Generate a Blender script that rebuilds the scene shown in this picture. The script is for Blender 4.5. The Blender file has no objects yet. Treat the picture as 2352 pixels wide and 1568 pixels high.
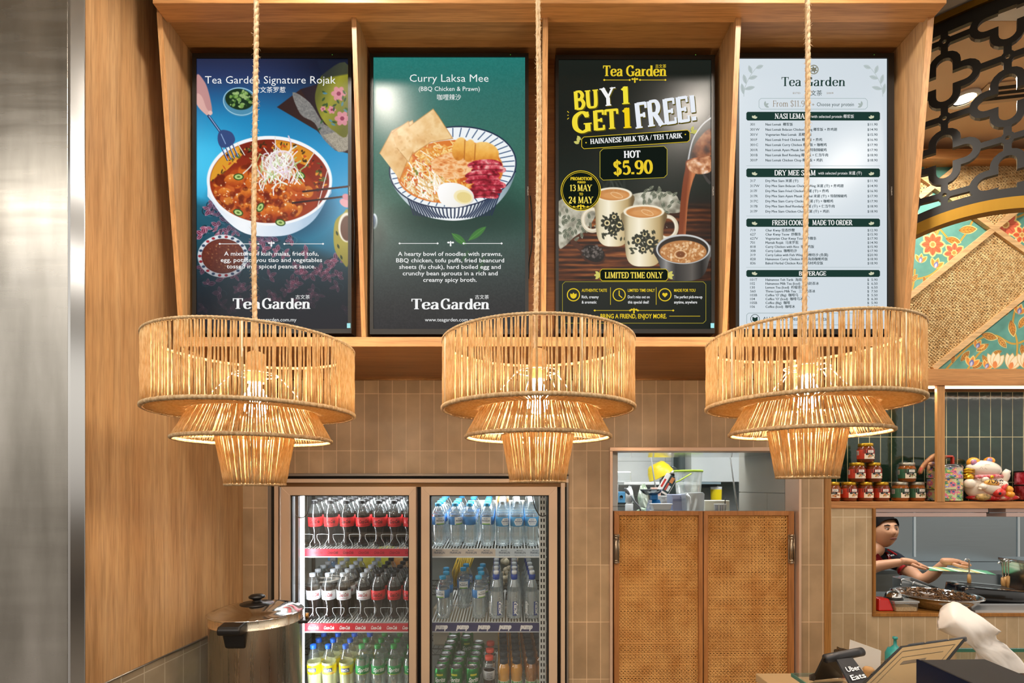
import bpy, math, random
import numpy as np
from mathutils import Vector, Matrix
random.seed(7)
SC = bpy.context.scene
COL = SC.collection
# ---------------------------------------------------------------- camera
F, CX, HY, EYE = 1200.0, 1176.0, 1115.0, 1.6      # focal length in pixels of the 2352 px frame, vanishing point, eye height
cd = bpy.data.cameras.new('camera'); cam = bpy.data.objects.new('camera', cd); COL.objects.link(cam)
cam.location = (0, 0, EYE); cam.rotation_euler = (math.radians(90), 0, 0)
cd.sensor_width = 36; cd.lens = 36 * F / 2352; cd.shift_y = (HY - 784) / 2352; cd.clip_start = .02
SC.camera = cam
# ---------------------------------------------------------------- world, exposure
SC.view_settings.view_transform = 'Standard'; SC.view_settings.look = 'None'
SC.view_settings.exposure = 0.0; SC.view_settings.gamma = 1.0
SC.cycles.transparent_max_bounces = 40; SC.cycles.max_bounces = 8
SC.cycles.sample_clamp_indirect = 6.0; SC.cycles.caustics_reflective = False; SC.cycles.caustics_refractive = False
w = bpy.data.worlds.new('hall'); SC.world = w; w.use_nodes = True
w.node_tree.nodes['Background'].inputs[0].default_value = (1.0, .93, .85, 1)
_n, _l = w.node_tree.nodes, w.node_tree.links                    # the open hall around: bright band at shop-front height, darker floor
_t = _n.new('ShaderNodeTexCoord'); _s = _n.new('ShaderNodeSeparateXYZ'); _r = _n.new('ShaderNodeValToRGB'); _m = _n.new('ShaderNodeMath'); _m.operation = 'MULTIPLY_ADD'
_m.inputs[1].default_value = .5; _m.inputs[2].default_value = .5; _l.new(_t.outputs['Generated'], _s.inputs[0]); _l.new(_s.outputs['Z'], _m.inputs[0]); _l.new(_m.outputs[0], _r.inputs[0])
_e = _r.color_ramp.elements
while len(_e) < 6: _e.new(.5)
for _q, (_p, _c) in zip(_e, ((.0, (.36, .31, .27)), (.47, (.42, .37, .32)), (.51, (.80, .73, .65)), (.58, (1.25, 1.17, 1.06)), (.66, (.95, .9, .84)), (1.0, (.7, .68, .65)))): _q.position = _p; _q.color = (*_c, 1)
_l.new(_r.outputs[0], w.node_tree.nodes['Background'].inputs[0])
w.node_tree.nodes['Background'].inputs[1].default_value = 1.0
# ---------------------------------------------------------------- room lights
def light(name, kind, loc, power, color=(1, .88, .74), size=.3, rot=(0, 0, 0), size_y=None, **k):
    l = bpy.data.lights.new(name, kind); l.energy = power; l.color = color
    if kind == 'AREA':
        l.size = size
        if size_y: l.shape = 'RECTANGLE'; l.size_y = size_y
    elif kind in ('POINT', 'SPOT'): l.shadow_soft_size = size
    for a, b in k.items(): setattr(l, a, b)
    o = bpy.data.objects.new(name, l); o.location = loc; o.rotation_euler = rot; COL.objects.link(o); return o
CEIL = 3.45
DOWNLIGHTS = [(-.60, 1.24), (.87, 1.17), (1.87, .74), (2.157, 2.49), (-1.0, .2), (2.62, 1.62)]  # last two are unseen, added to brighten the urn side and right tiles
for i, (x, y) in enumerate(DOWNLIGHTS):
    light('downlight_beam', 'SPOT', (x, y, CEIL - .03), (44, 44, 44, 46, 50, 62)[i], (1, .90, .78), .05, spot_size=math.radians(168), spot_blend=.5)
for y in (-.4, -2.2):
    light('ceiling_fill', 'AREA', (-1.2, y, CEIL - .02), 66, (1, .93, .84), 5.6, size_y=.6)  # unseen fill added overhead, also mirrored as bands in the steel column
light('kitchen_panel', 'AREA', (.98, 3.15, 2.75), 44, (.93, .97, 1), 1.6, size_y=.5)
light('kitchen_panel', 'AREA', (2.6, 3.30, 2.53), 38, (.95, .98, 1), 1.8, size_y=.25)

# ---------------------------------------------------------------- helpers
def X(px, d): return (px - CX) / F * d
def Z(py, d): return EYE - (py - HY) / F * d
def P(px, py, d): return Vector((X(px, d), d, Z(py, d)))
def lin(c):
    c = np.asarray(c, float)
    return np.where(c <= .04045, c / 12.92, ((c + .055) / 1.055) ** 2.4)
def hx(s):                                        # '#rrggbb' -> sRGB floats
    return tuple(int(s[i:i + 2], 16) / 255 for i in (1, 3, 5))
class MB:
    """collects vertices and faces of one mesh"""
    def __init__(s): s.v = []; s.f = []; s.m = []; s.s = []; s.c = []; s.hasc = False
    def add(s, vs, fs, mi=0, smooth=False, col=None):
        b = len(s.v); s.v += [tuple(v) for v in vs]
        for f in fs: s.f.append(tuple(i + b for i in f)); s.m.append(mi); s.s.append(smooth)
        if col is not None: s.hasc = True; c = tuple(lin(col)) + (1,)
        else: c = (1, 1, 1, 1)
        s.c += [c] * (len(s.v) - b)
        return s
    def box(s, x0, x1, y0, y1, z0, z1, mi=0, col=None):
        vs = [(x, y, z) for x in (x0, x1) for y in (y0, y1) for z in (z0, z1)]
        return s.add(vs, [(0, 1, 3, 2), (4, 6, 7, 5), (0, 4, 5, 1), (2, 3, 7, 6), (0, 2, 6, 4), (1, 5, 7, 3)], mi, False, col)
    def obox(s, c, ax, ay, az, mi=0, col=None):   # box from centre and three half-axis vectors
        c, ax, ay, az = map(Vector, (c, ax, ay, az))
        vs = [c + ax * i + ay * j + az * k for i in (-1, 1) for j in (-1, 1) for k in (-1, 1)]
        return s.add(vs, [(0, 1, 3, 2), (4, 6, 7, 5), (0, 4, 5, 1), (2, 3, 7, 6), (0, 2, 6, 4), (1, 5, 7, 3)], mi, False, col)
    def lathe(s, prof, c=(0, 0, 0), n=24, mi=0, smooth=True, col=None, sx=1, sy=1, M=None, a0=0, a1=2 * math.pi):
        full = abs(a1 - a0 - 2 * math.pi) < 1e-6; m = n if full else n + 1
        vs = []
        for r, z in prof:
            for i in range(m):
                a = a0 + (a1 - a0) * i / n; p = Vector((r * math.cos(a) * sx, r * math.sin(a) * sy, z))
                if M is not None: p = M @ p
                vs.append((p[0] + c[0], p[1] + c[1], p[2] + c[2]))
        fs = []
        for k in range(len(prof) - 1):
            for i in range(n):
                j = (i + 1) % m; fs.append((k * m + i, k * m + j, (k + 1) * m + j, (k + 1) * m + i))
        return s.add(vs, fs, mi, smooth, col)
    def tube(s, pts, r, n=8, mi=0, closed=False, col=None, twist=0):
        pts = [Vector(p) for p in pts]; N = len(pts); vs = []
        up = None
        for i, p in enumerate(pts):
            t = (pts[(i + 1) % N] - pts[i - 1]) if closed else (pts[min(i + 1, N - 1)] - pts[max(i - 1, 0)])
            t.normalize()
            if up is None:
                up = Vector((0, 0, 1)) if abs(t.z) < .9 else Vector((0, 1, 0))
            a = (up - t * up.dot(t))
            if a.length < 1e-6: a = t.orthogonal()
            a.normalize(); up = a; b = t.cross(a)
            rr = r[i] if hasattr(r, '__len__') else r
            for k in range(n):
                q = 2 * math.pi * k / n + twist * i
                vs.append(p + a * (rr * math.cos(q)) + b * (rr * math.sin(q)))
        fs = []
        for i in range(N if closed else N - 1):
            j = (i + 1) % N
            for k in range(n): fs.append((i * n + k, i * n + (k + 1) % n, j * n + (k + 1) % n, j * n + k))
        if not closed: fs += [tuple(range(n - 1, -1, -1)), tuple(range((N - 1) * n, N * n))]
        return s.add(vs, fs, mi, True, col)
    def prism(s, poly, fn0, fn1, mi=0, col=None, smooth=False):   # outline mapped by fn0 (front) and fn1 (back)
        n = len(poly)
        vs = [fn0(*p) for p in poly] + [fn1(*p) for p in poly]
        fs = [tuple(range(n)), tuple(range(2 * n - 1, n - 1, -1))] + [(i, i + n, (i + 1) % n + n, (i + 1) % n) for i in range(n)]
        return s.add(vs, fs, mi, smooth, col)
    def ball(s, c, r, n=16, m=10, mi=0, col=None, M=None):
        if not hasattr(r, '__len__'): r = (r, r, r)
        vs = []; fs = []
        for j in range(m + 1):
            t = math.pi * j / m
            for i in range(n):
                a = 2 * math.pi * i / n; p = Vector((r[0] * math.sin(t) * math.cos(a), r[1] * math.sin(t) * math.sin(a), r[2] * math.cos(t)))
                if M is not None: p = M @ p
                vs.append(p + Vector(c))
        for j in range(m):
            for i in range(n): fs.append((j * n + i, (j + 1) * n + i, (j + 1) * n + (i + 1) % n, j * n + (i + 1) % n))
        return s.add(vs, fs, mi, True, col)
ORG = {}
def obj(name, mb, mats, parent=None, at=None, bevel=0, mod=None):
    """link one mesh object; vertices are given in world space (copied things are built around the origin)"""
    me = bpy.data.meshes.new(name)
    o0 = ORG.get(parent.name, Vector()) if parent else Vector(at or (0, 0, 0))
    vv = np.array(mb.v, float) - np.array(o0)
    me.from_pydata(vv.tolist(), [], mb.f)
    for m in (mats if isinstance(mats, (list, tuple)) else [mats]): me.materials.append(m)
    me.polygons.foreach_set('material_index', mb.m); me.polygons.foreach_set('use_smooth', mb.s)
    if mb.hasc:
        a = me.color_attributes.new('Col', 'FLOAT_COLOR', 'POINT'); a.data.foreach_set('color', np.array(mb.c, 'f').ravel())
    me.update()
    o = bpy.data.objects.new(name, me); COL.objects.link(o)
    if parent: o.parent = parent; ORG[o.name] = o0
    else: o.location = o0; ORG[o.name] = Vector(o0)
    if bevel:
        b = o.modifiers.new('bevel', 'BEVEL'); b.width = bevel; b.segments = 2; b.limit_method = 'ANGLE'; b.angle_limit = math.radians(50)
    return o
def tag(o, label=None, cat=None, group=None, kind=None):
    if label: o['label'] = label
    if cat: o['category'] = cat
    if group: o['group'] = group
    if kind: o['kind'] = kind
    return o
def thing(name, label, cat, loc, group=None):
    o = bpy.data.objects.new(name, None); COL.objects.link(o); o.location = loc; o.empty_display_size = .05
    ORG[o.name] = Vector(loc); return tag(o, label, cat, group)
def one(name, mb, mats, label, cat, group=None, at=None, bevel=0):
    if at is None:
        v = np.array(mb.v); at = ((v[:, 0].min() + v[:, 0].max()) / 2, (v[:, 1].min() + v[:, 1].max()) / 2, v[:, 2].min())
    return tag(obj(name, mb, mats, None, at, bevel), label, cat, group)
def struct(name, mb, mats, bevel=0): return tag(obj(name, mb, mats, None, None, bevel), kind='structure')
def dup(root, loc, label=None, group=None, rot=None):
    r = root.copy(); COL.objects.link(r); r.location = loc
    if rot: r.rotation_euler = rot
    if label: r['label'] = label
    if group: r['group'] = group
    for ch in list(root.children):
        c = ch.copy(); COL.objects.link(c); c.parent = r
        for g in list(ch.children):
            e = g.copy(); COL.objects.link(e); e.parent = c
    return r
# ---------------------------------------------------------------- materials
MATS = {}
def mat(name, color, rough=.5, metal=0, spec=.5, emit=None, es=0, alpha=1, trans=0, coat=0, ior=1.45, srgb=True):
    if name in MATS: return MATS[name]
    m = bpy.data.materials.new(name); m.use_nodes = True; b = m.node_tree.nodes['Principled BSDF']
    if isinstance(color, str): color = hx(color)
    c = tuple(lin(color)) if srgb else color
    b.inputs['Base Color'].default_value = (*c, 1); b.inputs['Roughness'].default_value = rough; b.inputs['Metallic'].default_value = metal
    b.inputs['Specular IOR Level'].default_value = spec; b.inputs['IOR'].default_value = ior
    b.inputs['Transmission Weight'].default_value = trans; b.inputs['Coat Weight'].default_value = coat
    if emit is not None:
        if isinstance(emit, str): emit = hx(emit)
        b.inputs['Emission Color'].default_value = (*lin(emit), 1); b.inputs['Emission Strength'].default_value = es
    b.inputs['Alpha'].default_value = alpha
    MATS[name] = m; return m
def nodes(m): return m.node_tree.nodes, m.node_tree.links, m.node_tree.nodes['Principled BSDF']
def N(m, kind, **k):
    n = m.node_tree.nodes.new(kind)
    for a, b in k.items(): setattr(n, a, b)
    return n
def ramp(m, stops):
    r = N(m, 'ShaderNodeValToRGB'); el = r.color_ramp.elements
    while len(el) < len(stops): el.new(.5)
    for e, (p, c) in zip(el, stops):
        e.position = p; e.color = (*(lin(hx(c) if isinstance(c, str) else c)), 1)
    return r
def mapped(m, scale=(1, 1, 1), rot=(0, 0, 0), loc=(0, 0, 0)):
    t = N(m, 'ShaderNodeTexCoord'); q = N(m, 'ShaderNodeMapping'); L = m.node_tree.links
    q.inputs['Scale'].default_value = scale; q.inputs['Rotation'].default_value = rot; q.inputs['Location'].default_value = loc
    L.new(t.outputs['Object'], q.inputs['Vector']); return q
def wood(name, dark, mid, light_, axis='z', rough=.42, fine=1.0):
    if name in MATS: return MATS[name]
    m = mat(name, mid, rough); n, L, b = nodes(m)
    sc = {'z': (1, 1, .045), 'x': (.045, 1, 1), 'y': (1, .045, 1)}[axis]
    def layer(k, det, dist, stops):
        q = mapped(m, tuple(v * k * fine for v in sc)); t = N(m, 'ShaderNodeTexNoise')
        t.inputs['Scale'].default_value = 1; t.inputs['Detail'].default_value = det; t.inputs['Distortion'].default_value = dist
        L.new(q.outputs[0], t.inputs['Vector']); r = ramp(m, stops); L.new(t.outputs[0], r.inputs[0]); return r
    r = layer(14, 4, .6, [(.14, dark), (.5, mid), (.88, light_)])
    r2 = layer(70, 3, .4, [(.30, (.84, .82, .80)), (.55, (1, 1, 1))])
    r3 = layer(260, 2, 0, [(.34, (.88, .86, .84)), (.55, (1, 1, 1))])
    mx = N(m, 'ShaderNodeMix', data_type='RGBA', blend_type='MULTIPLY'); mx.inputs[0].default_value = .8
    L.new(r.outputs[0], mx.inputs[6]); L.new(r2.outputs[0], mx.inputs[7])
    my = N(m, 'ShaderNodeMix', data_type='RGBA', blend_type='MULTIPLY'); my.inputs[0].default_value = .7
    L.new(mx.outputs[2], my.inputs[6]); L.new(r3.outputs[0], my.inputs[7]); L.new(my.outputs[2], b.inputs['Base Color'])
    return m
def tiles(name, c1, c2, grout, bw, bh, mortar=.0022, org=(0, 0), plane='xz', rough=.35, bump=.25, cloud=.5, coat=0, var=None):
    m = mat(name, c1, rough, coat=coat); n, L, b = nodes(m)
    t = N(m, 'ShaderNodeTexCoord'); sp = N(m, 'ShaderNodeSeparateXYZ'); cb = N(m, 'ShaderNodeCombineXYZ')
    L.new(t.outputs['Object'], sp.inputs[0])
    for k, (axis, off) in enumerate(zip(plane, org)):
        ad = N(m, 'ShaderNodeMath', operation='SUBTRACT'); ad.inputs[1].default_value = off - 20 * (bw, bh)[k]
        L.new(sp.outputs['xyz'.index(axis)], ad.inputs[0]); L.new(ad.outputs[0], cb.inputs[k])
    br = N(m, 'ShaderNodeTexBrick'); br.offset = 0; br.squash = 1
    for a, v in (('Scale', 1), ('Mortar Size', mortar), ('Mortar Smooth', .1), ('Bias', 0), ('Brick Width', bw), ('Row Height', bh)): br.inputs[a].default_value = v
    br.inputs['Color1'].default_value = (*lin(hx(c1)), 1); br.inputs['Color2'].default_value = (*lin(hx(c2)), 1); br.inputs['Mortar'].default_value = (*lin(hx(grout)), 1)
    L.new(cb.outputs[0], br.inputs['Vector'])
    ns = N(m, 'ShaderNodeTexNoise'); ns.inputs['Scale'].default_value = 9; ns.inputs['Detail'].default_value = 4; L.new(t.outputs['Object'], ns.inputs['Vector'])
    rp = ramp(m, [(.3, (.78, .78, .76)), (.65, (1, 1, 1))]); L.new(ns.outputs[0], rp.inputs[0])
    mx = N(m, 'ShaderNodeMix', data_type='RGBA', blend_type='MULTIPLY'); mx.inputs[0].default_value = cloud
    L.new(br.outputs[0], mx.inputs[6]); L.new(rp.outputs[0], mx.inputs[7]); L.new(mx.outputs[2], b.inputs['Base Color'])
    bp = N(m, 'ShaderNodeBump'); bp.inputs['Strength'].default_value = bump; bp.inputs['Distance'].default_value = .003
    iv = N(m, 'ShaderNodeMath', operation='SUBTRACT'); iv.inputs[0].default_value = 1; L.new(br.outputs[1], iv.inputs[1])
    a2 = N(m, 'ShaderNodeMath', operation='MULTIPLY_ADD'); n3 = N(m, 'ShaderNodeTexNoise'); n3.inputs['Scale'].default_value = 22
    L.new(t.outputs['Object'], n3.inputs['Vector']); L.new(n3.outputs[0], a2.inputs[0]); a2.inputs[1].default_value = var or .15; L.new(iv.outputs[0], a2.inputs[2])
    L.new(a2.outputs[0], bp.inputs['Height']); L.new(bp.outputs[0], b.inputs['Normal'])
    return m
def steel(name, color='#b9b7b2', rough=.3, stretch=(2, 2, 90), amp=.25):
    if name in MATS: return MATS[name]
    m = mat(name, color, rough, 1); n, L, b = nodes(m)
    q = mapped(m, stretch); t = N(m, 'ShaderNodeTexNoise'); t.inputs['Scale'].default_value = 3; t.inputs['Detail'].default_value = 4
    L.new(q.outputs[0], t.inputs['Vector'])
    mr = N(m, 'ShaderNodeMapRange'); mr.inputs[3].default_value = rough * (1 - amp); mr.inputs[4].default_value = rough * (1 + amp)
    L.new(t.outputs[0], mr.inputs[0]); L.new(mr.outputs[0], b.inputs['Roughness'])
    bp = N(m, 'ShaderNodeBump'); bp.inputs['Strength'].default_value = .06; bp.inputs['Distance'].default_value = .002
    L.new(t.outputs[0], bp.inputs['Height']); L.new(bp.outputs[0], b.inputs['Normal'])
    return m
def noisy(name, c1, c2, scale=30, rough=.6, stretch=(1, 1, 1), bump=.0, lo=.35, hi=.65, **k):
    if name in MATS: return MATS[name]
    m = mat(name, c1, rough, **k); n, L, b = nodes(m)
    q = mapped(m, stretch); t = N(m, 'ShaderNodeTexNoise'); t.inputs['Scale'].default_value = scale; t.inputs['Detail'].default_value = 4
    L.new(q.outputs[0], t.inputs['Vector']); r = ramp(m, [(lo, c1), (hi, c2)]); L.new(t.outputs[0], r.inputs[0]); L.new(r.outputs[0], b.inputs['Base Color'])
    if bump:
        bp = N(m, 'ShaderNodeBump'); bp.inputs['Strength'].default_value = bump; bp.inputs['Distance'].default_value = .004
        L.new(t.outputs[0], bp.inputs['Height']); L.new(bp.outputs[0], b.inputs['Normal'])
    return m
def clear(name, tint, body=.25, rough=.08, gloss=.12):
    """thin clear plastic: mostly transparent, a tinted film and a sheen"""
    if name in MATS: return MATS[name]
    m = bpy.data.materials.new(name); m.use_nodes = True; nt = m.node_tree; nt.nodes.clear(); L = nt.links
    out = nt.nodes.new('ShaderNodeOutputMaterial'); tr = nt.nodes.new('ShaderNodeBsdfTransparent'); df = nt.nodes.new('ShaderNodeBsdfDiffuse')
    gl = nt.nodes.new('ShaderNodeBsdfGlossy'); m1 = nt.nodes.new('ShaderNodeMixShader'); m2 = nt.nodes.new('ShaderNodeMixShader')
    c = (*lin(hx(tint)), 1); df.inputs[0].default_value = c; t = lin(hx(tint)); tr.inputs[0].default_value = (*(1 - .35 * (1 - t)), 1)
    gl.inputs['Roughness'].default_value = rough; gl.inputs['Color'].default_value = (1, 1, 1, 1)
    m1.inputs[0].default_value = body; L.new(tr.outputs[0], m1.inputs[1]); L.new(df.outputs[0], m1.inputs[2])
    lw = nt.nodes.new('ShaderNodeLayerWeight'); lw.inputs[0].default_value = .35
    ml = nt.nodes.new('ShaderNodeMath'); ml.operation = 'MULTIPLY_ADD'; ml.inputs[1].default_value = .55; ml.inputs[2].default_value = gloss * .4
    L.new(lw.outputs['Facing'], ml.inputs[0]); L.new(ml.outputs[0], m2.inputs[0])
    L.new(m1.outputs[0], m2.inputs[1]); L.new(gl.outputs[0], m2.inputs[2]); L.new(m2.outputs[0], out.inputs[0])
    MATS[name] = m; return m
def attr_mat(name, rough=.5, emit=0, coat=0, spec=.5):
    if name in MATS: return MATS[name]
    m = mat(name, (0, 0, 0) if emit else (1, 1, 1), rough, coat=coat, spec=spec); n, L, b = nodes(m)
    a = N(m, 'ShaderNodeVertexColor', layer_name='Col')
    if emit: L.new(a.outputs[0], b.inputs['Emission Color']); b.inputs['Emission Strength'].default_value = emit
    else: L.new(a.outputs[0], b.inputs['Base Color'])
    return m
# ---------------------------------------------------------------- lettering
_TC = {}
def glyphs(s, bold=0.0, res=3):
    k = (s, bold, res)
    if k in _TC: return _TC[k]
    c = bpy.data.curves.new('type', 'FONT'); c.body = s; c.resolution_u = res; c.offset = bold; c.size = 1
    o = bpy.data.objects.new('type', c); COL.objects.link(o)
    me = o.evaluated_get(bpy.context.evaluated_depsgraph_get()).to_mesh()
    v = np.array([x.co[:2] for x in me.vertices] or [(0, 0)]); f = [tuple(p.vertices) for p in me.polygons]
    bpy.data.objects.remove(o); bpy.data.curves.remove(c)
    _TC[k] = (v, f); return _TC[k]
def fit(v, x0, x1, yb, cap, unit=.69, rot=0, shear=0, xs=1.0, align=None):
    """2-D glyph points -> picture-like coordinates: x0..x1 wide, baseline yb, capital height cap"""
    v = v.copy(); a, b = v[:, 0].min(), v[:, 0].max(); k = cap / unit
    u = (v[:, 0] - a) * ((x1 - x0) / max(b - a, 1e-6)) if x1 is not None else (v[:, 0] - a) * k * xs
    h = v[:, 1] * k; u = u + h * shear
    if align == 'c': u = u - (u.max() + u.min()) / 2
    elif align == 'r': u = u - u.max()
    if rot:
        cr, sr = math.cos(rot), math.sin(rot); u, h = u * cr - h * sr, u * sr + h * cr
    return x0 + u, yb - h
def letter(mb, s, x0, x1, yb, cap, col, fn, bold=0.0, res=2, mi=0, **k):
    v, f = glyphs(s, bold, res)
    if not f: return
    a, b = fit(v, x0, x1, yb, cap, **k)
    mb.add([fn(p, q) for p, q in zip(a, b)], f, mi, False, col)
# ================================================================ the setting
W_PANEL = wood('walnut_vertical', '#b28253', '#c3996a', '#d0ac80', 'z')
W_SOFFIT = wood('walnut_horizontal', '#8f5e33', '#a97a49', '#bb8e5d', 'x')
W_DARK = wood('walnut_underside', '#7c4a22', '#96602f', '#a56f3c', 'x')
W_EDGE = wood('beech_edge', '#c48a55', '#d6a26c', '#e3b681', 'x')
W_EDGEZ = wood('beech_edge_upright', '#bd834d', '#cf9a63', '#ddb07a', 'z')
T_BEIGE = tiles('beige_wall_tile', '#a78a69', '#bb9d79', '#dcbb96', .0638, .262, .0016, (-.9966, 1.76), 'xz', .35, .3, .55)
T_BEIGE_Y = tiles('beige_side_tile', '#a09078', '#aa9a82', '#cbbfa8', .10, .262, .0020, (0, .955), 'yz', .35, .3, .5)
T_FAR = tiles('beige_counter_tile', '#c6aa84', '#d3b892', '#ead6b6', .0638, .262, .0018, (.02, .905), 'xz', .35, .3, .5)
T_GREEN = tiles('green_glazed_tile', '#16281f', '#22382b', '#bfb48c', .0638, .262, .0021, (.0319, 1.62), 'xz', .10, .5, .8, coat=.5, var=.9)
T_WHITE = tiles('white_kitchen_tile', '#e4e6e4', '#dfe2e0', '#b9bcb8', .64, .32, .003, (.1, 1.5), 'xz', .25, .1, .15)
PAINT = mat('white_ceiling_paint', '#e8e4dc', .8)
PEACH = noisy('peach_warm_light_paint', '#d3ad86', '#dcb892', 2.5, .5)  # warm lamplight on the ceiling, put into its colour
FLOORM = noisy('grey_floor_tile', '#6b6257', '#7a7064', 3, .35)
STEEL = steel('brushed_steel', '#bdb9b2', .2, (1.2, 1.2, 60))
STEEL_DARK = steel('dark_brushed_steel', '#96a1a6', .24, (1.0, 1.0, 60))
CHROME = mat('polished_steel', '#cfccc6', .10, 1)
ALU_PINK = mat('champagne_aluminium', '#d9b79c', .35, .35)
BLACK = mat('black_plastic', '#15120f', .45)
DARKGAP = mat('dark_void', '#120d09', .9)

b = MB(); b.box(-3.2, 4.6, -5.5, 6.2, -.06, 0); struct('floor', b, FLOORM)
b = MB(); b.box(-3.2, 4.6, -5.5, -5.3, 0, .62); b.box(-3.2, 4.6, -5.5, -5.3, .70, 1.02); b.box(-3.2, 4.6, -5.5, -5.3, 1.10, 1.30); struct('wall_opposite_reflected', b, mat('reflected_dark', '#3a2f27', .5))  # unseen dark front added behind the camera for the steel column to reflect
b = MB(); b.box(-3.2, 4.6, -5.5, -5.28, .62, .70); b.box(-3.2, 4.6, -5.5, -5.28, 1.02, 1.10); struct('trim_8', b, mat('reflected_pale_band', '#b7a48c', .5))  # pale bands added for the same reflection
b = MB(); b.box(-3.2, 1.75, -5.5, 2.08, CEIL, CEIL + .06); b.box(-3.2, 1.40, 2.08, 2.5, CEIL, CEIL + .06); b.box(1.75, 4.6, -5.5, 2.08, CEIL, CEIL + .06); b.box(-3.2, 1.40, 2.5, 6.2, 2.8, 2.86); b.box(1.40, 2.2, 3.12, 6.2, 2.8, 2.86); b.box(1.36, 4.6, 3.12, 4.5, 2.55, 2.61)
struct('ceiling', b, PAINT)
b = MB(); b.box(1.402, 4.6, 2.082, 3.12, CEIL, CEIL + .05); struct('ceiling_peach_warm_light', b, PEACH)
# left wall: timber above, tiled wainscot below, running very slightly inwards
def lw(d): return -1.236 - .045 * (2.4 - d)
b = MB(); b.add([(lw(1.555), 1.555, .985), (lw(2.42), 2.42, .985), (lw(2.42), 2.42, CEIL), (lw(1.555), 1.555, CEIL),
                 (-1.40, 1.555, .985), (-1.40, 2.42, .985), (-1.40, 2.42, CEIL), (-1.40, 1.555, CEIL)],
                [(0, 1, 2, 3), (4, 7, 6, 5), (0, 3, 7, 4), (1, 5, 6, 2), (0, 4, 5, 1), (3, 2, 6, 7)])
struct('wall_left', b, W_PANEL)
b = MB(); b.add([(lw(1.555) - .004, 1.555, 0), (lw(2.40) - .004, 2.40, 0), (lw(2.40) - .004, 2.40, .982), (lw(1.555) - .004, 1.555, .982),
                 (-1.40, 1.555, 0), (-1.40, 2.40, 0), (-1.40, 2.40, .982), (-1.40, 1.555, .982)],
                [(0, 1, 2, 3), (4, 7, 6, 5), (0, 3, 7, 4), (1, 5, 6, 2), (0, 4, 5, 1), (3, 2, 6, 7)])
struct('wall_left_wainscot', b, T_BEIGE_Y)
b = MB(); b.tube([(lw(1.57) + .001, 1.57, .984), (lw(2.39) + .001, 2.39, .984)], .0035, 6); struct('trim_1', b, mat('satin_trim', '#8d8880', .3, .9))
# stainless-clad column at the very edge
def smudged_steel():
    m = steel('column_steel_skin', '#b4b0a8', .28, (1.0, 1.0, 9), .5); n, L, b = nodes(m)
    q = mapped(m, (2.2, 2.2, .5)); t = N(m, 'ShaderNodeTexNoise'); t.inputs['Scale'].default_value = 3; t.inputs['Detail'].default_value = 6; L.new(q.outputs[0], t.inputs['Vector'])
    r = ramp(m, [(.33, '#928e86'), (.5, '#aba79f'), (.68, '#c3bfb8')]); L.new(t.outputs[0], r.inputs[0]); L.new(r.outputs[0], b.inputs['Base Color']); return m
b = MB(); b.box(-2.6, -1.278, 1.506, 1.553, 0, CEIL); struct('column_steel', b, smudged_steel(), .004)
b = MB(); b.prism([(-1.268, 1.500), (-1.2350, 1.512), (-1.2670, 1.5535), (-1.279, 1.5535), (-1.279, 1.503)], lambda x, y: (x, y, 0), lambda x, y: (x, y, CEIL)); struct('trim_2', b, mat('bright_steel', '#c9c9c8', .16, 1), .002)
# back wall with its openings: fridge, doorway
BW = 2.40
def bwall(x0, x1, z0, z1): b.box(x0, x1, BW, BW + .10, z0, z1)
fx0, fx1, ftop = X(616, BW), X(1305.5, BW), Z(1087, BW)
dx0, dx1, dtop = X(1400, BW), X(1838, BW), Z(1027, BW)
PILX = X(1893, BW)
b = MB(); bwall(-1.40, PILX, dtop, CEIL); bwall(-1.40, fx0, 0, dtop); bwall(fx0, fx1, ftop, dtop); bwall(fx1, dx0, 0, dtop); bwall(dx1, PILX, 0, dtop)
struct('wall_back', b, T_BEIGE)
b = MB(); b.box(PILX, X(1908, BW), BW - .006, BW + .11, 0, 2.2); struct('trim_3', b, wood('pillar_edge', '#96642f', '#ab783f', '#bb8a50', 'z'), .002)
b = MB(); b.box(-1.23, PILX, BW - .012, BW, 2.082, 2.094); struct('trim_4', b, mat('bronze_trim', '#a8794c', .25, .8))
b = MB()
b.box(dx0, X(1406.5, BW), BW - .012, BW + .11, 0, Z(1036, BW)); b.box(X(1832, BW), dx1, BW - .012, BW + .11, 0, Z(1036, BW)); b.box(dx0, dx1, BW - .012, BW + .11, Z(1036, BW), dtop)
struct('doorframe_kitchen', b, ALU_PINK, .002)
b = MB(); b.box(X(1406.5, BW), X(1832, BW), BW + .012, BW + .55, Z(1036, BW) + .002, dtop - .002); struct('door_head_soffit', b, CHROME)
# kitchen beyond the doorway
b = MB(); b.box(.46, 2.2, 4.70, 4.78, 0, 2.8); struct('wall_kitchen_back', b, T_WHITE)
GREYP = noisy('grey_wall_board', '#a9a69b', '#b3b0a6', 4, .4, (1, 1, .3))
b = MB(); b.box(1.312, 1.36, 2.515, 3.02, 1.565, 2.8); b.box(1.312, 1.36, 2.515, 2.685, 1.20, 1.561); b.box(1.312, 1.36, 2.689, 3.02, 1.20, 1.561); b.box(1.312, 1.36, 2.515, 3.02, .85, 1.196); b.box(1.312, 1.36, 2.515, 3.02, 0, .846); b.box(1.32, 1.352, 2.515, 3.02, 0, 2.8)
struct('wall_kitchen_side', b, GREYP)
b = MB(); b.box(.46, .51, 2.52, 4.70, 0, 2.8); struct('wall_kitchen_left', b, T_WHITE)
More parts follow.
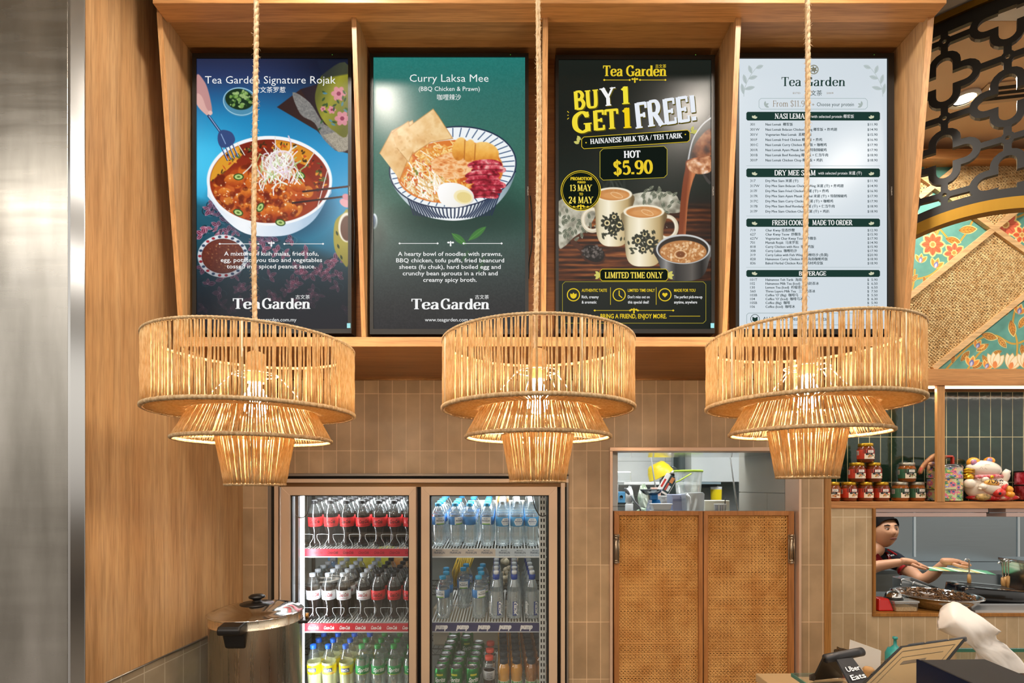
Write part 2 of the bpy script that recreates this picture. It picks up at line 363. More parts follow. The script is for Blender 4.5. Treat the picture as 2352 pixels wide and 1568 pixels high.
# the counter side at the right: tiled wall with pass-through, niche, panelled head
RW = 2.85
sx0, sx1 = X(1905, BW) + .0, 4.4
wz0, wz1 = Z(1415, RW), Z(1167, RW)
wx0 = X(2003, RW)
b = MB(); b.box(1.36, wx0, RW, RW + .12, 0, wz1); b.box(wx0, sx1, RW, RW + .12, 0, wz0); struct('wall_right_front', b, T_FAR)
b = MB(); b.box(1.36, sx1, 3.03, 3.11, wz1, CEIL); struct('wall_right_niche', b, T_GREEN)
WSH = wood('shelf_walnut', '#b4713a', '#c98a50', '#d89d63', 'x')
b = MB(); b.box(wx0, X(2010, RW), RW - .008, RW + .2, Z(1407, RW), wz1); b.box(wx0, sx1, RW - .008, RW + .16, wz0, Z(1407, RW)); struct('trim_5', b, wood('window_lining', '#9a6329', '#b07736', '#be8846', 'z'), .002)
b = MB(); b.box(1.36, sx1, 4.40, 4.46, 0, 2.55); struct('wall_kitchen_steel', b, STEEL_DARK)
b = MB()
for px in (2102, 2341): b.box(X(px, 4.39) - .008, X(px, 4.39) + .008, 4.392, 4.40, 1.0, 2.5)
struct('trim_6', b, mat('pale_joint', '#cfd6d6', .4, .3))
# alcove that carries the four screens
AF, AB, TZ = 1.715, 1.90, 3.153
b = MB(); b.box(-1.146, 1.386, 1.665, AF + .02, 3.137, CEIL); struct('fascia_trim', b, wood('fascia_walnut', '#b87d45', '#cc935a', '#d9a66d', 'x'), .002)
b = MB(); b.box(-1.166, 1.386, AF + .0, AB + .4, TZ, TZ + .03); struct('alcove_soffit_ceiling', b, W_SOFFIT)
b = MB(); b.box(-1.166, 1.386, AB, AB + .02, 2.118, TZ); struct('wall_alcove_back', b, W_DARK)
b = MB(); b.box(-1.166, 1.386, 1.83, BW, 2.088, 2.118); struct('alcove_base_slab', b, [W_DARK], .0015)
b = MB(); b.box(-1.168, 1.388, 1.826, 1.832, 2.0865, 2.1195); struct('trim_7', b, W_EDGE, .001)
b = MB(); b.box(-1.27, -1.166, 2.0, BW, 2.088, CEIL); struct('wall_alcove_return', b, W_PANEL)
def divider(x0, x1, name, dark_edge=W_EDGEZ):
    b = MB(); poly = [(AF, TZ - .001), (AB, TZ - .001), (AB, 2.118), (1.832, 2.118)]
    b.prism(poly, lambda d, z: (x0, d, z), lambda d, z: (x1, d, z)); o = struct(name, b, [W_PANEL])
    e = MB(); n = Vector((0, -1, -.12)).normalized() * .0015
    e.add([Vector((x, d, z)) + n * k for x in (x0, x1) for d, z in ((AF, TZ - .001), (1.832, 2.118)) for k in (0, 1)], [(0, 1, 3, 2), (4, 6, 7, 5), (0, 4, 5, 1), (2, 3, 7, 6), (1, 5, 7, 3), (0, 2, 6, 4)])
    obj('edge_band', e, [dark_edge], o)
divider(-1.166, -1.149, 'wall_alcove_left'); divider(1.365, 1.386, 'wall_alcove_right')
divider(-.527, -.512, 'alcove_partition_1'); divider(.1015, .1186, 'alcove_partition_2'); divider(.736, .753, 'alcove_partition_3')
# ceiling downlights
WHITEM = mat('white_enamel', '#f2efe8', .35)
LAMP = mat('lamp_lens', '#fff4e0', .4, emit='#fff0d8', es=14)
names = ['round ceiling downlight over the cola side of the menu screens', 'round ceiling downlight over the promotion screen', 'round ceiling downlight over the white price list', 'bright round downlight seen through the black fretwork', 'added out-of-view fill downlight in front of the steel clad column', 'added out-of-view fill downlight over the right end of the serving counter']
for (x, y), lab in zip(DOWNLIGHTS, names):
    t = thing('ceiling_downlight', lab, 'ceiling light', (x, y, CEIL - .012), 'ceiling downlights')
    m = MB(); m.lathe([(.045, .0), (.06, -.004), (.062, 0.012), (.045, .012)], (x, y, CEIL - .012), 28); obj('trim_ring', m, WHITEM, t)
    m = MB(); m.lathe([(0, .008), (.045, .008)], (x, y, CEIL - .012), 28); obj('lens', m, LAMP, t)
# long air slot in the peach ceiling
t = thing('air_diffuser', 'dark slotted air diffuser in the peach ceiling behind the fretwork', 'air vent', (2.50, 2.42, CEIL - .006))
m = MB(); m.obox((2.50, 2.42, CEIL - .003), (.30, -.05, 0), (.012, .07, 0), (0, 0, .003)); obj('diffuser_frame', m, mat('diffuser_grey', '#b79a7c', .5), t)
m = MB()
for k in (-1, 0, 1): m.obox((2.50 + k * .007, 2.42 + k * .035, CEIL - .0065), (.27, -.045, 0), (.0016, .010, 0), (0, 0, .0012))
obj('slot', m, DARKGAP, t)
# ================================================================ painted artwork (screen pictures, printed panels, labels)
def vn(x, y, sc, seed=0, oct=3):
    """smooth value noise 0..1"""
    out = 0; amp = 1; tot = 0
    for o in range(oct):
        u, v = x * sc * 2 ** o + seed * 7.31 + o * 13.7, y * sc * 2 ** o + seed * 3.17 + o * 5.1
        iu, iv = np.floor(u), np.floor(v); fu, fv = u - iu, v - iv
        fu = fu * fu * (3 - 2 * fu); fv = fv * fv * (3 - 2 * fv)
        h = lambda a, b: np.modf(np.abs(np.sin(a * 127.1 + b * 311.7 + seed * 1.7) * 43758.5453))[0]
        out = out + amp * ((h(iu, iv) * (1 - fu) + h(iu + 1, iv) * fu) * (1 - fv) + (h(iu, iv + 1) * (1 - fu) + h(iu + 1, iv + 1) * fu) * fv)
        tot += amp; amp *= .5
    return out / tot
class Canvas:
    def __init__(s, x0, y0, w, h, sc=1.0, bg=(0, 0, 0)):
        s.nx, s.ny = int(round(w * sc)) + 1, int(round(h * sc)) + 1; s.x0, s.y0, s.sc = x0, y0, sc
        s.X, s.Y = np.meshgrid(x0 + np.arange(s.nx) / sc, y0 + np.arange(s.ny) / sc)
        s.a = np.empty((s.ny, s.nx, 3)); s.a[:] = bg
    def win(s, xa, ya, xb, yb):
        i0 = max(0, int((xa - s.x0) * s.sc) - 2); i1 = min(s.nx, int((xb - s.x0) * s.sc) + 3)
        j0 = max(0, int((ya - s.y0) * s.sc) - 2); j1 = min(s.ny, int((yb - s.y0) * s.sc) + 3)
        return (slice(j0, j1), slice(i0, i1)) if i1 > i0 and j1 > j0 else None
    def put(s, wd, m, c):
        if isinstance(c, str): c = hx(c)
        if callable(c): c = c(s.X[wd], s.Y[wd])
        m = np.clip(m, 0, 1)[..., None]; s.a[wd] = s.a[wd] * (1 - m) + np.asarray(c) * m
    def ell(s, cx, cy, rx, ry, c, rot=0, soft=1.0, al=1, clip=None):
        R = max(rx, ry) + soft * 2; wd = s.win(cx - R, cy - R, cx + R, cy + R)
        if wd is None: return
        x, y = s.X[wd] - cx, s.Y[wd] - cy; a = math.radians(rot); u, v = x * math.cos(a) + y * math.sin(a), -x * math.sin(a) + y * math.cos(a)
        q = np.sqrt((u / rx) ** 2 + (v / ry) ** 2); m = np.clip((1 - q) * min(rx, ry) / soft + .5, 0, 1) * al
        if clip is not None: m = m * clip(s.X[wd], s.Y[wd])
        s.put(wd, m, c)
    def ring(s, cx, cy, rx, ry, w_, c, rot=0, soft=1.0, al=1):
        R = max(rx, ry) + w_ + 2; wd = s.win(cx - R, cy - R, cx + R, cy + R)
        if wd is None: return
        x, y = s.X[wd] - cx, s.Y[wd] - cy; a = math.radians(rot); u, v = x * math.cos(a) + y * math.sin(a), -x * math.sin(a) + y * math.cos(a)
        q = np.sqrt((u / rx) ** 2 + (v / ry) ** 2); dd = np.abs(1 - q) * np.sqrt(u * u + v * v) / np.maximum(q, 1e-6)
        s.put(wd, np.clip((w_ / 2 - dd) / soft + .5, 0, 1) * al, c)
    def poly(s, pts, c, soft=1.0, al=1, clip=None):
        pts = np.array(pts, float); wd = s.win(*(pts.min(0) - soft * 2), *(pts.max(0) + soft * 2))
        if wd is None: return
        x, y = s.X[wd], s.Y[wd]; ins = np.zeros(x.shape, bool); dm = np.full(x.shape, 1e9)
        for (ax, ay), (bx, by) in zip(pts, np.roll(pts, -1, 0)):
            if ay != by: ins ^= ((ay > y) != (by > y)) & (x < (bx - ax) * (y - ay) / (by - ay) + ax)
            L = max((bx - ax) ** 2 + (by - ay) ** 2, 1e-9); t = np.clip(((x - ax) * (bx - ax) + (y - ay) * (by - ay)) / L, 0, 1)
            dm = np.minimum(dm, np.hypot(x - ax - t * (bx - ax), y - ay - t * (by - ay)))
        m = np.clip(np.where(ins, dm, -dm) / soft + .5, 0, 1) * al
        if clip is not None: m = m * clip(x, y)
        s.put(wd, m, c)
    def line(s, pts, w_, c, soft=1.0, al=1, curve=False, taper=False, clip=None):
        if curve: pts = crom(pts, 6)
        pts = np.array(pts, float); wm = w_ + soft; wd = s.win(*(pts.min(0) - wm), *(pts.max(0) + wm))
        if wd is None: return
        x, y = s.X[wd], s.Y[wd]; best = np.full(x.shape, -1e9); n = len(pts) - 1
        for i in range(n):
            (ax, ay), (bx, by) = pts[i], pts[i + 1]
            L = max((bx - ax) ** 2 + (by - ay) ** 2, 1e-9); t = np.clip(((x - ax) * (bx - ax) + (y - ay) * (by - ay)) / L, 0, 1)
            ww = w_ * (1 - (i + t) / n * .85) if taper else w_
            best = np.maximum(best, ww / 2 - np.hypot(x - ax - t * (bx - ax), y - ay - t * (by - ay)))
        m = np.clip(best / soft + .5, 0, 1) * al
        if clip is not None: m = m * clip(x, y)
        s.put(wd, m, c)
    def mesh(s, fn, b=None, flip=False):
        b = b or MB(); p = fn(s.X.ravel(), s.Y.ravel()); i = np.arange(s.ny - 1)[:, None] * s.nx + np.arange(s.nx - 1)[None, :]
        f = np.stack([i, i + s.nx, i + s.nx + 1, i + 1], -1).reshape(-1, 4)
        if flip: f = f[:, ::-1]
        o = len(b.v); b.v += [tuple(q) for q in np.asarray(p).tolist()]; b.f += [tuple(q) for q in (f + o).tolist()]
        b.m += [0] * len(f); b.s += [False] * len(f); b.hasc = True
        b.c += [tuple(q) for q in np.concatenate([lin(np.clip(s.a, 0, 1)).reshape(-1, 3), np.ones((s.nx * s.ny, 1))], 1).tolist()]; return b
def crom(p, k=6, closed=False):
    p = [np.array(q, float) for q in p]; out = []; n = len(p)
    for i in range(n if closed else n - 1):
        a, b_, c, d = (p[(i - 1) % n] if closed or i else p[0]), p[i], p[(i + 1) % n], (p[(i + 2) % n] if closed or i + 2 < n else p[-1])
        for j in range(k):
            t = j / k; out.append(.5 * (2 * b_ + (c - a) * t + (2 * a - 5 * b_ + 4 * c - d) * t * t + (3 * b_ - a - 3 * c + d) * t ** 3))
    if not closed: out.append(p[-1])
    return [tuple(q) for q in out]
def stops(y, st):
    ys = [q for q, _ in st]; cs = np.array([hx(c) if isinstance(c, str) else c for _, c in st]); return np.stack([np.interp(y, ys, cs[:, i]) for i in range(3)], -1)
# ---------------------------------------------------------------- a roman alphabet drawn with a broad nib
SG = {'A': (.86, 't.43,1 .1,0e;k.43,1 .76,0e;t.24,.34 .64,.34'), 'B': (.72, 'l.16,0 .16,1;c.16,.97 .42,.97 .56,.76 .42,.53 .16,.53;c.16,.53 .46,.53 .62,.28 .46,.03 .16,.03'),
 'C': (.74, 'c.66,.76 .55,.94 .38,.98 .16,.8 .1,.5 .16,.2 .38,.02 .56,.06 .67,.22;t.66,.72 .66,1'), 'D': (.8, 'l.16,0 .16,1;c.16,.97 .45,.96 .66,.75 .7,.5 .66,.25 .45,.04 .16,.03'),
 'E': (.66, 'l.16,0 .16,1;l.16,.96 .58,.96;l.16,.5 .48,.5;l.16,.04 .6,.04;t.58,1 .58,.76;t.6,0 .6,.24;t.47,.6 .47,.4'), 'F': (.62, 'l.16,0b .16,1;l.16,.96 .58,.96;l.16,.5 .48,.5;t.58,1 .58,.76;t.47,.6 .47,.4'),
 'G': (.82, 'c.66,.76 .55,.94 .38,.98 .16,.8 .1,.5 .16,.2 .38,.02 .56,.06 .66,.14;l.66,.02 .66,.44e;t.66,.72 .66,1'), 'H': (.86, 'l.18,0b .18,1e;l.68,0b .68,1e;l.18,.5 .68,.5'), 'I': (.4, 'l.2,0b .2,1e'),
 'K': (.8, 'l.16,0b .16,1e;t.64,1b .2,.45;k.32,.55 .68,0e'), 'L': (.64, 'l.16,0 .16,1e;l.16,.04 .6,.04;t.6,0 .6,.28'), 'M': (1.0, 't.16,0b .18,1;k.2,1 .5,.06;t.5,.06 .8,1;k.84,1 .84,0e;t.08,.97 .2,.97;t.8,.97 .92,.97'),
 'N': (.88, 't.16,0b .16,1;k.16,1 .7,.03;t.7,0 .7,1e;t.06,.97 .2,.97'), 'O': (.82, 'o.41,.5 .3,.47'), 'P': (.7, 'l.16,0b .16,1;c.16,.97 .46,.97 .6,.74 .46,.48 .16,.48'), 'R': (.78, 'l.16,0b .16,1;c.16,.97 .46,.97 .58,.75 .46,.51 .16,.51;k.36,.5 .68,0e'),
 'S': (.64, 'c.54,.78 .46,.93 .33,.97 .18,.9 .14,.76 .22,.6 .42,.46 .52,.34 .52,.17 .44,.06 .31,.03 .18,.08 .11,.22;t.55,.74 .55,1;t.1,0 .1,.27'), 'T': (.76, 'l.38,0b .38,1;l.06,.96 .7,.96;t.06,1 .06,.74;t.7,1 .7,.74'),
 'U': (.84, 'c.18,1 .18,.35 .24,.08 .42,.03 .6,.08 .66,.35 .66,1;s.18,1;s.66,1'), 'V': (.82, 'k.1,1b .42,0;t.74,1b .42,0'), 'Y': (.8, 'k.08,1b .4,.46;t.72,1b .4,.46;l.4,.46 .4,0e'), '/': (.4, 't.04,0 .38,1'),
 '$': (.64, 'c.54,.78 .46,.93 .33,.97 .18,.9 .14,.76 .22,.6 .42,.46 .52,.34 .52,.17 .44,.06 .31,.03 .18,.08 .11,.22;t.33,-.12 .33,1.12'), '0': (.68, 'o.34,.5 .23,.47'), '1': (.46, 'l.26,0b .26,1;t.28,.98 .08,.82'),
 '2': (.66, 'c.12,.74 .2,.93 .36,.97 .52,.86 .52,.68 .38,.4 .12,.06;k.1,.06 .58,.06'), '3': (.66, 'c.12,.84 .32,.97 .52,.86 .52,.66 .32,.53;c.32,.53 .54,.46 .56,.18 .36,.03 .1,.14'), '4': (.7, 'l.46,0b .46,1;t.46,1 .08,.3;l.08,.28 .64,.28'),
 '5': (.66, 'k.56,.93 .18,.93;t.18,.96 .14,.52;c.14,.52 .36,.62 .54,.46 .54,.18 .34,.03 .1,.12'), '9': (.68, 'o.34,.68 .22,.28;c.56,.72 .55,.34 .38,.04 .14,.06'), '.': (.3, 'k.15,.0 .15,.15'), '!': (.4, 'k.2,.32 .2,1;k.2,0 .2,.16'), ' ': (.3, ''),
 'e': (.58, 'l.1,.36 .5,.36;c.5,.36 .46,.58 .3,.65 .13,.55 .08,.33 .15,.08 .32,.02 .51,.14'), 'a': (.62, 'c.12,.52 .2,.63 .33,.65 .45,.56 .46,.4 .46,0;c.46,.4 .25,.36 .11,.22 .13,.06 .26,.02 .46,.14;t.46,.03 .6,.03'),
 'r': (.5, 'l.16,0b .16,.66;t.06,.64 .16,.64;c.16,.42 .28,.6 .46,.6'), 'd': (.68, 'o.28,.33 .2,.31;l.5,0 .5,1;t.4,.98 .5,.98;t.5,.03 .64,.03'), 'n': (.7, 'l.16,0b .16,.66;t.06,.64 .16,.64;c.16,.42 .28,.62 .44,.62 .52,.5 .52,.35 .52,0;s.52,0'),
 'o': (.6, 'o.3,.33 .21,.31'), 'm': (1.0, 'l.16,0b .16,.66;c.16,.42 .28,.62 .42,.6 .48,.42 .48,0;s.48,0;c.48,.42 .62,.62 .76,.6 .82,.42 .82,0;s.82,0')}
def roman(mb, txt, x0, x1, yb, cap, col, fn, thick=.17, thin=.075, serif=.13, rot=0, shear=0, mi=0):
    pol = []; ox = 0
    def strip(pts, ws):
        pts = [np.array(p, float) for p in pts]; n = len(pts); L = []; R = []
        for i in range(n):
            t = pts[min(i + 1, n - 1)] - pts[max(i - 1, 0)]; t = t / (np.hypot(*t) + 1e-9); nr = np.array([-t[1], t[0]]); L.append(pts[i] + nr * ws[i] / 2); R.append(pts[i] - nr * ws[i] / 2)
        for i in range(n - 1): pol.append([tuple(L[i] + [ox, 0]), tuple(L[i + 1] + [ox, 0]), tuple(R[i + 1] + [ox, 0]), tuple(R[i] + [ox, 0])])
    def ser(x, y):
        y0, y1 = (0, .06) if y < .3 else (y - .06, y); s_ = serif + thick / 2
        pol.append([(ox + x - s_, y0), (ox + x + s_, y0), (ox + x + s_, y1), (ox + x - s_, y1)])
    for ch in txt:
        w_, d = SG[ch]
        for st in filter(None, d.split(';')):
            k, r = st[0], st[1:].split(' '); P_ = []; sf = []
            for q in r:
                fl = q[-1] in 'be'; v = q[:-1] if fl else q; P_.append(tuple(float(z) for z in v.split(',')))
                if fl: sf.append(P_[-1])
            if k == 's': sf.append(P_[0]); P_ = []
            elif k == 'o':
                (cx, cy), (rx, ry) = P_; pts = [(cx + rx * math.cos(i * math.pi / 16), cy + ry * math.sin(i * math.pi / 16)) for i in range(33)]; P_ = pts; k = 'c2'
            elif k == 'c': P_ = crom(P_, 5)
            if P_:
                if k == 't': ws = [thin] * len(P_)
                elif k == 'k': ws = [thick] * len(P_)
                else:
                    ws = []
                    for i in range(len(P_)):
                        a, b_ = P_[max(i - 1, 0)], P_[min(i + 1, len(P_) - 1)]; dx, dy = b_[0] - a[0], b_[1] - a[1]; ws.append(thin + (thick - thin) * (abs(dy) / (math.hypot(dx, dy) + 1e-9)) ** 1.5)
                strip(P_, ws)
            for q in sf: ser(*q)
        ox += w_
    v = np.array([p for q in pol for p in q]); a, b_ = fit(v, x0, x1, yb, cap, 1.0, rot, shear)
    mb.add([fn(p, q) for p, q in zip(a, b_)], [tuple(range(4 * i, 4 * i + 4)) for i in range(len(pol))], mi, False, col)
# ================================================================ the four menu screens
TVD = 1.846
SCREEN = attr_mat('screen_picture', .27, 1.0, spec=.2); INK = attr_mat('screen_lettering', .6, 1.0, spec=0)
BEZEL = mat('black_bezel', '#171513', .38)
def on(k): return lambda px, py: (X(px, TVD), TVD - .0006 * k, Z(py, TVD))
def onv(k): return lambda px, py: np.stack([(px - CX) / F * TVD, np.full_like(px, TVD - .0006 * k), EYE - (py - HY) / F * TVD], -1)
def tv(x0, x1, y0, y1, fx0, fx1, fy0, fy1, label):
    t = thing('menu_screen', label, 'screen', (X((x0 + x1) / 2, TVD), TVD, Z(fy1, TVD)), 'portrait menu screens in the walnut alcove')
    b = MB(); d = TVD
    b.box(X(fx0, d), X(fx1, d), d + .004, d + .05, Z(fy1, d), Z(fy0, d)); obj('casing', b, BEZEL, t)
    b = MB()
    for q in ((fx0, x0, fy0, fy1), (x1, fx1, fy0, fy1), (x0, x1, fy0, y0), (x0, x1, y1, fy1)): b.box(X(q[0], d), X(q[1], d), d - .004, d + .004, Z(q[3], d), Z(q[2], d))
    obj('bezel', b, BEZEL, t)
    return t
def flour(mb, x0, x1, y, col, fn, w_=1.3, gap=30):
    c = (x0 + x1) / 2
    for a, b_ in ((x0, c - gap), (c + gap, x1)):
        mb.add([fn(a, y - w_ / 2), fn(b_, y - w_ / 2), fn(b_, y + w_ / 2), fn(a, y + w_ / 2)], [(0, 1, 2, 3)], 0, False, col)
        for e in (a, b_): mb.add([fn(e - 3, y), fn(e, y - 2.5), fn(e + 3, y), fn(e, y + 2.5)], [(0, 1, 2, 3)], 0, False, col)
    for dx, dy, rx, ry in ((0, -1, 2, 5), (-5, -2, 3, 2.2), (5, -2, 3, 2.2), (0, 4, 2, 3)):
        mb.add([fn(c + dx + rx * math.cos(i * .785), y + dy + ry * math.sin(i * .785)) for i in range(8)], [tuple(range(8))], 0, False, col)
def tealogo(mb, x0, x1, yb, cap, col, fn, cx0, cx1, cyb, ccap, thick=.19):
    sp = x0 + (x1 - x0) * .365
    roman(mb, 'Tea', x0, sp - 2, yb, cap, col, fn, thick, .07, .07); roman(mb, 'Garden', sp + 2, x1, yb, cap, col, fn, thick, .07, .07)
    letter(mb, '古文茶', cx0, cx1, cyb, ccap, col, fn, 0, unit=.85)
def leaf(c, x, y, l, w_, ang, col, edge=None, al=1, vein=None):
    a = math.radians(ang); u, v = (math.cos(a), math.sin(a)), (-math.sin(a), math.cos(a)); pts = []
    for t in np.linspace(0, 1, 9): pts.append((x + u[0] * l * t + v[0] * w_ * math.sin(math.pi * t) ** .8 / 2, y + u[1] * l * t + v[1] * w_ * math.sin(math.pi * t) ** .8 / 2))
    for t in np.linspace(1, 0, 9)[1:-1]: pts.append((x + u[0] * l * t - v[0] * w_ * math.sin(math.pi * t) ** .8 / 2, y + u[1] * l * t - v[1] * w_ * math.sin(math.pi * t) ** .8 / 2))
    c.poly(pts, col, 1, al)
    if edge: c.line(pts + [pts[0]], max(1.1, w_ * .09), edge, 1, al)
    if vein: c.line([(x, y), (x + u[0] * l * .9, y + u[1] * l * .9)], max(1, w_ * .07), vein, 1, al)
R = random.Random(5)
def blobs(c, n, inside, cols, r0, r1, al=1, soft=1.5, asp=(.5, 1), clip=None):
    k = 0
    while k < n:
        x, y = inside[0] + R.uniform(-1, 1) * inside[2], inside[1] + R.uniform(-1, 1) * inside[3]
        if ((x - inside[0]) / inside[2]) ** 2 + ((y - inside[1]) / inside[3]) ** 2 > 1: continue
        r = R.uniform(r0, r1); c.ell(x, y, r, r * R.uniform(*asp), R.choice(cols), R.uniform(0, 180), soft, al, clip); k += 1
# ---- screen 1: rojak
def art_rojak():
    c = Canvas(452, 135, 348, 621, 1.0)
    base = stops(c.Y, [(135, '#262d4a'), (175, '#2a3a63'), (215, '#22588a'), (270, '#1c7fb4'), (340, '#2496cc'), (430, '#2b9dd0'), (500, '#1f86ad'), (560, '#1c6f8c'), (610, '#1f5870'), (660, '#233c4c'), (700, '#262c38'), (756, '#23242c')])
    gl = np.exp(-((c.X - 460) / 95) ** 2 - ((c.Y - 370) / 90) ** 2)[..., None]; c.a[:] = np.clip(base + gl * np.array([.12, .17, .13]), 0, 1)
    dk = np.exp(-((c.X - 800) / 130) ** 2 - ((c.Y - 150) / 120) ** 2)[..., None]; c.a[:] = c.a * (1 - .55 * dk)
    # patterned cloth
    m = np.clip(((c.Y - 455) - .42 * (c.X - 470)) / 24, 0, 1) * np.clip((760 - c.Y) / 60, 0, 1) * .92; m = m * (c.Y > 440)
    c.put((slice(None), slice(None)), m, lambda x, y: np.stack([.07 + .03 * vn(x, y, .2, 1), .31 - .0009 * (y - 520), .38 - .0011 * (y - 520)], -1))
    for i in range(110):
        x, y = R.uniform(455, 798), R.uniform(460, 712)
        if y - 458 < .42 * (x - 470) and y < 560: continue
        f = max(.15, min(1, (745 - y) / 200)); a0 = R.uniform(0, 360)
        c.line([(x + 20 * math.cos(a0 / 57 + t) * (1 - t * .18), y + 14 * math.sin(a0 / 57 + t) * (1 - t * .18)) for t in np.linspace(0, 4.6, 14)], 2.2, '#0c2430', 1, .9 * f); c.line([(x - 16 * math.cos(a0 / 40 + t) * (1 - t * .2), y + 11 * math.sin(a0 / 40 + t) * (1 - t * .2)) for t in np.linspace(0, 3.6, 10)], 1.4, '#7fb4bb', 1, .35 * f)
        for k in range(3): leaf(c, x, y, R.uniform(12, 20), R.uniform(6, 10), a0 + k * 75, '#7a2140', '#d398ac', .85 * f, '#e3b0c0')
    # hand, fork
    c.poly(crom([(452, 172), (470, 188), (480, 215), (487, 252), (482, 265), (470, 245), (452, 235)], 5, True), '#c08d8b', 2); c.poly(crom([(452, 215), (464, 222), (474, 248), (484, 262), (474, 264), (452, 240)], 5, True), '#d9aaa2', 2); c.ell(483, 259, 5, 5, '#e3bdb4', 0, 2)
    c.line([(479, 266), (507, 304)], 6, '#26355c'); c.line([(480, 266), (506, 303)], 2, '#8fb0dc')
    # glass of chillies, board, cloth, jug
    c.ell(552, 234, 40, 33, '#5d93ac', 10, 2, .75); c.ell(550, 228, 33, 24, '#16301d', 10, 2); blobs(c, 40, (550, 228, 28, 20), ['#4f7a35', '#7fa653', '#28491f', '#a2bf79'], 2, 6, .9); c.ring(552, 233, 39, 31, 2, '#9cc8dc', 10)
    c.poly([(636, 246), (690, 205), (800, 175), (800, 352), (770, 345), (728, 300)], '#33201f', 2); c.poly([(690, 205), (740, 190), (800, 185), (800, 240), (730, 270)], '#231a24', 3, .8)
    c.poly(crom([(672, 212), (712, 236), (746, 286), (790, 300), (800, 340), (776, 348), (742, 318), (722, 282), (690, 262)], 4, True), lambda x, y: .38 + .22 * vn(x, y, .35, 2)[..., None] * np.array([1, .95, .85]), 2)
    c.poly([(742, 310), (800, 296), (800, 344), (778, 349)], lambda x, y: (.5 + .25 * vn(x, y, .5, 4))[..., None] * np.array([1, .95, .85]), 2)
    c.poly(crom([(728, 200), (745, 168), (800, 150), (800, 305), (766, 300), (738, 270), (724, 232)], 5, True), lambda x, y: stops(x + .4 * (y - 230), [(725, '#5f6226'), (760, '#98952f'), (815, '#6a6a2c')]), 2)
    for x, y, r in ((778, 215, 16), (786, 272, 16), (762, 252, 9), (742, 250, 6)):
        for k in range(6): c.ell(x + r * .6 * math.cos(k * 1.05), y + r * .6 * math.sin(k * 1.05), r * .5, r * .38, '#d98a9b', k * 60, 1.5, .9)
        c.ell(x, y, r * .3, r * .3, '#8f3450', 0, 1.5)
    for i in range(20): leaf(c, R.uniform(735, 795), R.uniform(205, 295), 12, 5, R.uniform(0, 360), R.choice(['#2f5a2c', '#4a86a5', '#234427']), None, .8)
    c.poly([(728, 138), (800, 138), (800, 170), (742, 180)], '#1b2236', 4, .7)
    # bowl
    c.ell(622, 470, 140, 84, '#123a54', 0, 26, .55)
    c.poly(crom([(476, 425), (492, 470), (530, 515), (570, 538), (622, 543), (672, 536), (718, 508), (748, 462), (763, 415), (620, 400)], 6, True), lambda x, y: stops(np.clip((x - 470) / 300 * 100 + vn(x, y, .05) * 10, 0, 110), [(0, '#cfe0f0'), (35, '#f4f7fa'), (75, '#c3d6e8'), (110, '#7fa6c4')]), 1.5, 1, lambda x, y: (np.abs(x - 619) < 142.5) * 1.0)
    c.ell(619, 415, 144, 103, '#f3f5f6', 0, 1.5); c.ell(619, 416, 137, 96, '#8d2a14', 0, 1.5)
    ins = lambda x, y: np.clip((1 - np.sqrt(((x - 619) / 137) ** 2 + ((y - 416) / 96) ** 2)) * 60, 0, 1)
    for pts, col in (([(478, 420), (498, 356), (545, 330), (560, 352), (520, 392)], '#dc9a2b'), ([(632, 314), (690, 330), (722, 350), (702, 380), (632, 352)], '#d68b22'), ([(545, 328), (630, 314), (628, 356), (560, 362)], '#7c2412'), ([(722, 352), (752, 390), (758, 440), (726, 472), (700, 400)], '#86240f')):
        c.poly(pts, col, 1.5, 1, ins)
    for i in range(120):
        a = R.uniform(2.9, 6.9); q = R.uniform(.74, .95); x, y = 619 + 137 * q * math.cos(a), 416 + 96 * q * math.sin(a)
        c.ell(x, y, R.uniform(2, 7), R.uniform(1.2, 3.4), R.choice(['#2a1a10', '#3c2a12', '#c3461c', '#4e6a2c', '#f0a83a']), R.uniform(0, 180), 1, .85)
    for p in ([(632, 314), (633, 352)], [(722, 350), (700, 384)], [(545, 328), (562, 356)], [(752, 392), (728, 480)]): c.line(p, 2, '#e8e2d8')
    c.ell(604, 448, 126, 74, '#9a3410', 0, 5, 1, ins)
    blobs(c, 210, (600, 444, 112, 66), ['#b84a17', '#d96f20', '#e08a34', '#8c2a0c', '#c85f25', '#6e1f0a'], 5, 15, .8, 2.5, (.5, 1), ins)
    for i in range(10):
        x, y = R.uniform(510, 690), R.uniform(405, 490); w_ = R.uniform(14, 24)
        c.poly(crom([(x - w_, y), (x - w_ * .3, y - w_ * .7), (x + w_ * .8, y - w_ * .4), (x + w_, y + w_ * .4), (x, y + w_ * .7)], 4, True), lambda a, b_: stops(np.clip((b_ - y + w_) / (2 * w_) * 100 + 25 * vn(a, b_, .16, i), 0, 120), [(0, '#f2b461'), (45, '#dd7b28'), (90, '#a83d10'), (120, '#7c240b')]), 2, .95, ins)
    blobs(c, 150, (600, 446, 110, 62), ['#ffd9a0', '#f7b868', '#ffe9c8'], 1, 3.2, .75, 1, (.5, 1), ins); blobs(c, 60, (600, 470, 100, 45), ['#5c1606', '#741f08'], 3, 8, .55, 2, (.5, 1), ins)
    for x, y, a in ((547, 488, 20), (598, 476, -60), (548, 406, 0), (690, 402, 30), (644, 511, 10)): c.ell(x, y, 12, 8, '#33511c', a, 1); c.ell(x, y, 9, 5.5, '#b7cf7f', a, 1); c.ell(x, y, 4, 2.5, '#5c7a33', a, 1)
    c.ell(637, 378, 40, 28, '#e6e3dc', -12, 5, .5)
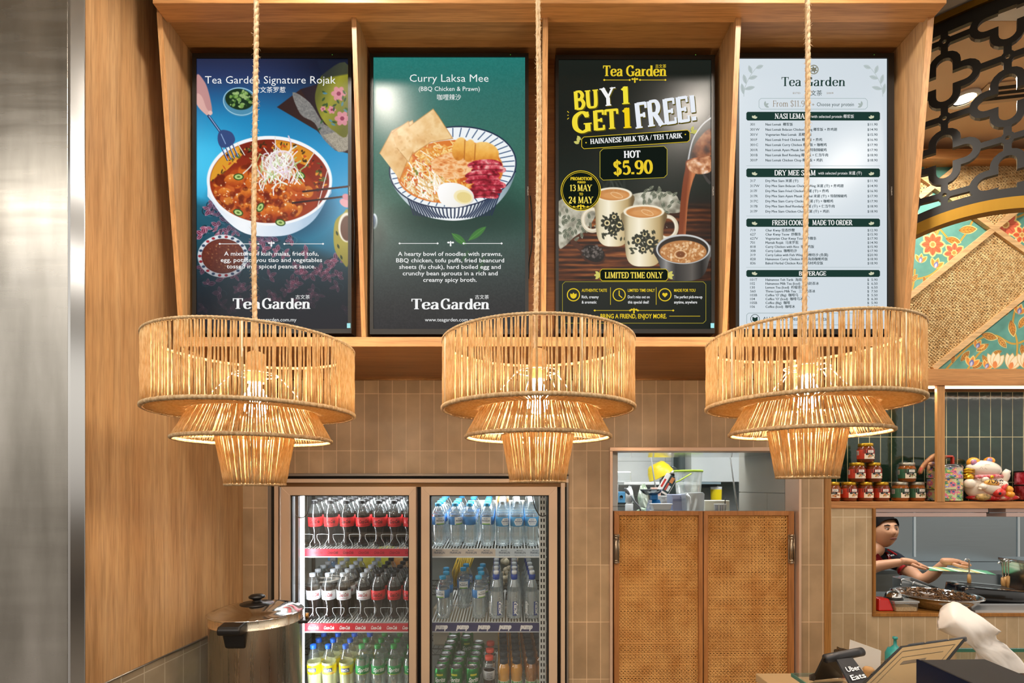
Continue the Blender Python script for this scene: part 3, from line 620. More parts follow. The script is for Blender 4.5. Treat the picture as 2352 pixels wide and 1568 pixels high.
    for i in range(110):
        x, y = R.gauss(640, 26), R.gauss(385, 20); a = R.uniform(.6, 2.6); l = R.uniform(16, 42)
        c.line([(x - l * math.cos(a) / 2, y - l * math.sin(a) / 2), (x + R.uniform(-6, 6), y + R.uniform(-4, 4)), (x + l * math.cos(a) / 2, y + l * math.sin(a) / 2)], R.uniform(1.6, 3.4), R.choice(['#ffffff', '#eef0e2', '#cfdcae', '#e3cfe0', '#f5f3ea', '#a9c27c']), 1, .9, True)
    c.ring(648, 372, 26, 24, 4, '#ead5e6', 0, 2, .8); c.ring(640, 368, 32, 20, 3, '#f6f1f6', -20, 1.5, .8)
    for k in range(4): c.line([(505 + k * 8, 330 - k * 4), (522 + k * 8, 368 - k * 3)], 3.2, '#2f4675'); c.line([(506 + k * 8, 330 - k * 4), (523 + k * 8, 367 - k * 3)], 1.1, '#c3d6f2')
    c.poly(crom([(502, 305), (512, 298), (532, 304), (540, 322), (528, 336), (508, 338), (500, 322)], 4, True), '#33497c', 1.5); c.line([(508, 308), (518, 330)], 2, '#a3bfe6', 1, .8)
    c.line([(696, 440), (800, 428)], 4.5, '#3a1a1d'); c.line([(672, 466), (800, 450)], 4.5, '#311419'); c.ell(793, 466, 14, 9, '#e6a5ac', 30, 2); c.ell(795, 452, 9, 7, '#d98d97', 20, 2)
    c.poly(crom([(766, 545), (770, 508), (788, 490), (800, 488), (800, 606), (784, 598), (770, 576)], 5, True), '#a5983c', 2); c.ell(797, 522, 20, 34, '#e9e2cf', 0, 2); c.ell(798, 524, 16, 29, '#5d3626', 0, 2)
    for x, y in ((775, 560), (782, 585), (772, 530)): leaf(c, x, y, 12, 5, 70, '#2c3d1c')
    c.ell(512, 588, 58, 49, '#d9dee2', 0, 1.5); c.ell(512, 588, 49, 40, '#5a2019', 0, 1.5)
    for k in range(22): a = k * .2856; c.ell(512 + 53 * math.cos(a), 588 + 44.5 * math.sin(a), 4, 3, R.choice(['#a02431', '#2f4663']), 0, 1)
    c.put(c.win(464, 550, 560, 630), .6 * vn(*[q[c.win(464, 550, 560, 630)] for q in (c.X, c.Y)], .3, 9) * (((c.X[c.win(464, 550, 560, 630)] - 512) / 47) ** 2 + ((c.Y[c.win(464, 550, 560, 630)] - 588) / 38) ** 2 < 1), '#8c4a30'); blobs(c, 50, (512, 588, 40, 32), ['#b98a5e', '#a8643a'], .8, 2, .8)
    dim = np.clip((c.Y - 560) / 150, 0, 1)[..., None]; c.a[:] = c.a * (1 - dim * .62) + np.array(hx('#25262e')) * dim * .55
    return c
def art_laksa():
    c = Canvas(858, 132, 348, 624, 1.0)
    base = stops(c.Y, [(132, '#23766f'), (220, '#2e6e66'), (380, '#3a6b5d'), (480, '#2f594c'), (560, '#304a44'), (640, '#303a39'), (700, '#2c2e2f'), (756, '#27272a')])
    g = .5 + .5 * (c.X - 858) / 348; n_ = (vn(c.X, c.Y, .35, 3) - .5) * .05; c.a[:] = np.clip(base + n_[..., None] + (1 - g[..., None]) * .035, 0, 1)
    c.ell(1050, 500, 135, 42, '#16352e', 0, 34, .75); c.ell(1110, 470, 110, 60, '#1b3b33', 20, 40, .5)
    for p in ((1038, 536, 42, 16, 38), (1076, 552, 52, 15, -38), (1062, 600, 30, 14, -60), (1112, 590, 40, 12, 110)): leaf(c, *p[:2], p[2], p[3], p[4], '#3b7a33' if p[1] < 580 else '#2f5238', None, .9 if p[1] < 580 else .5, '#5d9b45')
    # bowl body, striped
    body = crom([(893, 375), (900, 420), (930, 462), (968, 492), (1010, 504), (1055, 506), (1100, 496), (1140, 470), (1170, 432), (1187, 385), (1186, 360), (1040, 380)], 6, True)
    c.poly(body, lambda x, y: stops(x, [(890, '#9fb4be'), (980, '#e4ebee'), (1060, '#f3f5f6'), (1130, '#b9c9d1'), (1190, '#6f8791')]), 1.2, 1, lambda x, y: (np.abs(x - 1040) < 145) * 1.0)
    for i in range(30):
        t = i / 29; x0 = 896 + 288 * t; yy = 388 + 88 * math.sin(math.pi * (t * .96 + .02)) ** .8; xb = 1040 + (x0 - 1040) * .62; c.line([(x0, yy - 4), ((x0 * .55 + xb * .45), yy + 20), (xb, 500 - 28 * abs(t - .5) ** 2)], 3.6, '#1c2b49', 1, .9, True, False, None)
    c.ell(1040, 384, 147, 94, '#1b2947', -6, 1.2); c.ell(1040, 384, 144, 91, '#eef3f5', -6, 1.2)
    for i in range(46):
        a = i * 2 * math.pi / 46; ca, sa = math.cos(a), math.sin(a); rr = math.radians(-6)
        q = [(1040 + 143 * k * ca * math.cos(rr) - 90 * k * sa * math.sin(rr) * -1 * -1, 384 + 143 * k * ca * math.sin(rr) + 90 * k * sa * math.cos(rr)) for k in (.99, .78)]; c.line(q, 2.4, '#2f4f78', 1, .95)
    ins = lambda x, y: np.clip((1 - np.sqrt(((x - 1034) / 122) ** 2 + ((y - 394) / 72) ** 2)) * 50, 0, 1)
    c.ell(1034, 394, 122, 72, '#d9772a', -4, 2)
    blobs(c, 150, (1034, 392, 112, 62), ['#e8923a', '#d8691f', '#f0ab52', '#c4551a', '#f3bf6d'], 4, 12, .8, 2)
    for i in range(190):                                       # noodles
        x, y = R.gauss(1010, 42), R.gauss(372, 26); a = R.uniform(0, 6.28); l = R.uniform(16, 36)
        c.line([(x, y), (x + l * .5 * math.cos(a), y + l * .5 * math.sin(a) + R.uniform(-8, 8)), (x + l * math.cos(a + .8), y + l * .6 * math.sin(a + .8))], R.uniform(2, 3.6), R.choice(['#f1b552', '#e39a38', '#f6cf7f', '#d98228', '#f7dca2']), 1, .9, True, False, ins)
    for i in range(150):                                       # bean sprouts
        x, y = R.gauss(968, 22), R.gauss(416, 26); a = R.gauss(1.1, .5); l = R.uniform(22, 46)
        c.line([(x, y), (x + l * .5 * math.cos(a) + R.uniform(-5, 5), y + l * .5 * math.sin(a)), (x + l * math.cos(a), y + l * math.sin(a) * .8)], R.uniform(1.8, 3.4), R.choice(['#fbf3df', '#f3e3bd', '#ffffff', '#ead09a', '#f7ecd0', '#d9b070']), 1, .9, True, False, ins)
    blobs(c, 36, (985, 405, 55, 40), ['#c2441a', '#d95f22', '#6d7a2c'], 1.5, 4, .8)
    for p in ([(990, 372), (1030, 350), (1080, 352), (1096, 372), (1060, 392), (1010, 404)], [(1000, 390), (1050, 370), (1096, 380), (1080, 402), (1030, 412)]):   # chicken
        c.poly(crom(p, 5, True), lambda x, y: stops(np.clip(vn(x, y * 2.2, .09, 6) * 100, 0, 100), [(20, '#c96a2c'), (45, '#eda765'), (70, '#f7cf9d'), (90, '#d8813f')]), 2)
    for k, (x, y, w_, h_, a) in enumerate(((1056, 342, 17, 27, 12), (1078, 346, 14, 26, 8), (1112, 352, 34, 26, 10))):   # tofu puffs
        c.ell(x, y, w_, h_, lambda p, q: stops(np.clip((q - y + h_) / (2 * h_) * 80 + 30 * vn(p, q, .12, k), 0, 110), [(0, '#f8d489'), (50, '#eeb04f'), (90, '#cf7f28'), (110, '#a95a18')]), a, 2)
    c.line([(1068, 322), (1066, 366)], 2.5, '#a4571b', 2, .7); c.line([(1092, 332), (1090, 366)], 2.5, '#a4571b', 2, .7)
    for k in range(7):                                         # red roast pork slices
        x, y = 1096 + 9 * math.sin(k * 1.9), 372 + k * 12
        c.poly(crom([(x - 22, y + 6), (x - 2, y - 4), (x + 34, y - 6), (x + 56, y + 2), (x + 52, y + 12), (x + 16, y + 10), (x - 14, y + 14)], 4, True), lambda p, q: stops(np.clip(vn(p, q, .10, k + 3) * 100, 0, 100), [(22, '#6e0f1d'), (45, '#b0243a'), (65, '#d8606a'), (85, '#f0b3ae')]), 1.5); c.line([(x - 18, y + 8), (x + 8, y + 5), (x + 50, y + 6)], 2.2, '#5c0d18', 1.5, .7, True)
    c.poly(crom([(1005, 440), (1012, 424), (1034, 419), (1060, 424), (1084, 440), (1088, 460), (1070, 472), (1036, 476), (1012, 464)], 6, True), lambda x, y: stops(x + y * .6, [(1260, '#ffffff'), (1330, '#f2efe8'), (1380, '#d9d2c6')]), 1.2); c.ell(1064, 452, 22, 16, '#f3e6b6', 12, 1.5); c.ell(1066, 453, 17, 12, '#e6d28c', 12, 2)
    for p, s0 in (([(872, 352), (900, 300), (948, 276), (958, 330), (934, 372), (918, 412)], 1), ([(900, 305), (938, 278), (952, 342), (938, 372), (912, 340)], 2), ([(940, 290), (995, 250), (1008, 268), (1040, 318), (990, 326), (950, 352)], 3)):
        c.poly(p, lambda x, y: stops(np.clip(vn(x, y, .045, s0, 4) * 90 + (x - 870) * .18, 0, 120), [(15, '#c98f4e'), (45, '#e3b677'), (75, '#f0cf98'), (110, '#d6a05c')]), 1.5); c.line(p, 2, '#b97f3e', 1.5, .7)
    blobs(c, 70, (950, 330, 50, 45), ['#e9c288', '#c58c48', '#f3d9a8'], 1, 5, .35, 2)
    c.ell(860, 508, 7, 18, '#c9d6da', 0, 1); c.ell(858, 508, 5, 14, '#5d6f8a', 0, 1); c.ell(862, 545, 22, 34, '#1d332e', 0, 18, .6)
    return c
def art_tea():
    c = Canvas(1283, 138, 350, 618, 1.0)
    c.a[:] = stops(c.Y, [(138, '#1b211d'), (300, '#141a17'), (430, '#17211c'), (470, '#1d1a17'), (640, '#20120b'), (645, '#121a15'), (756, '#141b17')])
    wd = c.win(1283, 462, 1633, 642)
    c.put(wd, np.clip((c.Y[wd] - 462) / 24, 0, 1), lambda x, y: stops(np.clip(vn(x * .12, y, .14, 4, 4) * 100 + 16 * np.sin(y * .55), 0, 110) * np.clip(1.15 - np.abs(x - 1420) / 420, .3, 1), [(10, '#170b06'), (38, '#3b1c0d'), (62, '#6e3819'), (90, '#a1602f')]))
    # printed cloth behind and at the side
    for p in ([(1440, 452), (1490, 440), (1545, 444), (1560, 462), (1560, 488), (1500, 486), (1450, 478)], [(1283, 462), (1330, 470), (1368, 486), (1352, 520), (1318, 545), (1296, 566), (1283, 562)]):
        c.poly(crom(p, 4, True), lambda x, y: stops(np.clip(vn(x, y, .06, 5) * 100, 0, 100), [(15, '#6f6b5c'), (50, '#b3ae9b'), (80, '#d9d5c4')]), 1.5)
        x0, y0 = np.mean(p, 0)
        for i in range(60):
            x, y = x0 + R.uniform(-60, 60), y0 + R.uniform(-40, 40)
            if c.win(x, y, x, y): leaf(c, x, y, 15, 6, R.choice([20, 80, 140, 200, 260, 320]), '#2a3626', '#8f927c', .9, '#c9c4b0') if abs(x - x0) / 55 + abs(y - y0) / 48 < 1 else None
    # mugs
    for k, (x0, x1, y0, y1, hd) in enumerate(((1365, 1452, 446, 566, -1), (1432, 1526, 486, 612, 1))):
        cx_, rx = (x0 + x1) / 2, (x1 - x0) / 2
        hx_, hy = (x0 - 4, 505) if hd < 0 else (x1 + 6, 522); c.ring(hx_, hy, 22, 25, 9, '#d8cbb0', 0, 1.5); c.ring(hx_ - 1, hy - 1, 21, 24, 3, '#f3ead6', 0, 1.5, .8)
        bd = [(x0, y0), (x0 + 2, y0 + 40), (x0 + 6, y1 - 26), (x0 + 20, y1 - 4), (cx_, y1), (x1 - 20, y1 - 4), (x1 - 6, y1 - 26), (x1 - 2, y0 + 40), (x1, y0)]
        c.poly(crom(bd, 5, True), lambda x, y: stops((x - x0) / (x1 - x0) * 100, [(0, '#8d7a55'), (14, '#d9cca9'), (38, '#f6edd4'), (62, '#dccba3'), (88, '#b59a68'), (100, '#6d5735')]), 1.2)
        for (fx, fy, fr) in ((cx_ - 14, y0 + 66, 12), (cx_ + 14, y0 + 70, 13), (cx_ + 2, y0 + 52, 9), (cx_ - 2, y0 + 86, 9)):
            for j in range(7): c.ell(fx + fr * .8 * math.cos(j * .9), fy + fr * .8 * math.sin(j * .9), fr * .5, fr * .34, '#1c1f16', j * 51, 1, .9)
            c.ell(fx, fy, fr * .55, fr * .55, '#e2cf9c', 0, 1); c.ell(fx, fy, fr * .3, fr * .3, '#23241a', 0, 1)
        for j in range(22): leaf(c, cx_ + R.uniform(-.75, .75) * rx, y0 + R.uniform(46, 100), 11, 5, R.uniform(0, 360), '#22271a', None, .85)
        c.ell(cx_, y0, rx, 16, '#f1e8d0', 0, 1.2); c.ell(cx_, y0 + 1, rx - 6, 13, '#c48244', 0, 1.2); c.ell(cx_ + 4, y0 + 3, rx - 14, 8, '#d89a5c', 0, 3, .8); c.ring(cx_ + 8, y0 + 2, 14, 5, 2, '#f0c792', 20, 1, .8)
        for j in range(16): c.line([(cx_ - 24 + j * 3.4, y0 - 2), (cx_ - 18 + j * 3 + R.uniform(-6, 6), y0 - 16), (cx_ - 22 + j * 3 + R.uniform(-10, 10), y0 - 34)], 2.2, '#cfc8bf', 4, .09, True)
    # pouring jug, stream, pot
    c.poly(crom([(1578, 372), (1590, 325), (1612, 290), (1634, 272), (1634, 420), (1600, 380)], 5, True), '#3c3a38', 1.5); c.poly(crom([(1588, 360), (1600, 325), (1634, 296), (1634, 370), (1606, 372)], 5, True), lambda x, y: stops(np.clip(vn(x, y, .06, 2) * 100, 0, 100), [(20, '#3c1b0e'), (55, '#8a4a24'), (90, '#c48a5c')]), 3)
    c.line([(1580, 372), (1591, 322), (1612, 288), (1634, 270)], 3, '#cfd2d3', 1, .9, True); c.poly([(1600, 378), (1634, 356), (1634, 420)], '#1b1a1a', 2)
    c.poly(crom([(1578, 368), (1610, 362), (1604, 384), (1590, 420), (1580, 470), (1570, 590), (1556, 590), (1562, 480), (1568, 420), (1574, 388)], 6, True), lambda x, y: stops(np.clip((x - 1566 - (590 - y) * .1) * 4 + 30 * vn(x * 3, y * .2, .1, 7), 0, 110), [(0, '#7d3a1c'), (40, '#c77a4b'), (70, '#a55529'), (110, '#6d2d12')]), 1.5)
    c.poly(crom([(1578, 372), (1604, 364), (1634, 360), (1634, 392), (1606, 400), (1584, 392)], 5, True), lambda x, y: stops(np.clip(vn(x, y, .1, 8) * 100, 0, 100), [(20, '#8a4724'), (55, '#cf9468'), (85, '#f2dccb')]), 2)
    c.poly(crom([(1508, 566), (1512, 600), (1530, 636), (1570, 646), (1612, 636), (1628, 600), (1630, 562)], 5, True), lambda x, y: stops(x, [(1508, '#232323'), (1530, '#8f8d8a'), (1552, '#2e2c2b'), (1590, '#5d5853'), (1612, '#1d1b1a'), (1632, '#6d6a66')]), 1.5)
    c.ell(1569, 572, 62, 34, '#c9cbca', 0, 1.2); c.ell(1569, 573, 58, 31, '#2b211a', 0, 1.2); c.ell(1569, 578, 54, 26, '#b87c46', 0, 1.5); blobs(c, 160, (1569, 578, 50, 23), ['#d8a36a', '#e6bd8c', '#a3642f', '#f0d4ae'], 1.2, 4, .7, 1); c.ell(1563, 584, 10, 7, '#7a4420', 0, 2); c.ring(1563, 584, 13, 9, 2, '#f0cfa5', 0, 1, .8)
    c.line([(1316, 556), (1338, 574)], 11, '#4a2617', 1.5); c.ell(1362, 584, 30, 22, '#3e1f12', 25, 1.5); c.ell(1363, 582, 26, 18, '#15110f', 25, 1.5); blobs(c, 90, (1362, 580, 24, 17), ['#2c2623', '#4b4440', '#0d0b0a', '#6b625d'], 1.2, 4, .9, 1)
    return c
GOLD, WHT, DKG = hx('#e8c92f'), hx('#f4f5f4'), hx('#1f3a33')
# ---- build the screens
s1 = tv(452, 800, 135, 756, 443, 808, 124, 766, 'portrait screen showing a blue rojak poster with a bowl and chopsticks')
obj('picture', art_rojak().mesh(onv(0)), SCREEN, s1)
b = MB(); f = on(1.0)
letter(b, 'Tea Garden Signature Rojak', 471, 771, 192, 17, WHT, f, -.004); letter(b, '古文茶罗惹', 583, 656, 212, 12, WHT, f, 0, unit=.8)
flour(b, 505, 742, 560, WHT, f)
for i, (t, x0, x1) in enumerate((('A mixture of kuih malas, fried tofu,', 515, 732), ('egg, potato, you tiao and vegetables', 507, 740), ('tossed in a spiced peanut sauce.', 521, 725))): letter(b, t, x0, x1, 587 + i * 14.6, 9.3, WHT, f, .008)
tealogo(b, 535, 713, 709, 24, WHT, f, 679, 712, 686, 9); letter(b, 'www.teagarden.com.my', 567, 681, 738, 8, WHT, f)
obj('lettering', b, INK, s1)
s2 = tv(858, 1206, 132, 756, 850, 1214, 124, 768, 'portrait screen showing a green laksa poster with a striped noodle bowl')
obj('picture', art_laksa().mesh(onv(0)), SCREEN, s2)
b = MB()
letter(b, 'Curry Laksa Mee', 941, 1122, 188, 17, WHT, f, -.004); letter(b, '(BBQ Chicken & Prawn)', 962, 1102, 209, 10, WHT, f); letter(b, '咖哩辣沙', 1004, 1059, 229, 12, WHT, f, 0, unit=.8)
flour(b, 918, 1152, 559, WHT, f)
for i, (t, x0, x1) in enumerate((('A hearty bowl of noodles with prawns,', 914, 1153), ('BBQ chicken, tofu puffs, fried beancurd', 910, 1158), ('sheets (fu chuk), hard boiled egg and', 917, 1150), ('crunchy bean sprouts in a rich and', 925, 1143), ('creamy spicy broth.', 972, 1095))): letter(b, t, x0, x1, 587.5 + i * 14.9, 9.3, WHT, f, .008)
tealogo(b, 945, 1124, 710, 24, WHT, f, 1091, 1123, 686, 9); letter(b, 'www.teagarden.com.my', 976, 1092, 738, 8, WHT, f)
obj('lettering', b, INK, s2)
s3 = tv(1283, 1633, 138, 756, 1276, 1641, 128, 766, 'portrait screen showing a black and gold milk tea promotion poster')
obj('picture', art_tea().mesh(onv(0)), SCREEN, s3)
b = MB(); g = on(1.6)
def frame(mb, pts, w_, col, fn):
    n = len(pts)
    for i in range(n):
        (ax, ay), (bx, by) = pts[i], pts[(i + 1) % n]; l = math.hypot(bx - ax, by - ay); nx_, ny_ = -(by - ay) / l * w_ / 2, (bx - ax) / l * w_ / 2
        mb.add([fn(ax + nx_, ay + ny_), fn(bx + nx_, by + ny_), fn(bx - nx_, by - ny_), fn(ax - nx_, ay - ny_)], [(0, 1, 2, 3)], 0, False, col)
def fillp(mb, pts, col, fn): mb.add([fn(*p) for p in pts], [tuple(range(len(pts)))], 0, False, col)
def notch(x0, y0, x1, y1, k=6, sk=0): return [(x0 + k, y0), (x1 - k, y0 - sk), (x1, y0 + k - sk), (x1, y1 - k - sk), (x1 - k, y1 - sk), (x0 + k, y1), (x0, y1 - k), (x0, y0 + k)]
def circ(cx_, cy_, r, n=36): return [(cx_ + r * math.cos(i * 2 * math.pi / n), cy_ + r * math.sin(i * 2 * math.pi / n)) for i in range(n)]
def lf(mb, x, y, l, w_, ang, col, fn):
    a = math.radians(ang); u, v = (math.cos(a), math.sin(a)), (-math.sin(a), math.cos(a))
    fillp(mb, [(x + u[0] * l * t + v[0] * w_ * s_ * math.sin(math.pi * t) ** .8, y + u[1] * l * t + v[1] * w_ * s_ * math.sin(math.pi * t) ** .8) for s_, ts in ((1, (0, .15, .3, .5, .7, .85, 1)), (-1, (.85, .7, .5, .3, .15))) for t in ts], col, fn)
roman(b, 'Tea', 1385, 1430, 175, 24, GOLD, g, .2, .08, .08); roman(b, 'Garden', 1438, 1531, 175, 24, GOLD, g, .2, .08, .08); letter(b, '古文茶', 1505, 1530, 156, 8, GOLD, g, 0, unit=.85); flour(b, 1388, 1528, 184, GOLD, g, 1.2, 12)
SHD = hx('#5d5313')
for q, col in ((on(1.2), SHD), (g, None)):
    o = 2.2 if col is not None else 0
    for t, x0, x1, yb, cap, cc, rt in (('BU', 1320, 1376, 252, 41, None, .1), ('Y', 1379, 1416, 245, 41, WHT, .1), ('1', 1427, 1446, 240, 40, hx('#f0e23c'), .08), ('G', 1315, 1360, 306, 46, None, .09), ('ET', 1364, 1422, 300, 45, None, .09), ('1', 1430, 1450, 295, 46, hx('#f3cf1c'), .08), ('FREE!', 1460, 1601, 296, 58, hx('#e9eef5'), .14)):
        roman(b, t, x0 + o, x1 + o, yb + o, cap, col if col is not None else (cc if cc is not None else hx('#f2dc3a')), q, .23, .12, .06, rt, .04)
k = on(1.3); fillp(b, notch(1336, 315, 1584, 342, 5, 16), hx('#141b16'), k); frame(b, notch(1336, 315, 1584, 342, 5, 16), 1.2, GOLD, g)
roman(b, 'HAINANESE MILK TEA / TEH TARIK', 1356, 1568, 331, 11.5, WHT, g, .2, .1, .06, .066)
for x, y in ((1346, 328), (1574, 309)): fillp(b, circ(x, y, 1.6, 8), GOLD, g)
for x, y, a in ((1330, 330, 200), (1330, 328, 250), (1334, 322, 230), (1586, 306, -30), (1588, 302, -70), (1592, 308, -50)): lf(b, x, y, 13, 3.4, a, hx('#c9c56a'), g)
for a in (205, 180, 155): frame(b, [(1312 + 6 * math.cos(math.radians(a)), 265 + 14 * math.sin(math.radians(a + 0))), (1312 - 9 + 0 * a, 265 + 22 * math.sin(math.radians(a)))], 1.6, GOLD, g)
fillp(b, notch(1378, 342, 1532, 414, 7, 6), hx('#131a15'), k); frame(b, notch(1378, 342, 1532, 414, 7, 6), 1.3, hx('#b7a83a'), g)
roman(b, 'HOT', 1433, 1471, 363, 16, WHT, g, .22, .11, .05, .03); roman(b, '$5.90', 1409, 1500, 402, 31, GOLD, g, .22, .11, .05, .04)
fillp(b, circ(1334, 438, 46), hx('#121a14'), k); frame(b, circ(1334, 438, 45.5), 1.6, GOLD, g); frame(b, circ(1334, 438, 42), .9, GOLD, g)
roman(b, 'PROMOTIOB', 1310, 1360, 414, 7, GOLD, g, .24, .12, .05); roman(b, 'PERIOD', 1326, 1345, 421, 4.5, GOLD, g, .24, .12, .05); roman(b, '13 MAY', 1309, 1360, 439, 14.5, hx('#f0d95a'), g, .2, .1, .06); roman(b, 'TO', 1330, 1339, 449, 6, GOLD, g, .22, .1, .05); roman(b, '24 MAY', 1306, 1363, 467, 15, hx('#f0d95a'), g, .2, .1, .06); flour(b, 1318, 1350, 475, GOLD, g, 1, 7)
fillp(b, notch(1378, 618, 1534, 645, 5), hx('#141c16'), k); frame(b, notch(1378, 618, 1534, 645, 5), 1.2, GOLD, g); roman(b, 'LIMITED TIME ONLY', 1389, 1523, 639, 14, hx('#f0d95a'), g, .2, .1, .06)
for s_, x in ((-1, 1378), (1, 1534)):
    for a in (0, 40, -40): lf(b, x, 632, 14, 3.4, (180 if s_ < 0 else 0) + a, hx('#cfc76a'), g)
frame(b, notch(1292, 647, 1621, 742, 6), 1.3, hx('#9a8f35'), g)
for i, (cx_, t, x0, x1, l1, l2, e1, e2) in enumerate(((1317, 'AUTHENTIC TASTE', 1336, 1394, 'Rich, creamy', '& aromatic', 1375, 1370), (1422, 'LIMITED TIME ONLY', 1442, 1504, "Don't miss out on", 'this special deal!', 1492, 1490), (1527, 'MADE FOR YOU', 1548, 1597, 'The perfect pick-me-up', 'anytime, anywhere', 1613, 1601))):
    frame(b, circ(cx_, 677, 14), 2.2, GOLD, g); letter(b, t, x0, x1, 670, 6.6, GOLD, g, .018); letter(b, l1, x0, e1, 685, 6.5, WHT, g, .01); letter(b, l2, x0, e2, 697, 6.5, WHT, g, .01)
    if i: frame(b, [(cx_ - 20, 660), (cx_ - 20, 700)], 1, GOLD, g)
for a in (-60, -120, -90): lf(b, 1317, 686, 14, 3.4, a, GOLD, g)
frame(b, [(1422, 667), (1422, 679)], 2.2, GOLD, g); frame(b, [(1422, 678), (1429, 684)], 2.2, GOLD, g)
fillp(b, [(1527 + .62 * 16 * math.sin(t) ** 3 * .62, 677 - .38 * (13 * math.cos(t) - 5 * math.cos(2 * t) - 2 * math.cos(3 * t) - math.cos(4 * t))) for t in np.linspace(0, 6.28, 28)[:-1]], GOLD, g)
flour(b, 1366, 1546, 713, GOLD, g, 1, 9); letter(b, 'BRING A FRIEND, ENJOY MORE.', 1379, 1531, 731, 10, GOLD, g, .02)
for q in ((1330, 1374), (1537, 1608)): frame(b, [(q[0], 726), (q[1], 726)], 1, GOLD, g)
obj('lettering', b, INK, s3)
s4 = tv(1697, 2038, 135, 756, 1689, 2052, 124, 768, 'portrait screen showing the white price list with green heading bars')
c4 = Canvas(1697, 135, 341, 621, .25, hx('#d3dde4')); c4.a[:] = np.clip(c4.a + ((c4.X - 1860) / 341 * -.02)[..., None], 0, 1)
obj('picture', c4.mesh(onv(0)), SCREEN, s4)
b = MB(); BRN, TXT, LFC = hx('#8f7c63'), hx('#2f3f42'), hx('#b9c4c4')
fillp(b, circ(1869, 160, 11, 28), hx('#8b8a78'), f); fillp(b, circ(1869, 160, 8.6, 28), hx('#d3dde4'), on(1.2))
for a in (-35, 20, 75): lf(b, 1869 - 9 * math.cos(math.radians(a)), 160 - 9 * math.sin(math.radians(a)), 18, 2.6, a, hx('#7d7c6a'), on(1.4))
roman(b, 'Tea', 1795, 1840, 198, 21, DKG, f, .15, .055, .06); roman(b, 'Garden', 1849, 1941, 198, 21, DKG, f, .15, .055, .06)
letter(b, '古文茶', 1848, 1888, 219, 11, DKG, f, 0, unit=.8); letter(b, 'ESTD', 1821, 1838, 216, 4, BRN, f); letter(b, '2009', 1898, 1914, 216, 4, BRN, f)
frame(b, notch(1743, 226, 1992, 251, 5), 1, hx('#9fb0b0'), f); roman(b, 'From $11.90', 1775, 1857, 245, 14, BRN, f, .1, .05, .06); letter(b, '+', 1864, 1871, 244, 7, BRN, f); letter(b, 'Choose your protein', 1876, 1961, 244, 8.4, DKG, f)
for x, s_ in ((1756, 1), (1980, -1)):
    for a in (-30, -80, 20): lf(b, x, 243, 11, 2.4, a if s_ > 0 else 180 - a, hx('#a9b5b2'), f)
for cx_, s_ in ((1704, 1), (2032, -1)):                        # pale leaf sprays in the corners
    frame(b, [(cx_ + s_ * (4 + 34 * q * q), 222 - 72 * q) for q in np.linspace(0, 1, 8)] + [(cx_ + s_ * (4.6 + 34 * q * q), 222 - 72 * q) for q in np.linspace(1, 0, 8)], .7, LFC, on(.8))
    for i in range(6):
        q = (i + .4) / 6; x, y = cx_ + s_ * (4 + 34 * q * q), 222 - 72 * q; a = (-10 if i % 2 else -100) - 12 * q
        lf(b, x, y, 27 - 9 * q, 4.6, a if s_ > 0 else 180 - a, LFC, on(.7)); lf(b, x, y, 25 - 9 * q, .5, a if s_ > 0 else 180 - a, hx('#9fb0b0'), on(.9))
def bar(y0, y1, title, x0, x1, sub=None, sx=None):
    fillp(b, notch(1714, y0, 2021, y1, 3), DKG, f); roman(b, title, x0, x1, y1 - (y1 - y0) * .2, (y1 - y0) * .6, WHT, on(1.5), .19, .09, .07)
    if sub: letter(b, sub, sx[0], sx[1], y1 - (y1 - y0) * .3, 6.4, WHT, on(1.5), 0)
    for x, s_ in ((1731, 1), (2003, -1)):
        for a, l in ((-65, 8), (-20, 9), (-120, 7)): lf(b, x, y1 - 5, l, 2.4, a if s_ > 0 else 180 - a, hx('#cfd2b4'), on(1.5))
def rows(y0, dy, items):
    for i, (n_, t, pr) in enumerate(items):
        y = y0 + i * dy; letter(b, n_, 1723, None, y, 5.6, TXT, f, .006, xs=1.05); letter(b, t, 1758, None, y, 5.5, TXT, f, 0, xs=.96); letter(b, t, 1758.35, None, y, 5.5, TXT, f, 0, xs=.96); letter(b, pr, 2015.5, None, y, 5.5, TXT, f, .006, xs=1.08, align='r')
bar(257, 277, 'NASI LEMAK', 1779, 1857, 'with selected protein 椰浆饭', (1863, 1961))
rows(288.5, 11.75, [('301', 'Nasi Lemak  椰浆饭', '$11.90'), ('301W', 'Nasi Lemak Belacan Chicken Wing 椰浆饭 + 炸鸡翅', '$14.90'), ('301V', 'Vegetarian Nasi Lemak  素椰浆饭', '$15.90'), ('301F', 'Nasi Lemak Fried Chicken 椰浆饭 + 炸鸡', '$16.90'), ('301C', 'Nasi Lemak Curry Chicken 椰浆饭 + 咖喱鸡', '$17.90'), ('301R', 'Nasi Lemak Ayam Masak Sambal 特制辣椒鸡', '$17.90'), ('301B', 'Nasi Lemak Beef Rendang 椰浆饭 + 仁当牛肉', '$18.90'), ('301P', 'Nasi Lemak Chicken Chop 椰浆饭 + 鸡扒', '$18.90')])
bar(387, 407, 'DRY MEE SIAM', 1779, 1873, 'with selected protein 米暹 (干)', (1879, 1979))
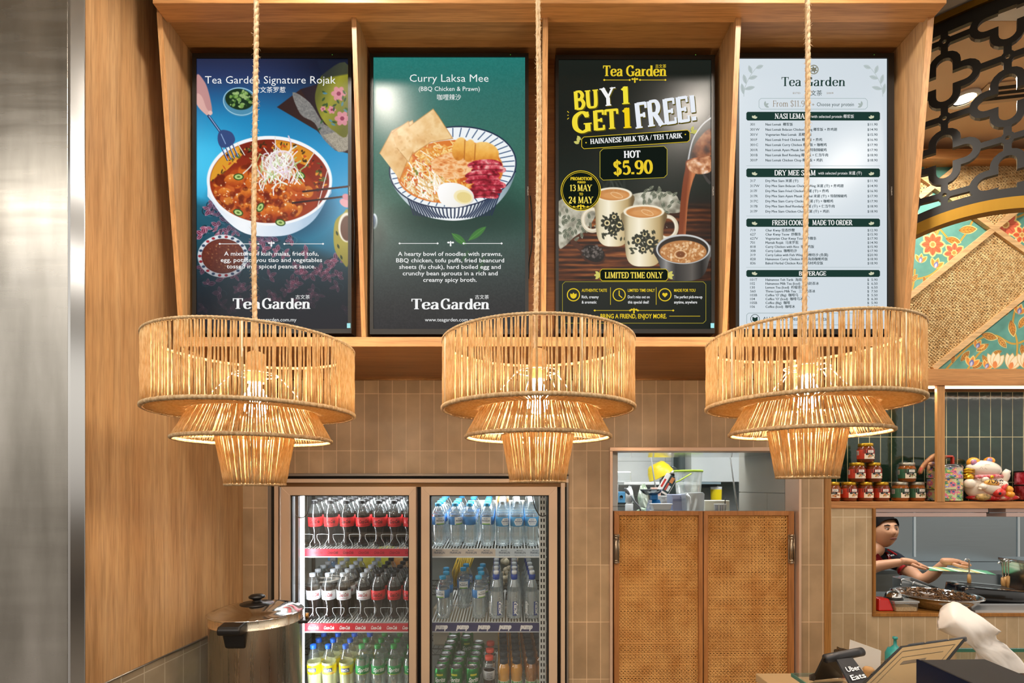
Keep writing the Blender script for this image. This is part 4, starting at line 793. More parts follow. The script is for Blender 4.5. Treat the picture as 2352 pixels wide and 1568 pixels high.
rows(418, 11.7, [('317', 'Dry Mee Siam 米暹 (干)', '$11.90'), ('317W', 'Dry Mee Siam Belacan Chicken Wing 米暹 (干) + 炸鸡翅', '$14.90'), ('317F', 'Dry Mee Siam Fried Chicken 米暹 (干) + 炸鸡', '$16.90'), ('317R', 'Dry Mee Siam Ayam Masak Sambal 米暹 (干) + 特制辣椒鸡', '$17.90'), ('317C', 'Dry Mee Siam Curry Chicken 米暹 (干) + 咖喱鸡', '$17.90'), ('317B', 'Dry Mee Siam Beef Rendang 米暹 (干) + 仁当牛肉', '$18.90'), ('317P', 'Dry Mee Siam Chicken Chop 米暹 (干) + 鸡扒', '$18.90')])
bar(502, 521, 'FRESH COOKED', 1773, 1857); roman(b, 'MADE TO ORDER', 1865, 1958, 517, 11.5, WHT, on(1.5), .19, .09, .07)
rows(531.5, 9.45, [('719', 'Char Kway 蛋香炒粿', '$12.90'), ('627', 'Char Kway Teow  炒粿条', '$15.90'), ('627V', 'Vegetarian Char Kway Teow  炒粿条', '$17.90'), ('701', 'Mamak Rojak  马来罗惹', '$14.90'), ('818', 'Curry Chicken with Rice  咖喱鸡饭', '$15.90'), ('308', 'Curry Laksa  咖喱叻沙', '$17.90'), ('319', 'Curry Laksa with Fish Wings 咖喱叻沙 (鱼翼)', '$20.90'), ('828', 'Hainanese Curry Chicken Rice 海南咖喱鸡饭', '$18.90'), ('836', 'Baked Herbal Chicken Rice 焗药材鸡皇饭', '$18.90')])
bar(620, 636, 'BEVERAGE', 1835, 1897)
rows(645, 8.85, [('101T', 'Hainanese Teh Tarik  海南拉茶', '$  5.90'), ('102', 'Hainanese Milk Tea (Iced)  海南奶茶冰', '$  6.50'), ('130', 'Lemon Tea (Iced)  柠檬茶冰', '$  6.50'), ('560', 'Three Layers Milk Tea   三色奶茶冰', '$  7.50'), ('103B', "Coffee 'O' (Big)  咖啡乌", '$  5.50'), ('104', "Coffee 'O' (Iced)  咖啡乌冰", '$  6.30'), ('105B', 'Coffee (Big)  咖啡', '$  5.90'), ('106', 'Coffee (Iced)  咖啡冰', '$  6.50')])
for y in (381, 496, 614): frame(b, [(1714, y), (2021, y)], .8, hx('#a9b8ba'), f)
frame(b, notch(1715, 719, 2021, 746, 4), 1, hx('#8fa3a3'), f); frame(b, circ(1734, 732, 10, 24), 1.2, DKG, f); fillp(b, [(1728, 727), (1734, 730), (1740, 727), (1740, 736), (1734, 740), (1728, 736)], DKG, f); letter(b, 'ALLERGEN: please ask our staff', 1752, 1905, 736, 8.5, TXT, f, .004)
obj('lettering', b, INK, s4)
for t, x, y, nm in ((s1, 801, 749, 'energy_sticker'), (s3, 1634, 749, 'energy_sticker')):
    q = MB(); q.box(X(x - 3, TVD), X(x + 5, TVD), TVD - .0055, TVD - .004, Z(y + 5, TVD), Z(y - 6, TVD)); obj(nm, q, mat('blue_sticker', '#6fb3cf', .5), t)
for t, x in ((s1, 804), (s2, 1212.5), (s3, 1637), (s4, 2046)):
    q = MB(); v, fa = glyphs('PHILIPS', .01, 1); v = v / v[:, 0].max()
    q.add([(X(x + p[1] * 12 - 1.5, TVD), TVD - .0047, Z(440 + 10 - p[0] * 20, TVD)) for p in v], fa); obj('maker_lettering', q, mat('silver_print', '#b9b6b0', .4), t)
    q = MB(); q.ball((X(x - 40, TVD), TVD - .004, Z(128, TVD)), .0012, 6, 4); obj('standby_light', q, mat('green_led', '#7fd06a', .4, emit='#59c840', es=.8), t)
# slack black cables beside two screens
for x0, pts, lab in ((1222, [(1218, 450), (1222, 500), (1222, 560), (1216, 600), (1214, 640)], 'slack black cable beside the green noodle poster screen'), (824, [(810, 470), (814, 520), (812, 600), (809, 660)], 'slack black cable beside the blue rojak poster screen')):
    q = MB(); q.tube([P(p[0], p[1], TVD + .012) for p in crom(pts, 5)], .0028, 6); one('power_cable', q, BLACK, lab, 'cable')
# ================================================================ rattan pendants
def jute(name, c1, c2, tr=.35):
    m = noisy(name, c1, c2, 160, .8, (1, 1, .35), .5); n, L, b = nodes(m)
    t = N(m, 'ShaderNodeBsdfTranslucent'); x = N(m, 'ShaderNodeMixShader'); x.inputs[0].default_value = tr
    L.new(b.inputs['Base Color'].links[0].from_socket, t.inputs[0])
    L.new(b.outputs[0], x.inputs[1]); L.new(t.outputs[0], x.inputs[2]); L.new(x.outputs[0], [q for q in n if q.type == 'OUTPUT_MATERIAL'][0].inputs[0]); return m
JUTE = jute('jute_twine', '#d9b378', '#f1d7a4', .42)
JUTE_RIM = jute('jute_rim', '#b99466', '#dcc096', .1)
ROPE = jute('hemp_rope', '#cfa878', '#ecd4ae', .1)
BULB = mat('warm_bulb', '#fff0d0', .3, emit='#ffe6c2', es=320)
WIRE = mat('cream_wire', '#e9d9b8', .4)
TUBE = noisy('paper_sleeve', '#b98a52', '#cf9f66', 60, .7)
def ring(b, c, R, r, n=72, seg=8, mi=0, wrap=.12):
    # wrapped cord: radius pulses along the ring
    pts = []; rr = []
    for i in range(n * 3):
        a = 2 * math.pi * i / (n * 3); pts.append((c[0] + R * math.cos(a), c[1] + R * math.sin(a), c[2])); rr.append(r * (1 + wrap * (1 if i % 3 == 0 else -.3)))
    b.tube(pts, rr, seg, mi, closed=True)
def strands(b, c, n, R0, z0, R1, z1, r, rnd, jit=.35, wob=.0006, seg=5, steps=5):
    for i in range(n):
        a = 2 * math.pi * (i + rnd.uniform(-jit, jit)) / n; a2 = a + rnd.uniform(-.5, .5) * 2 * math.pi / n * jit * 1.6
        rr = r * rnd.uniform(.82, 1.12); pts = []
        for k in range(steps + 1):
            t = k / steps; q = a + (a2 - a) * t; R = R0 + (R1 - R0) * t + rnd.uniform(-wob, wob); q += rnd.uniform(-wob, wob) / R
            pts.append((c[0] + R * math.cos(q), c[1] + R * math.sin(q), c[2] + z0 + (z1 - z0) * t))
        b.tube(pts, [rr * (1 + .12 * (-1) ** k) for k in range(steps + 1)], seg)
def pendant(px, d, dz, seed, label):
    rnd = random.Random(seed); x = X(px, d); c = (x, d, 1.608 + dz); zt = lambda z: z - 1.608
    t = thing('rattan_pendant_lamp', label, 'pendant lamp', c, 'three tiered twine pendant lamps')
    b = MB(); strands(b, c, 218, .250, zt(1.806), .250, zt(1.974), .00248, rnd); obj('drum_shade', b, JUTE, t)
    b = MB(); ring(b, (c[0], c[1], c[2] + zt(1.976)), .250, .0042, 150, 6); obj('upper_rim', b, JUTE_RIM, t)
    b = MB(); ring(b, (c[0], c[1], c[2] + zt(1.802)), .250, .0058, 150, 6); obj('lower_rim', b, JUTE_RIM, t)
    b = MB(); strands(b, c, 250, .246, zt(1.800), .150, zt(1.804), .0021, rnd, .3); obj('underside_weave', b, JUTE, t)
    b = MB(); strands(b, c, 176, .148, zt(1.808), .190, zt(1.731), .00245, rnd, .3); obj('cone_shade', b, JUTE, t)
    b = MB(); ring(b, (c[0], c[1], c[2] + zt(1.729)), .190, .0052, 120, 6); obj('cone_rim', b, JUTE_RIM, t)
    b = MB(); strands(b, c, 100, .094, zt(1.735), .0725, zt(1.611), .0024, rnd, .3); obj('lower_shade', b, JUTE, t)
    b = MB(); ring(b, (c[0], c[1], c[2] + zt(1.611)), .0725, .0036, 60, 6); obj('lower_shade_rim', b, JUTE_RIM, t); b = MB(); ring(b, (c[0], c[1], c[2] + zt(1.735)), .094, .0026, 60, 6); obj('lower_shade_hoop', b, JUTE_RIM, t)
    b = MB()                                                   # bent wire frame
    for k in range(4):
        a = math.pi / 4 * 0 + k * math.pi / 2 + .35; u, v = math.cos(a), math.sin(a)
        for pts in ([(.022, 1.905), (.055, 1.903), (.108, 1.846), (.150, 1.803), (.250, 1.802)], [(.150, 1.803), (.190, 1.729), (.094, 1.735), (.0725, 1.611)]):
            b.tube([(c[0] + R * u, c[1] + R * v, c[2] + zt(z)) for R, z in pts], .0015, 5)
        b.tube([(c[0] + .25 * u, c[1] + .25 * v, c[2] + zt(z)) for z in (1.802, 1.976)], .0026, 5)
    for R, z in ((.055, 1.903), (.150, 1.805)): b.tube([(c[0] + R * math.cos(i * .1309), c[1] + R * math.sin(i * .1309), c[2] + zt(z)) for i in range(48)], .0015, 5, closed=True)
    obj('wire_frame', b, WIRE, t)
    b = MB(); b.lathe([(0, zt(1.964)), (.012, zt(1.964)), (.0245, zt(1.957)), (.0245, zt(1.882)), (.020, zt(1.880)), (0, zt(1.880))], c, 24); obj('socket_sleeve', b, TUBE, t)
    b = MB(); b.lathe([(.013, zt(1.882)), (.015, zt(1.872)), (.027, zt(1.848)), (.031, zt(1.826)), (.027, zt(1.805)), (.015, zt(1.793)), (0, zt(1.789))], c, 20); obj('bulb', b, BULB, t)
    b = MB(); top = CEIL - .02 - c[2]; z0 = zt(1.96); n = 700   # two-ply rope
    for ph in (0, math.pi):
        pts = []
        for i in range(n + 1):
            q = i / n; z = z0 + (top - z0) * q; a = q * 260 + ph; sw = .006 * math.sin(q * 7 + seed) * (1 - q)
            pts.append((c[0] + .0011 * math.cos(a) + sw, c[1] + .0011 * math.sin(a), c[2] + z))
        b.tube(pts, .0056, 7)
    for i in range(700):                                       # loose fibres
        q = rnd.random(); z = z0 + (top - z0) * q; a = rnd.uniform(0, 6.28); sw = .006 * math.sin(q * 7 + seed) * (1 - q)
        p = Vector((c[0] + sw, c[1], c[2] + z)); u = Vector((math.cos(a), math.sin(a), rnd.uniform(-.8, .8))); l = rnd.uniform(.0075, .0125)
        b.tube([p + u * .006, p + u * l * .6 + Vector((0, 0, .002)), p + u * l + Vector((0, 0, rnd.uniform(-.005, .005)))], [.0005, .0004, .0002], 3)
    obj('rope_cord', b, ROPE, t)
    b = MB(); b.lathe([(0, top + .018), (.05, top + .018), (.05, top + .004), (.02, top - .002), (0, top - .002)], c, 24); obj('ceiling_rose', b, TUBE, t)
    return t
pendant(587, 1.39, -.008, 3, 'tiered twine pendant lamp hanging in front of the blue rojak menu screen')
pendant(1235, 1.39, 0, 11, 'tiered twine pendant lamp hanging between the green noodle screen and the black promotion screen')
pendant(1853, 1.39, .011, 23, 'tiered twine pendant lamp hanging in front of the white price list screen')
# ================================================================ glass-door drinks fridge
FD = 2.40
CHAMP = mat('champagne_door_metal', '#d3b699', .36, .25)
GREYT = mat('grey_trim_metal', '#8d8378', .35, .6)
GASKET = mat('black_gasket', '#0f0d0c', .6)
LINER = mat('fridge_liner', '#979c95', .5)
SLAT = mat('white_shelf_wire', '#d7dad8', .4)
GLASS = clear('door_glass', '#f4f8f7', .012, .02, .10)
STRIP = mat('led_strip', '#ffffff', .4, emit='#eef6ff', es=9)
PRINT = attr_mat('printed_label', .38)
CLR = clear('clear_plastic', '#eef3f4', .10, .08, .3)
def fx(px, d=FD): return X(px, d)
def rect(b, x0, x1, y0, y1, d0, d1, mi=0, ref=FD): b.box(X(x0, ref), X(x1, ref), d0, d1, Z(y1, ref), Z(y0, ref), mi)
fr = thing('drinks_fridge', 'tall two-door glass drinks fridge built into the beige tiled wall', 'fridge', (X(962, FD), 2.44, 0))
ZB = .06
b = MB()
for x0, x1, m, dd in ((617, 625, 1, .0), (625, 633, 2, .03), (633, 642, 0, -.004), (642, 650, 2, .04), (1279, 1288, 2, .04), (1288, 1297, 0, -.004), (1297, 1301, 2, .03), (1301, 1305, 1, 0)):
    b.box(X(x0, FD), X(x1, FD), FD - .010 + dd, FD + .06, ZB, Z(1090, FD), m)
for y0, y1, m, dd in ((1087.5, 1093, 1, 0), (1093, 1099.5, 2, .03), (1099.5, 1108, 0, -.004), (1108, 1118, 3, .012)):
    b.box(X(617, FD), X(1305, FD), FD - .010 + dd, FD + .06, Z(y1, FD), Z(y0, FD), m)
b.box(X(956, FD), X(970, FD), FD + .02, FD + .06, ZB, Z(1118, FD), 2); b.box(X(617, FD), X(1305, FD), FD - .01, FD + .06, 0.0, ZB, 2)
obj('cabinet_surround', b, [CHAMP, GREYT, GASKET, mat('bronze_header', '#7a5a38', .3, .7)], fr)
b = MB(); xl, xr, db = -1.37, .40, 3.52
b.box(xl - .02, xl, FD + .06, db, 0, 1.66); b.box(xr, xr + .02, FD + .06, db, 0, 1.66); b.box(xl, xr, FD + .06, db, 1.63, 1.66); b.box(xl, xr, db, db + .02, 0, 1.66); b.box(xl, xr, FD + .06, db, 0, .03)
obj('cabinet_liner', b, LINER, fr)
for dx0, dx1, gx0, gx1 in ((650, 957.5, 670.5, 941.5), (969, 1279, 988, 1260)):
    b = MB(); T, G = 1117.5, 1137
    for pts in ([(dx0, T), (dx1, T), (gx1, G), (gx0, G)], [(dx0, T), (gx0, G), (gx0, 1660), (dx0, 1680)], [(dx1, T), (dx1, 1680), (gx1, 1660), (gx1, G)], [(dx0, 1680), (gx0, 1660), (gx1, 1660), (dx1, 1680)]):
        b.prism(pts, lambda p, q: (X(p, FD), FD - .022, Z(q, FD)), lambda p, q: (X(p, FD), FD + .016, Z(q, FD)))
    dr = obj('door', b, CHAMP, fr, bevel=.0012)
    b = MB()
    for q in ((gx0 - 1, gx0 + 3, G, 1660), (gx1 - 3, gx1 + 1, G, 1660), (gx0, gx1, G - 1, G + 2)): rect(b, *q, FD - .010, FD + .022)
    obj('gasket', b, GASKET, dr)
    b = MB(); rect(b, gx0, gx1, G, 1660, FD - .004, FD + .002); obj('glass_pane', b, GLASS, dr)
    b = MB()
    cb = [(719 - 11, 1132), (708, 1150), (707, 1175), (700, 1186), (688, 1188), (677, 1182), (672, 1176)] if dx0 < 900 else [(1222, 1132), (1226, 1155), (1232, 1172), (1241, 1184), (1252, 1184), (1259, 1178)]
    b.tube([P(p[0], p[1], FD + .05) for p in crom(cb, 5)], .003, 6); obj('door_cable', b, GASKET, fr)
b = MB()
b.box(X(672, 2.47), X(687, 2.47), 2.462, 2.49, .04, 1.62); obj('dark_reflection_strip', b, mat('dark_reflection', '#2a2527', .3), fr)  # dark reflection next to the light strip, put in as a solid strip
b = MB(); b.box(X(689.5, 2.47), X(698, 2.47), 2.468, 2.478, .04, 1.60); obj('light_strip', b, STRIP, fr)
light('fridge_strip', 'AREA', (X(693.5, 2.47) + .01, 2.462, .95), 6, (.93, .97, 1), .03, (math.radians(90), 0, math.radians(-38)), 1.25)
light('fridge_top', 'AREA', (-.42, 2.62, 1.615), 9, (.95, .98, 1), 1.25, (math.radians(0), 0, 0), .12)
light('fridge_back', 'AREA', (-.42, 3.10, 1.61), 5, (.97, .98, 1), 1.25, (0, 0, 0), .2)
b = MB()                                                       # perforated upright
x0, x1 = X(1239, 2.47), X(1254, 2.47); b.box(x0, x1, 2.475, 2.49, .04, 1.61); obj('shelf_upright', b, mat('white_upright', '#e6e8e6', .4), fr)
for i in range(62):
    z = .06 + i * .0285
    if z > 1.595 or z < .5: continue
    for xa in (.18, .60):
        q = MB() if 'slots' not in globals() else slots
        slots = q; q.box(x0 + (x1 - x0) * xa, x0 + (x1 - x0) * (xa + .22), 2.474, 2.4752, z, z + .016)
obj('slot', slots, GASKET, bpy.data.objects['shelf_upright'])
bpy.data.objects['slot']['kind'] = 'stuff'
TILT = .12
def shelf_z(z0, d): return z0 + TILT * (d - 2.52)
def arc_text(b, s, r, zc, cap, w_, col, bold=.01, ang=0, shear=0, up=False, fnt=letter, **k):
    # text wrapped round a bottle; ang turns it about the axis (0 faces the aisle)
    def fn(px, py):
        if up: px, py = -py, -px
        a = px / r + ang; return ((r + .0004) * math.sin(a), -(r + .0004) * math.cos(a), zc - py)
    fnt(b, s, -w_ / 2, w_ / 2, cap / 2, cap, col, fn, **({'bold': bold, 'shear': shear} | k))
def band(r, z0, z1, col, n=28, extra=None):
    b = MB(); b.lathe([(r - .0012, z0 - .0005), (r, z0), (r, z1), (r - .0012, z1 + .0005)], n=n, col=hx(col) if isinstance(col, str) else col); return b
def patch(b, r, a0, a1, z0, z1, col, k=0, n=8):
    rr = r + .00018 * (k + 1); vs = [(rr * math.sin(a), -rr * math.cos(a), z) for z in (z0, z1) for a in np.linspace(a0, a1, n + 1)]
    b.add(vs, [(i, i + 1, n + 2 + i, n + 1 + i) for i in range(n)], 0, True, hx(col) if isinstance(col, str) else col)
COLA = mat('cola_liquid', (.010, .006, .005), .07, coat=.6, srgb=False)
PETTOP = clear('pet_upper', '#cdd4d4', .07, .10, .1)
def ridged(r, z0, z1, n=24): 
    b = MB(); b.lathe([(0, z1), (r * .86, z1), (r, z1 - .0015), (r, z0 + .0015), (r * .97, z0), (r * .8, z0)], n=n); return b
def proto(name): 
    o = thing(name, '', 'bottle', (0, -30, 0)); ORG[o.name] = Vector((0, 0, 0)); return o
RED = '#d8232f'
def bottle(name, prof, split, mats, cap, lab=None, extra=()):
    o = proto(name); b = MB(); lo = [p for p in prof if p[1] <= split]; hi = [p for p in prof if p[1] >= split]
    b.lathe(lo, n=24, mi=0); b.lathe(hi, n=24, mi=1)
    obj('bottle_body', b, mats, o); c = obj('cap', ridged(cap[0], cap[1], cap[2]), cap[3], o)
    if lab is not None: obj('label', lab, PRINT, o)
    for nm, q, m in extra: obj(nm, q, m, o)
    return o
CONT = [(0, .001), (.024, 0), (.030, .005), (.0315, .018), (.031, .032), (.0280, .052), (.0285, .068), (.0325, .086), (.0345, .097), (.0345, .146), (.0338, .158), (.0325, .164), (.029, .176), (.0205, .196), (.0140, .207), (.0128, .214)]
BLKCAP = mat('black_cap', '#17181d', .4); SILCAP = mat('silver_cap', '#c3cad2', .35); BLUECAP = mat('blue_cap', '#1f63d6', .35); GRNCAP = mat('green_cap', '#2c9a45', .35); SKYCAP = mat('sky_cap', '#2f9fcf', .35); WCAP = mat('white_cap', '#eef1f2', .35)
def cola(name, capm, lab, script, ang, w_=.046):
    l = band(.0349, .099, .145, lab)
    for k, t in enumerate(('Coca', 'Cola')): arc_text(l, t, .0349, .125, .017, w_ * .5, hx(script), .02, ang + (k - .5) * w_ * .56 / .0349, .25)
    patch(l, .0349, ang - .5, ang + .55, .1065, .1078, script, 1)
    return bottle(name, CONT, .164, [COLA, PETTOP], (.0150, .209, .2255, capm), l)
b_zero = cola('cola_bottle', BLKCAP, '#e03034', '#16090b', .15)
b_diet = cola('cola_bottle', SILCAP, '#dfe1e4', '#b32434', .25)
b_red = cola('cola_bottle', BLKCAP, '#d41f26', '#3a070b', .1)
FAN = clear('lemon_drink', '#e4e6b2', .72, .08, .3)
ROUND = [(0, .001), (.025, 0), (.031, .006), (.0335, .03), (.0345, .08), (.0345, .13), (.0335, .142), (.029, .162), (.022, .182), (.0150, .200), (.0128, .208), (.0126, .213)]
l = band(.0349, .085, .130, '#efdc1e'); patch(l, .0349, -.62, .62, .0985, .118, '#1c3f8f', 0)
arc_text(l, 'FANTA', .0352, .108, .0115, .036, hx('#ffffff'), .05, 0, .1); patch(l, .0349, .2, .9, .087, .094, '#f2a51e', 0)
b_fanta = bottle('lemon_soda_bottle', ROUND, .158, [FAN, PETTOP], (.0150, .207, .2265, BLUECAP), l)
SPR = clear('clear_soda', '#d5e6dc', .18, .06, .4)
l = band(.0349, .085, .130, '#179a4c'); arc_text(l, 'Sprite', .0349, .110, .020, .055, hx('#f3fbf4'), .03, .2, .25); patch(l, .0349, -3.1, 3.1, .085, .089, '#a8c93a', 0, 24)
b_sprite = bottle('clear_soda_bottle', ROUND, .170, [SPR, PETTOP], (.0150, .207, .2265, GRNCAP), l)
WAT = clear('still_water', '#cfe0e3', .26, .05, .5)
WPROF = [(0, .001), (.025, 0), (.0315, .005), (.0325, .03), (.0308, .055), (.0325, .08), (.0330, .105), (.0335, .150), (.0325, .160), (.027, .176), (.0185, .190), (.0140, .197), (.0135, .200)]
l = band(.0338, .108, .148, '#3c7fc0'); patch(l, .0338, -.75, .75, .110, .1465, '#eef4f6', 0, 12); patch(l, .0338, -.6, .6, .110, .115, '#8fc24a', 1)
arc_text(l, 'MOUNT', .0342, .138, .0045, .02, hx('#25456f'), .02); arc_text(l, 'FRANKLIN', .0342, .1285, .0075, .040, hx('#1d3b66'), .02)
b_water = bottle('water_bottle', WPROF, .160, [WAT, PETTOP], (.0160, .196, .2120, SKYCAP), l)
l = band(.0338, .100, .146, '#4d9fd6')
for i in range(12):
    a0, a1 = -.024 + .004 * i, -.020 + .004 * i; h0, h1 = [.018 * min(1, (.024 - abs(a)) / .009) for a in (a0, a1)]
    l.add([(.0341 * math.sin(a / .0338), -.0341 * math.cos(a / .0338), .123 + z) for a, z in ((a0, -h0), (a1, -h1), (a1, h1), (a0, h0))], [(0, 1, 2, 3)], 0, False, hx('#eef3f6'))
arc_text(l, 'MOUNT', .0344, .1335, .004, .018, hx('#35598a'), .02); arc_text(l, 'FRANKLIN', .0344, .1245, .007, .036, hx('#2a4f85'), .02); arc_text(l, 'lightly sparkling', .0344, .1145, .0042, .028, hx('#3b6aa0'), .01)
SPK = [(0, .001), (.025, 0), (.0315, .005), (.0330, .04), (.0325, .09), (.0335, .148), (.031, .163), (.024, .182), (.0165, .199), (.0140, .206), (.0135, .210)]
b_spark = bottle('water_bottle', SPK, .168, [WAT, PETTOP], (.0152, .206, .2220, mat('frosted_cap', '#cfdde4', .4)), l)
PMP = [(0, .001), (.028, 0), (.035, .006), (.0365, .03), (.0365, .09), (.0345, .125), (.0325, .14), (.027, .162), (.019, .184), (.0155, .194), (.0150, .198)]
PUMPW = clear('pump_water', '#d6e4ea', .30, .06, .5)
l = MB(); patch(l, .0366, .05, .62, .022, .092, '#2f4a93', 0, 8)
def ptext(b, ang):
    fn = lambda px, py: ((.0372) * math.sin((py) / .0366 + ang), -(.0372) * math.cos(py / .0366 + ang), .057 + px)
    letter(b, 'pump', -.033, .033, .008, .017, hx('#f4f7fb'), fn, bold=.06, shear=.2)
ptext(l, .34); ptext(l, -1.1)
q = MB(); q.lathe([(0, .2385), (.008, .2385), (.0125, .2365), (.0135, .2330), (.0125, .2195), (.010, .2195)], n=20)
b_pump = bottle('sports_water_bottle', PMP, .150, [PUMPW, PUMPW], (.0165, .196, .2200, mat('navy_collar', '#23449c', .35)), l, [('sports_spout', q, WCAP)])
# can
b_can = proto('soda_can'); b = MB(); CANG = mat('green_can', '#1f8f3d', .28, .55)
b.lathe([(0, .002), (.024, 0), (.031, .007), (.0325, .012), (.0325, .098), (.0300, .106), (.0275, .1105)], n=28); patch(b, .0325, -.9, .9, .02, .09, '#1f8f3d', 0)
obj('can_body', b, CANG, b_can); b = MB(); b.lathe([(.0275, .1105), (.0285, .1125), (.0272, .1135), (.0255, .1105), (.0245, .109), (0, .109)], n=28); lid = obj('can_lid', b, mat('aluminium', '#b9bcbb', .25, 1), b_can)
b = MB(); b.box(-.005, .005, -.012, .006, .1095, .1105); b.lathe([(.005, .1095), (.0062, .1108), (.007, .1095)], (0, .004, 0), 14); obj('ring_pull', b, mat('aluminium', '#b9bcbb', .25, 1), lid)
l = MB(); arc_text(l, 'Sprite', .0328, .058, .023, .054, hx('#f2fbf3'), .03, 0, .22); patch(l, .0326, -.5, .5, .078, .088, '#d5dd3a', 0); obj('can_lettering', l, PRINT, b_can)
# iced coffee with red cap
SMALL = [(0, .001), (.022, 0), (.028, .005), (.029, .03), (.029, .09), (.026, .115), (.019, .135), (.0150, .145), (.0150, .152)]
l = band(.0294, .055, .098, '#c9ccd0')
for k in range(7): patch(l, .0294, -.55, .55, .060 + k * .005, .0625 + k * .005, '#3a3d42', 0)
b_cof = bottle('iced_coffee_bottle', SMALL, .112, [mat('dark_coffee', (.03, .012, .006), .1, coat=.5, srgb=False), PETTOP], (.0205, .149, .168, mat('coral_cap', '#e2523e', .4)), l)
JPROF = [(0, .001), (.024, 0), (.028, .006), (.0285, .05), (.0270, .060), (.029, .072), (.0302, .09), (.029, .108), (.025, .122), (.0190, .130), (.0185, .138)]
def juice(name, c1, body):
    l = band(.0288, .010, .048, '#e9efe2'); patch(l, .0288, -1.2, 1.2, .028, .047, '#5d9c3c', 0)
    return bottle(name, JPROF, .138, [clear(name + '_liquid', c1, body, .06, .4), PETTOP], (.0205, .132, .156, mat('slate_cap', '#2b333b', .5)), l)
b_orange = juice('orange_juice_bottle', '#f2a91c', .85); b_apple = juice('apple_juice_bottle', '#d98a1c', .55)
# shelves
ORD = ['first', 'second', 'third', 'fourth', 'fifth', 'sixth', 'seventh', 'eighth']
ROWN = ['front', 'second', 'third', 'fourth', 'fifth', 'sixth', 'seventh', 'eighth']
used_proto = set(); USED = {}
def put(proto_, px, row, z0, lab, group, cat='bottle', d0=2.590, step=.072, jx=0, rz=0):
    d = d0 + step * row; loc = (X(px, 2.57) + jx, d, shelf_z(z0, d) + .0015)
    if proto_.name not in used_proto:
        used_proto.add(proto_.name); r = proto_; r.location = loc; r['label'] = lab
        if group: r['group'] = group
    else: r = dup(proto_, loc, lab, group)
    r['group'] = group; r['category'] = cat; r.rotation_mode = 'ZYX'; r.rotation_euler = (TILT, 0, rz); return r
def shelf(x0, x1, z0, y0, y1, rail, cols, hour=()):
    b = MB(); n = int((X(x1, 2.52) - X(x0, 2.52)) / .0145)
    for i in range(n + 1):
        x = X(x0, 2.52) + i * .0145
        if x < X(x1, 2.52): b.add([(x + a * .006, d, shelf_z(z0, d) + h - .004) for a in (0, 1) for d in (2.53, 3.02) for h in (0, .004)], [(0, 1, 3, 2), (4, 6, 7, 5), (0, 4, 5, 1), (2, 3, 7, 6), (0, 2, 6, 4), (1, 5, 7, 3)])
    for d in (2.54, 2.78, 3.01): b.box(X(x0, 2.52), X(x1, 2.52), d, d + .01, shelf_z(z0, d) - .012, shelf_z(z0, d) - .004)
    s = obj('shelf', b, SLAT, fr)
    obj('price_rail', rail, PRINT, s)
    if hour:
        for px in hour:
            q = MB(); pts = [(-11, 31), (11, 31), (13, 27), (12, 20), (6, 10), (6, 0), (-6, 0), (-6, 10), (-12, 20), (-13, 27)]
            q.tube([(X(px, 2.54) + a / F * 2.54, 2.541, shelf_z(z0, 2.54) + h / F * 2.54) for a, h in crom(pts, 3, True)], .0011, 5, closed=True); obj('bottle_divider', q, mat('clear_rim', '#dfe6e8', .2), s)
    return s
def rail(x0, x1, y0, y1, col, d=2.515):
    b = MB(); b.box(X(x0, 2.52), X(x1, 2.52), d, d + .008, Z(y1, 2.52), Z(y0, 2.52), 0, hx(col)); return b
def rfn(px, py): return (X(px, 2.52), 2.5145, Z(py, 2.52))
zs1, zs2, zs3 = Z(1260, 2.52), Z(1430, 2.52), Z(1597, 2.52)
LC = [723.5, 760, 797, 833, 871, 906, 941]
r_ = rail(699, 952, 1260, 1277, '#c8283c'); r_.box(X(699, 2.52), X(952, 2.52), 2.514, 2.524, Z(1279.5, 2.52), Z(1277, 2.52), 0, hx('#e6e2dd'))
for i in range(7): letter(r_, 'Coca-Cola', 717 + i * 35.5, 741 + i * 35.5, 1271, 6.5, hx('#7c1326'), rfn, .02, shear=.25)
shelf(699, 952, zs1, 1260, 1279, r_, LC, [706, 741, 778, 815, 852, 889, 924])
r_ = rail(699, 952, 1431, 1449, '#cf2a3a'); r_.box(X(699, 2.52), X(952, 2.52), 2.514, 2.524, Z(1451.5, 2.52), Z(1449, 2.52), 0, hx('#e6e2dd'))
for i in range(7): letter(r_, 'Coca-Cola', 708 + i * 36, 732 + i * 36, 1444, 7.5, hx('#f7f1ee'), rfn, .03, shear=.25)
shelf(699, 952, zs2, 1431, 1451, r_, LC, [706, 739, 777, 815, 850, 887, 924])
r_ = rail(699, 952, 1598, 1616, '#2c7d3e'); shelf(699, 952, zs3, 1598, 1616, r_, LC)
rz = random.Random(9)
for k in range(6):
    for c, px in enumerate(LC):
        put(b_zero, px, k, zs1, f'dark cola bottle with red label, top shelf, {ROWN[k]} row, {ORD[c]} from the light strip', 'black capped cola bottles on the top shelf', rz=rz.uniform(-.25, .35))
C2 = [719, 755, 789, 835, 868, 905, 941]
for k in range(5):
    for c, px in enumerate(C2):
        pr = b_diet if c < 4 else b_red
        put(pr, px, k, zs2, (f'silver capped cola bottle with pale label, middle shelf, {ROWN[k]} row, {ORD[c]} from the light strip' if c < 4 else f'black capped red label cola bottle, middle shelf, {ROWN[k]} row, {ORD[c]} from the light strip'),
            'silver capped cola bottles on the middle shelf' if c < 4 else 'red label cola bottles on the middle shelf', rz=rz.uniform(-.3, .2))
C3 = [721, 755, 795, 832, 868, 905, 943]
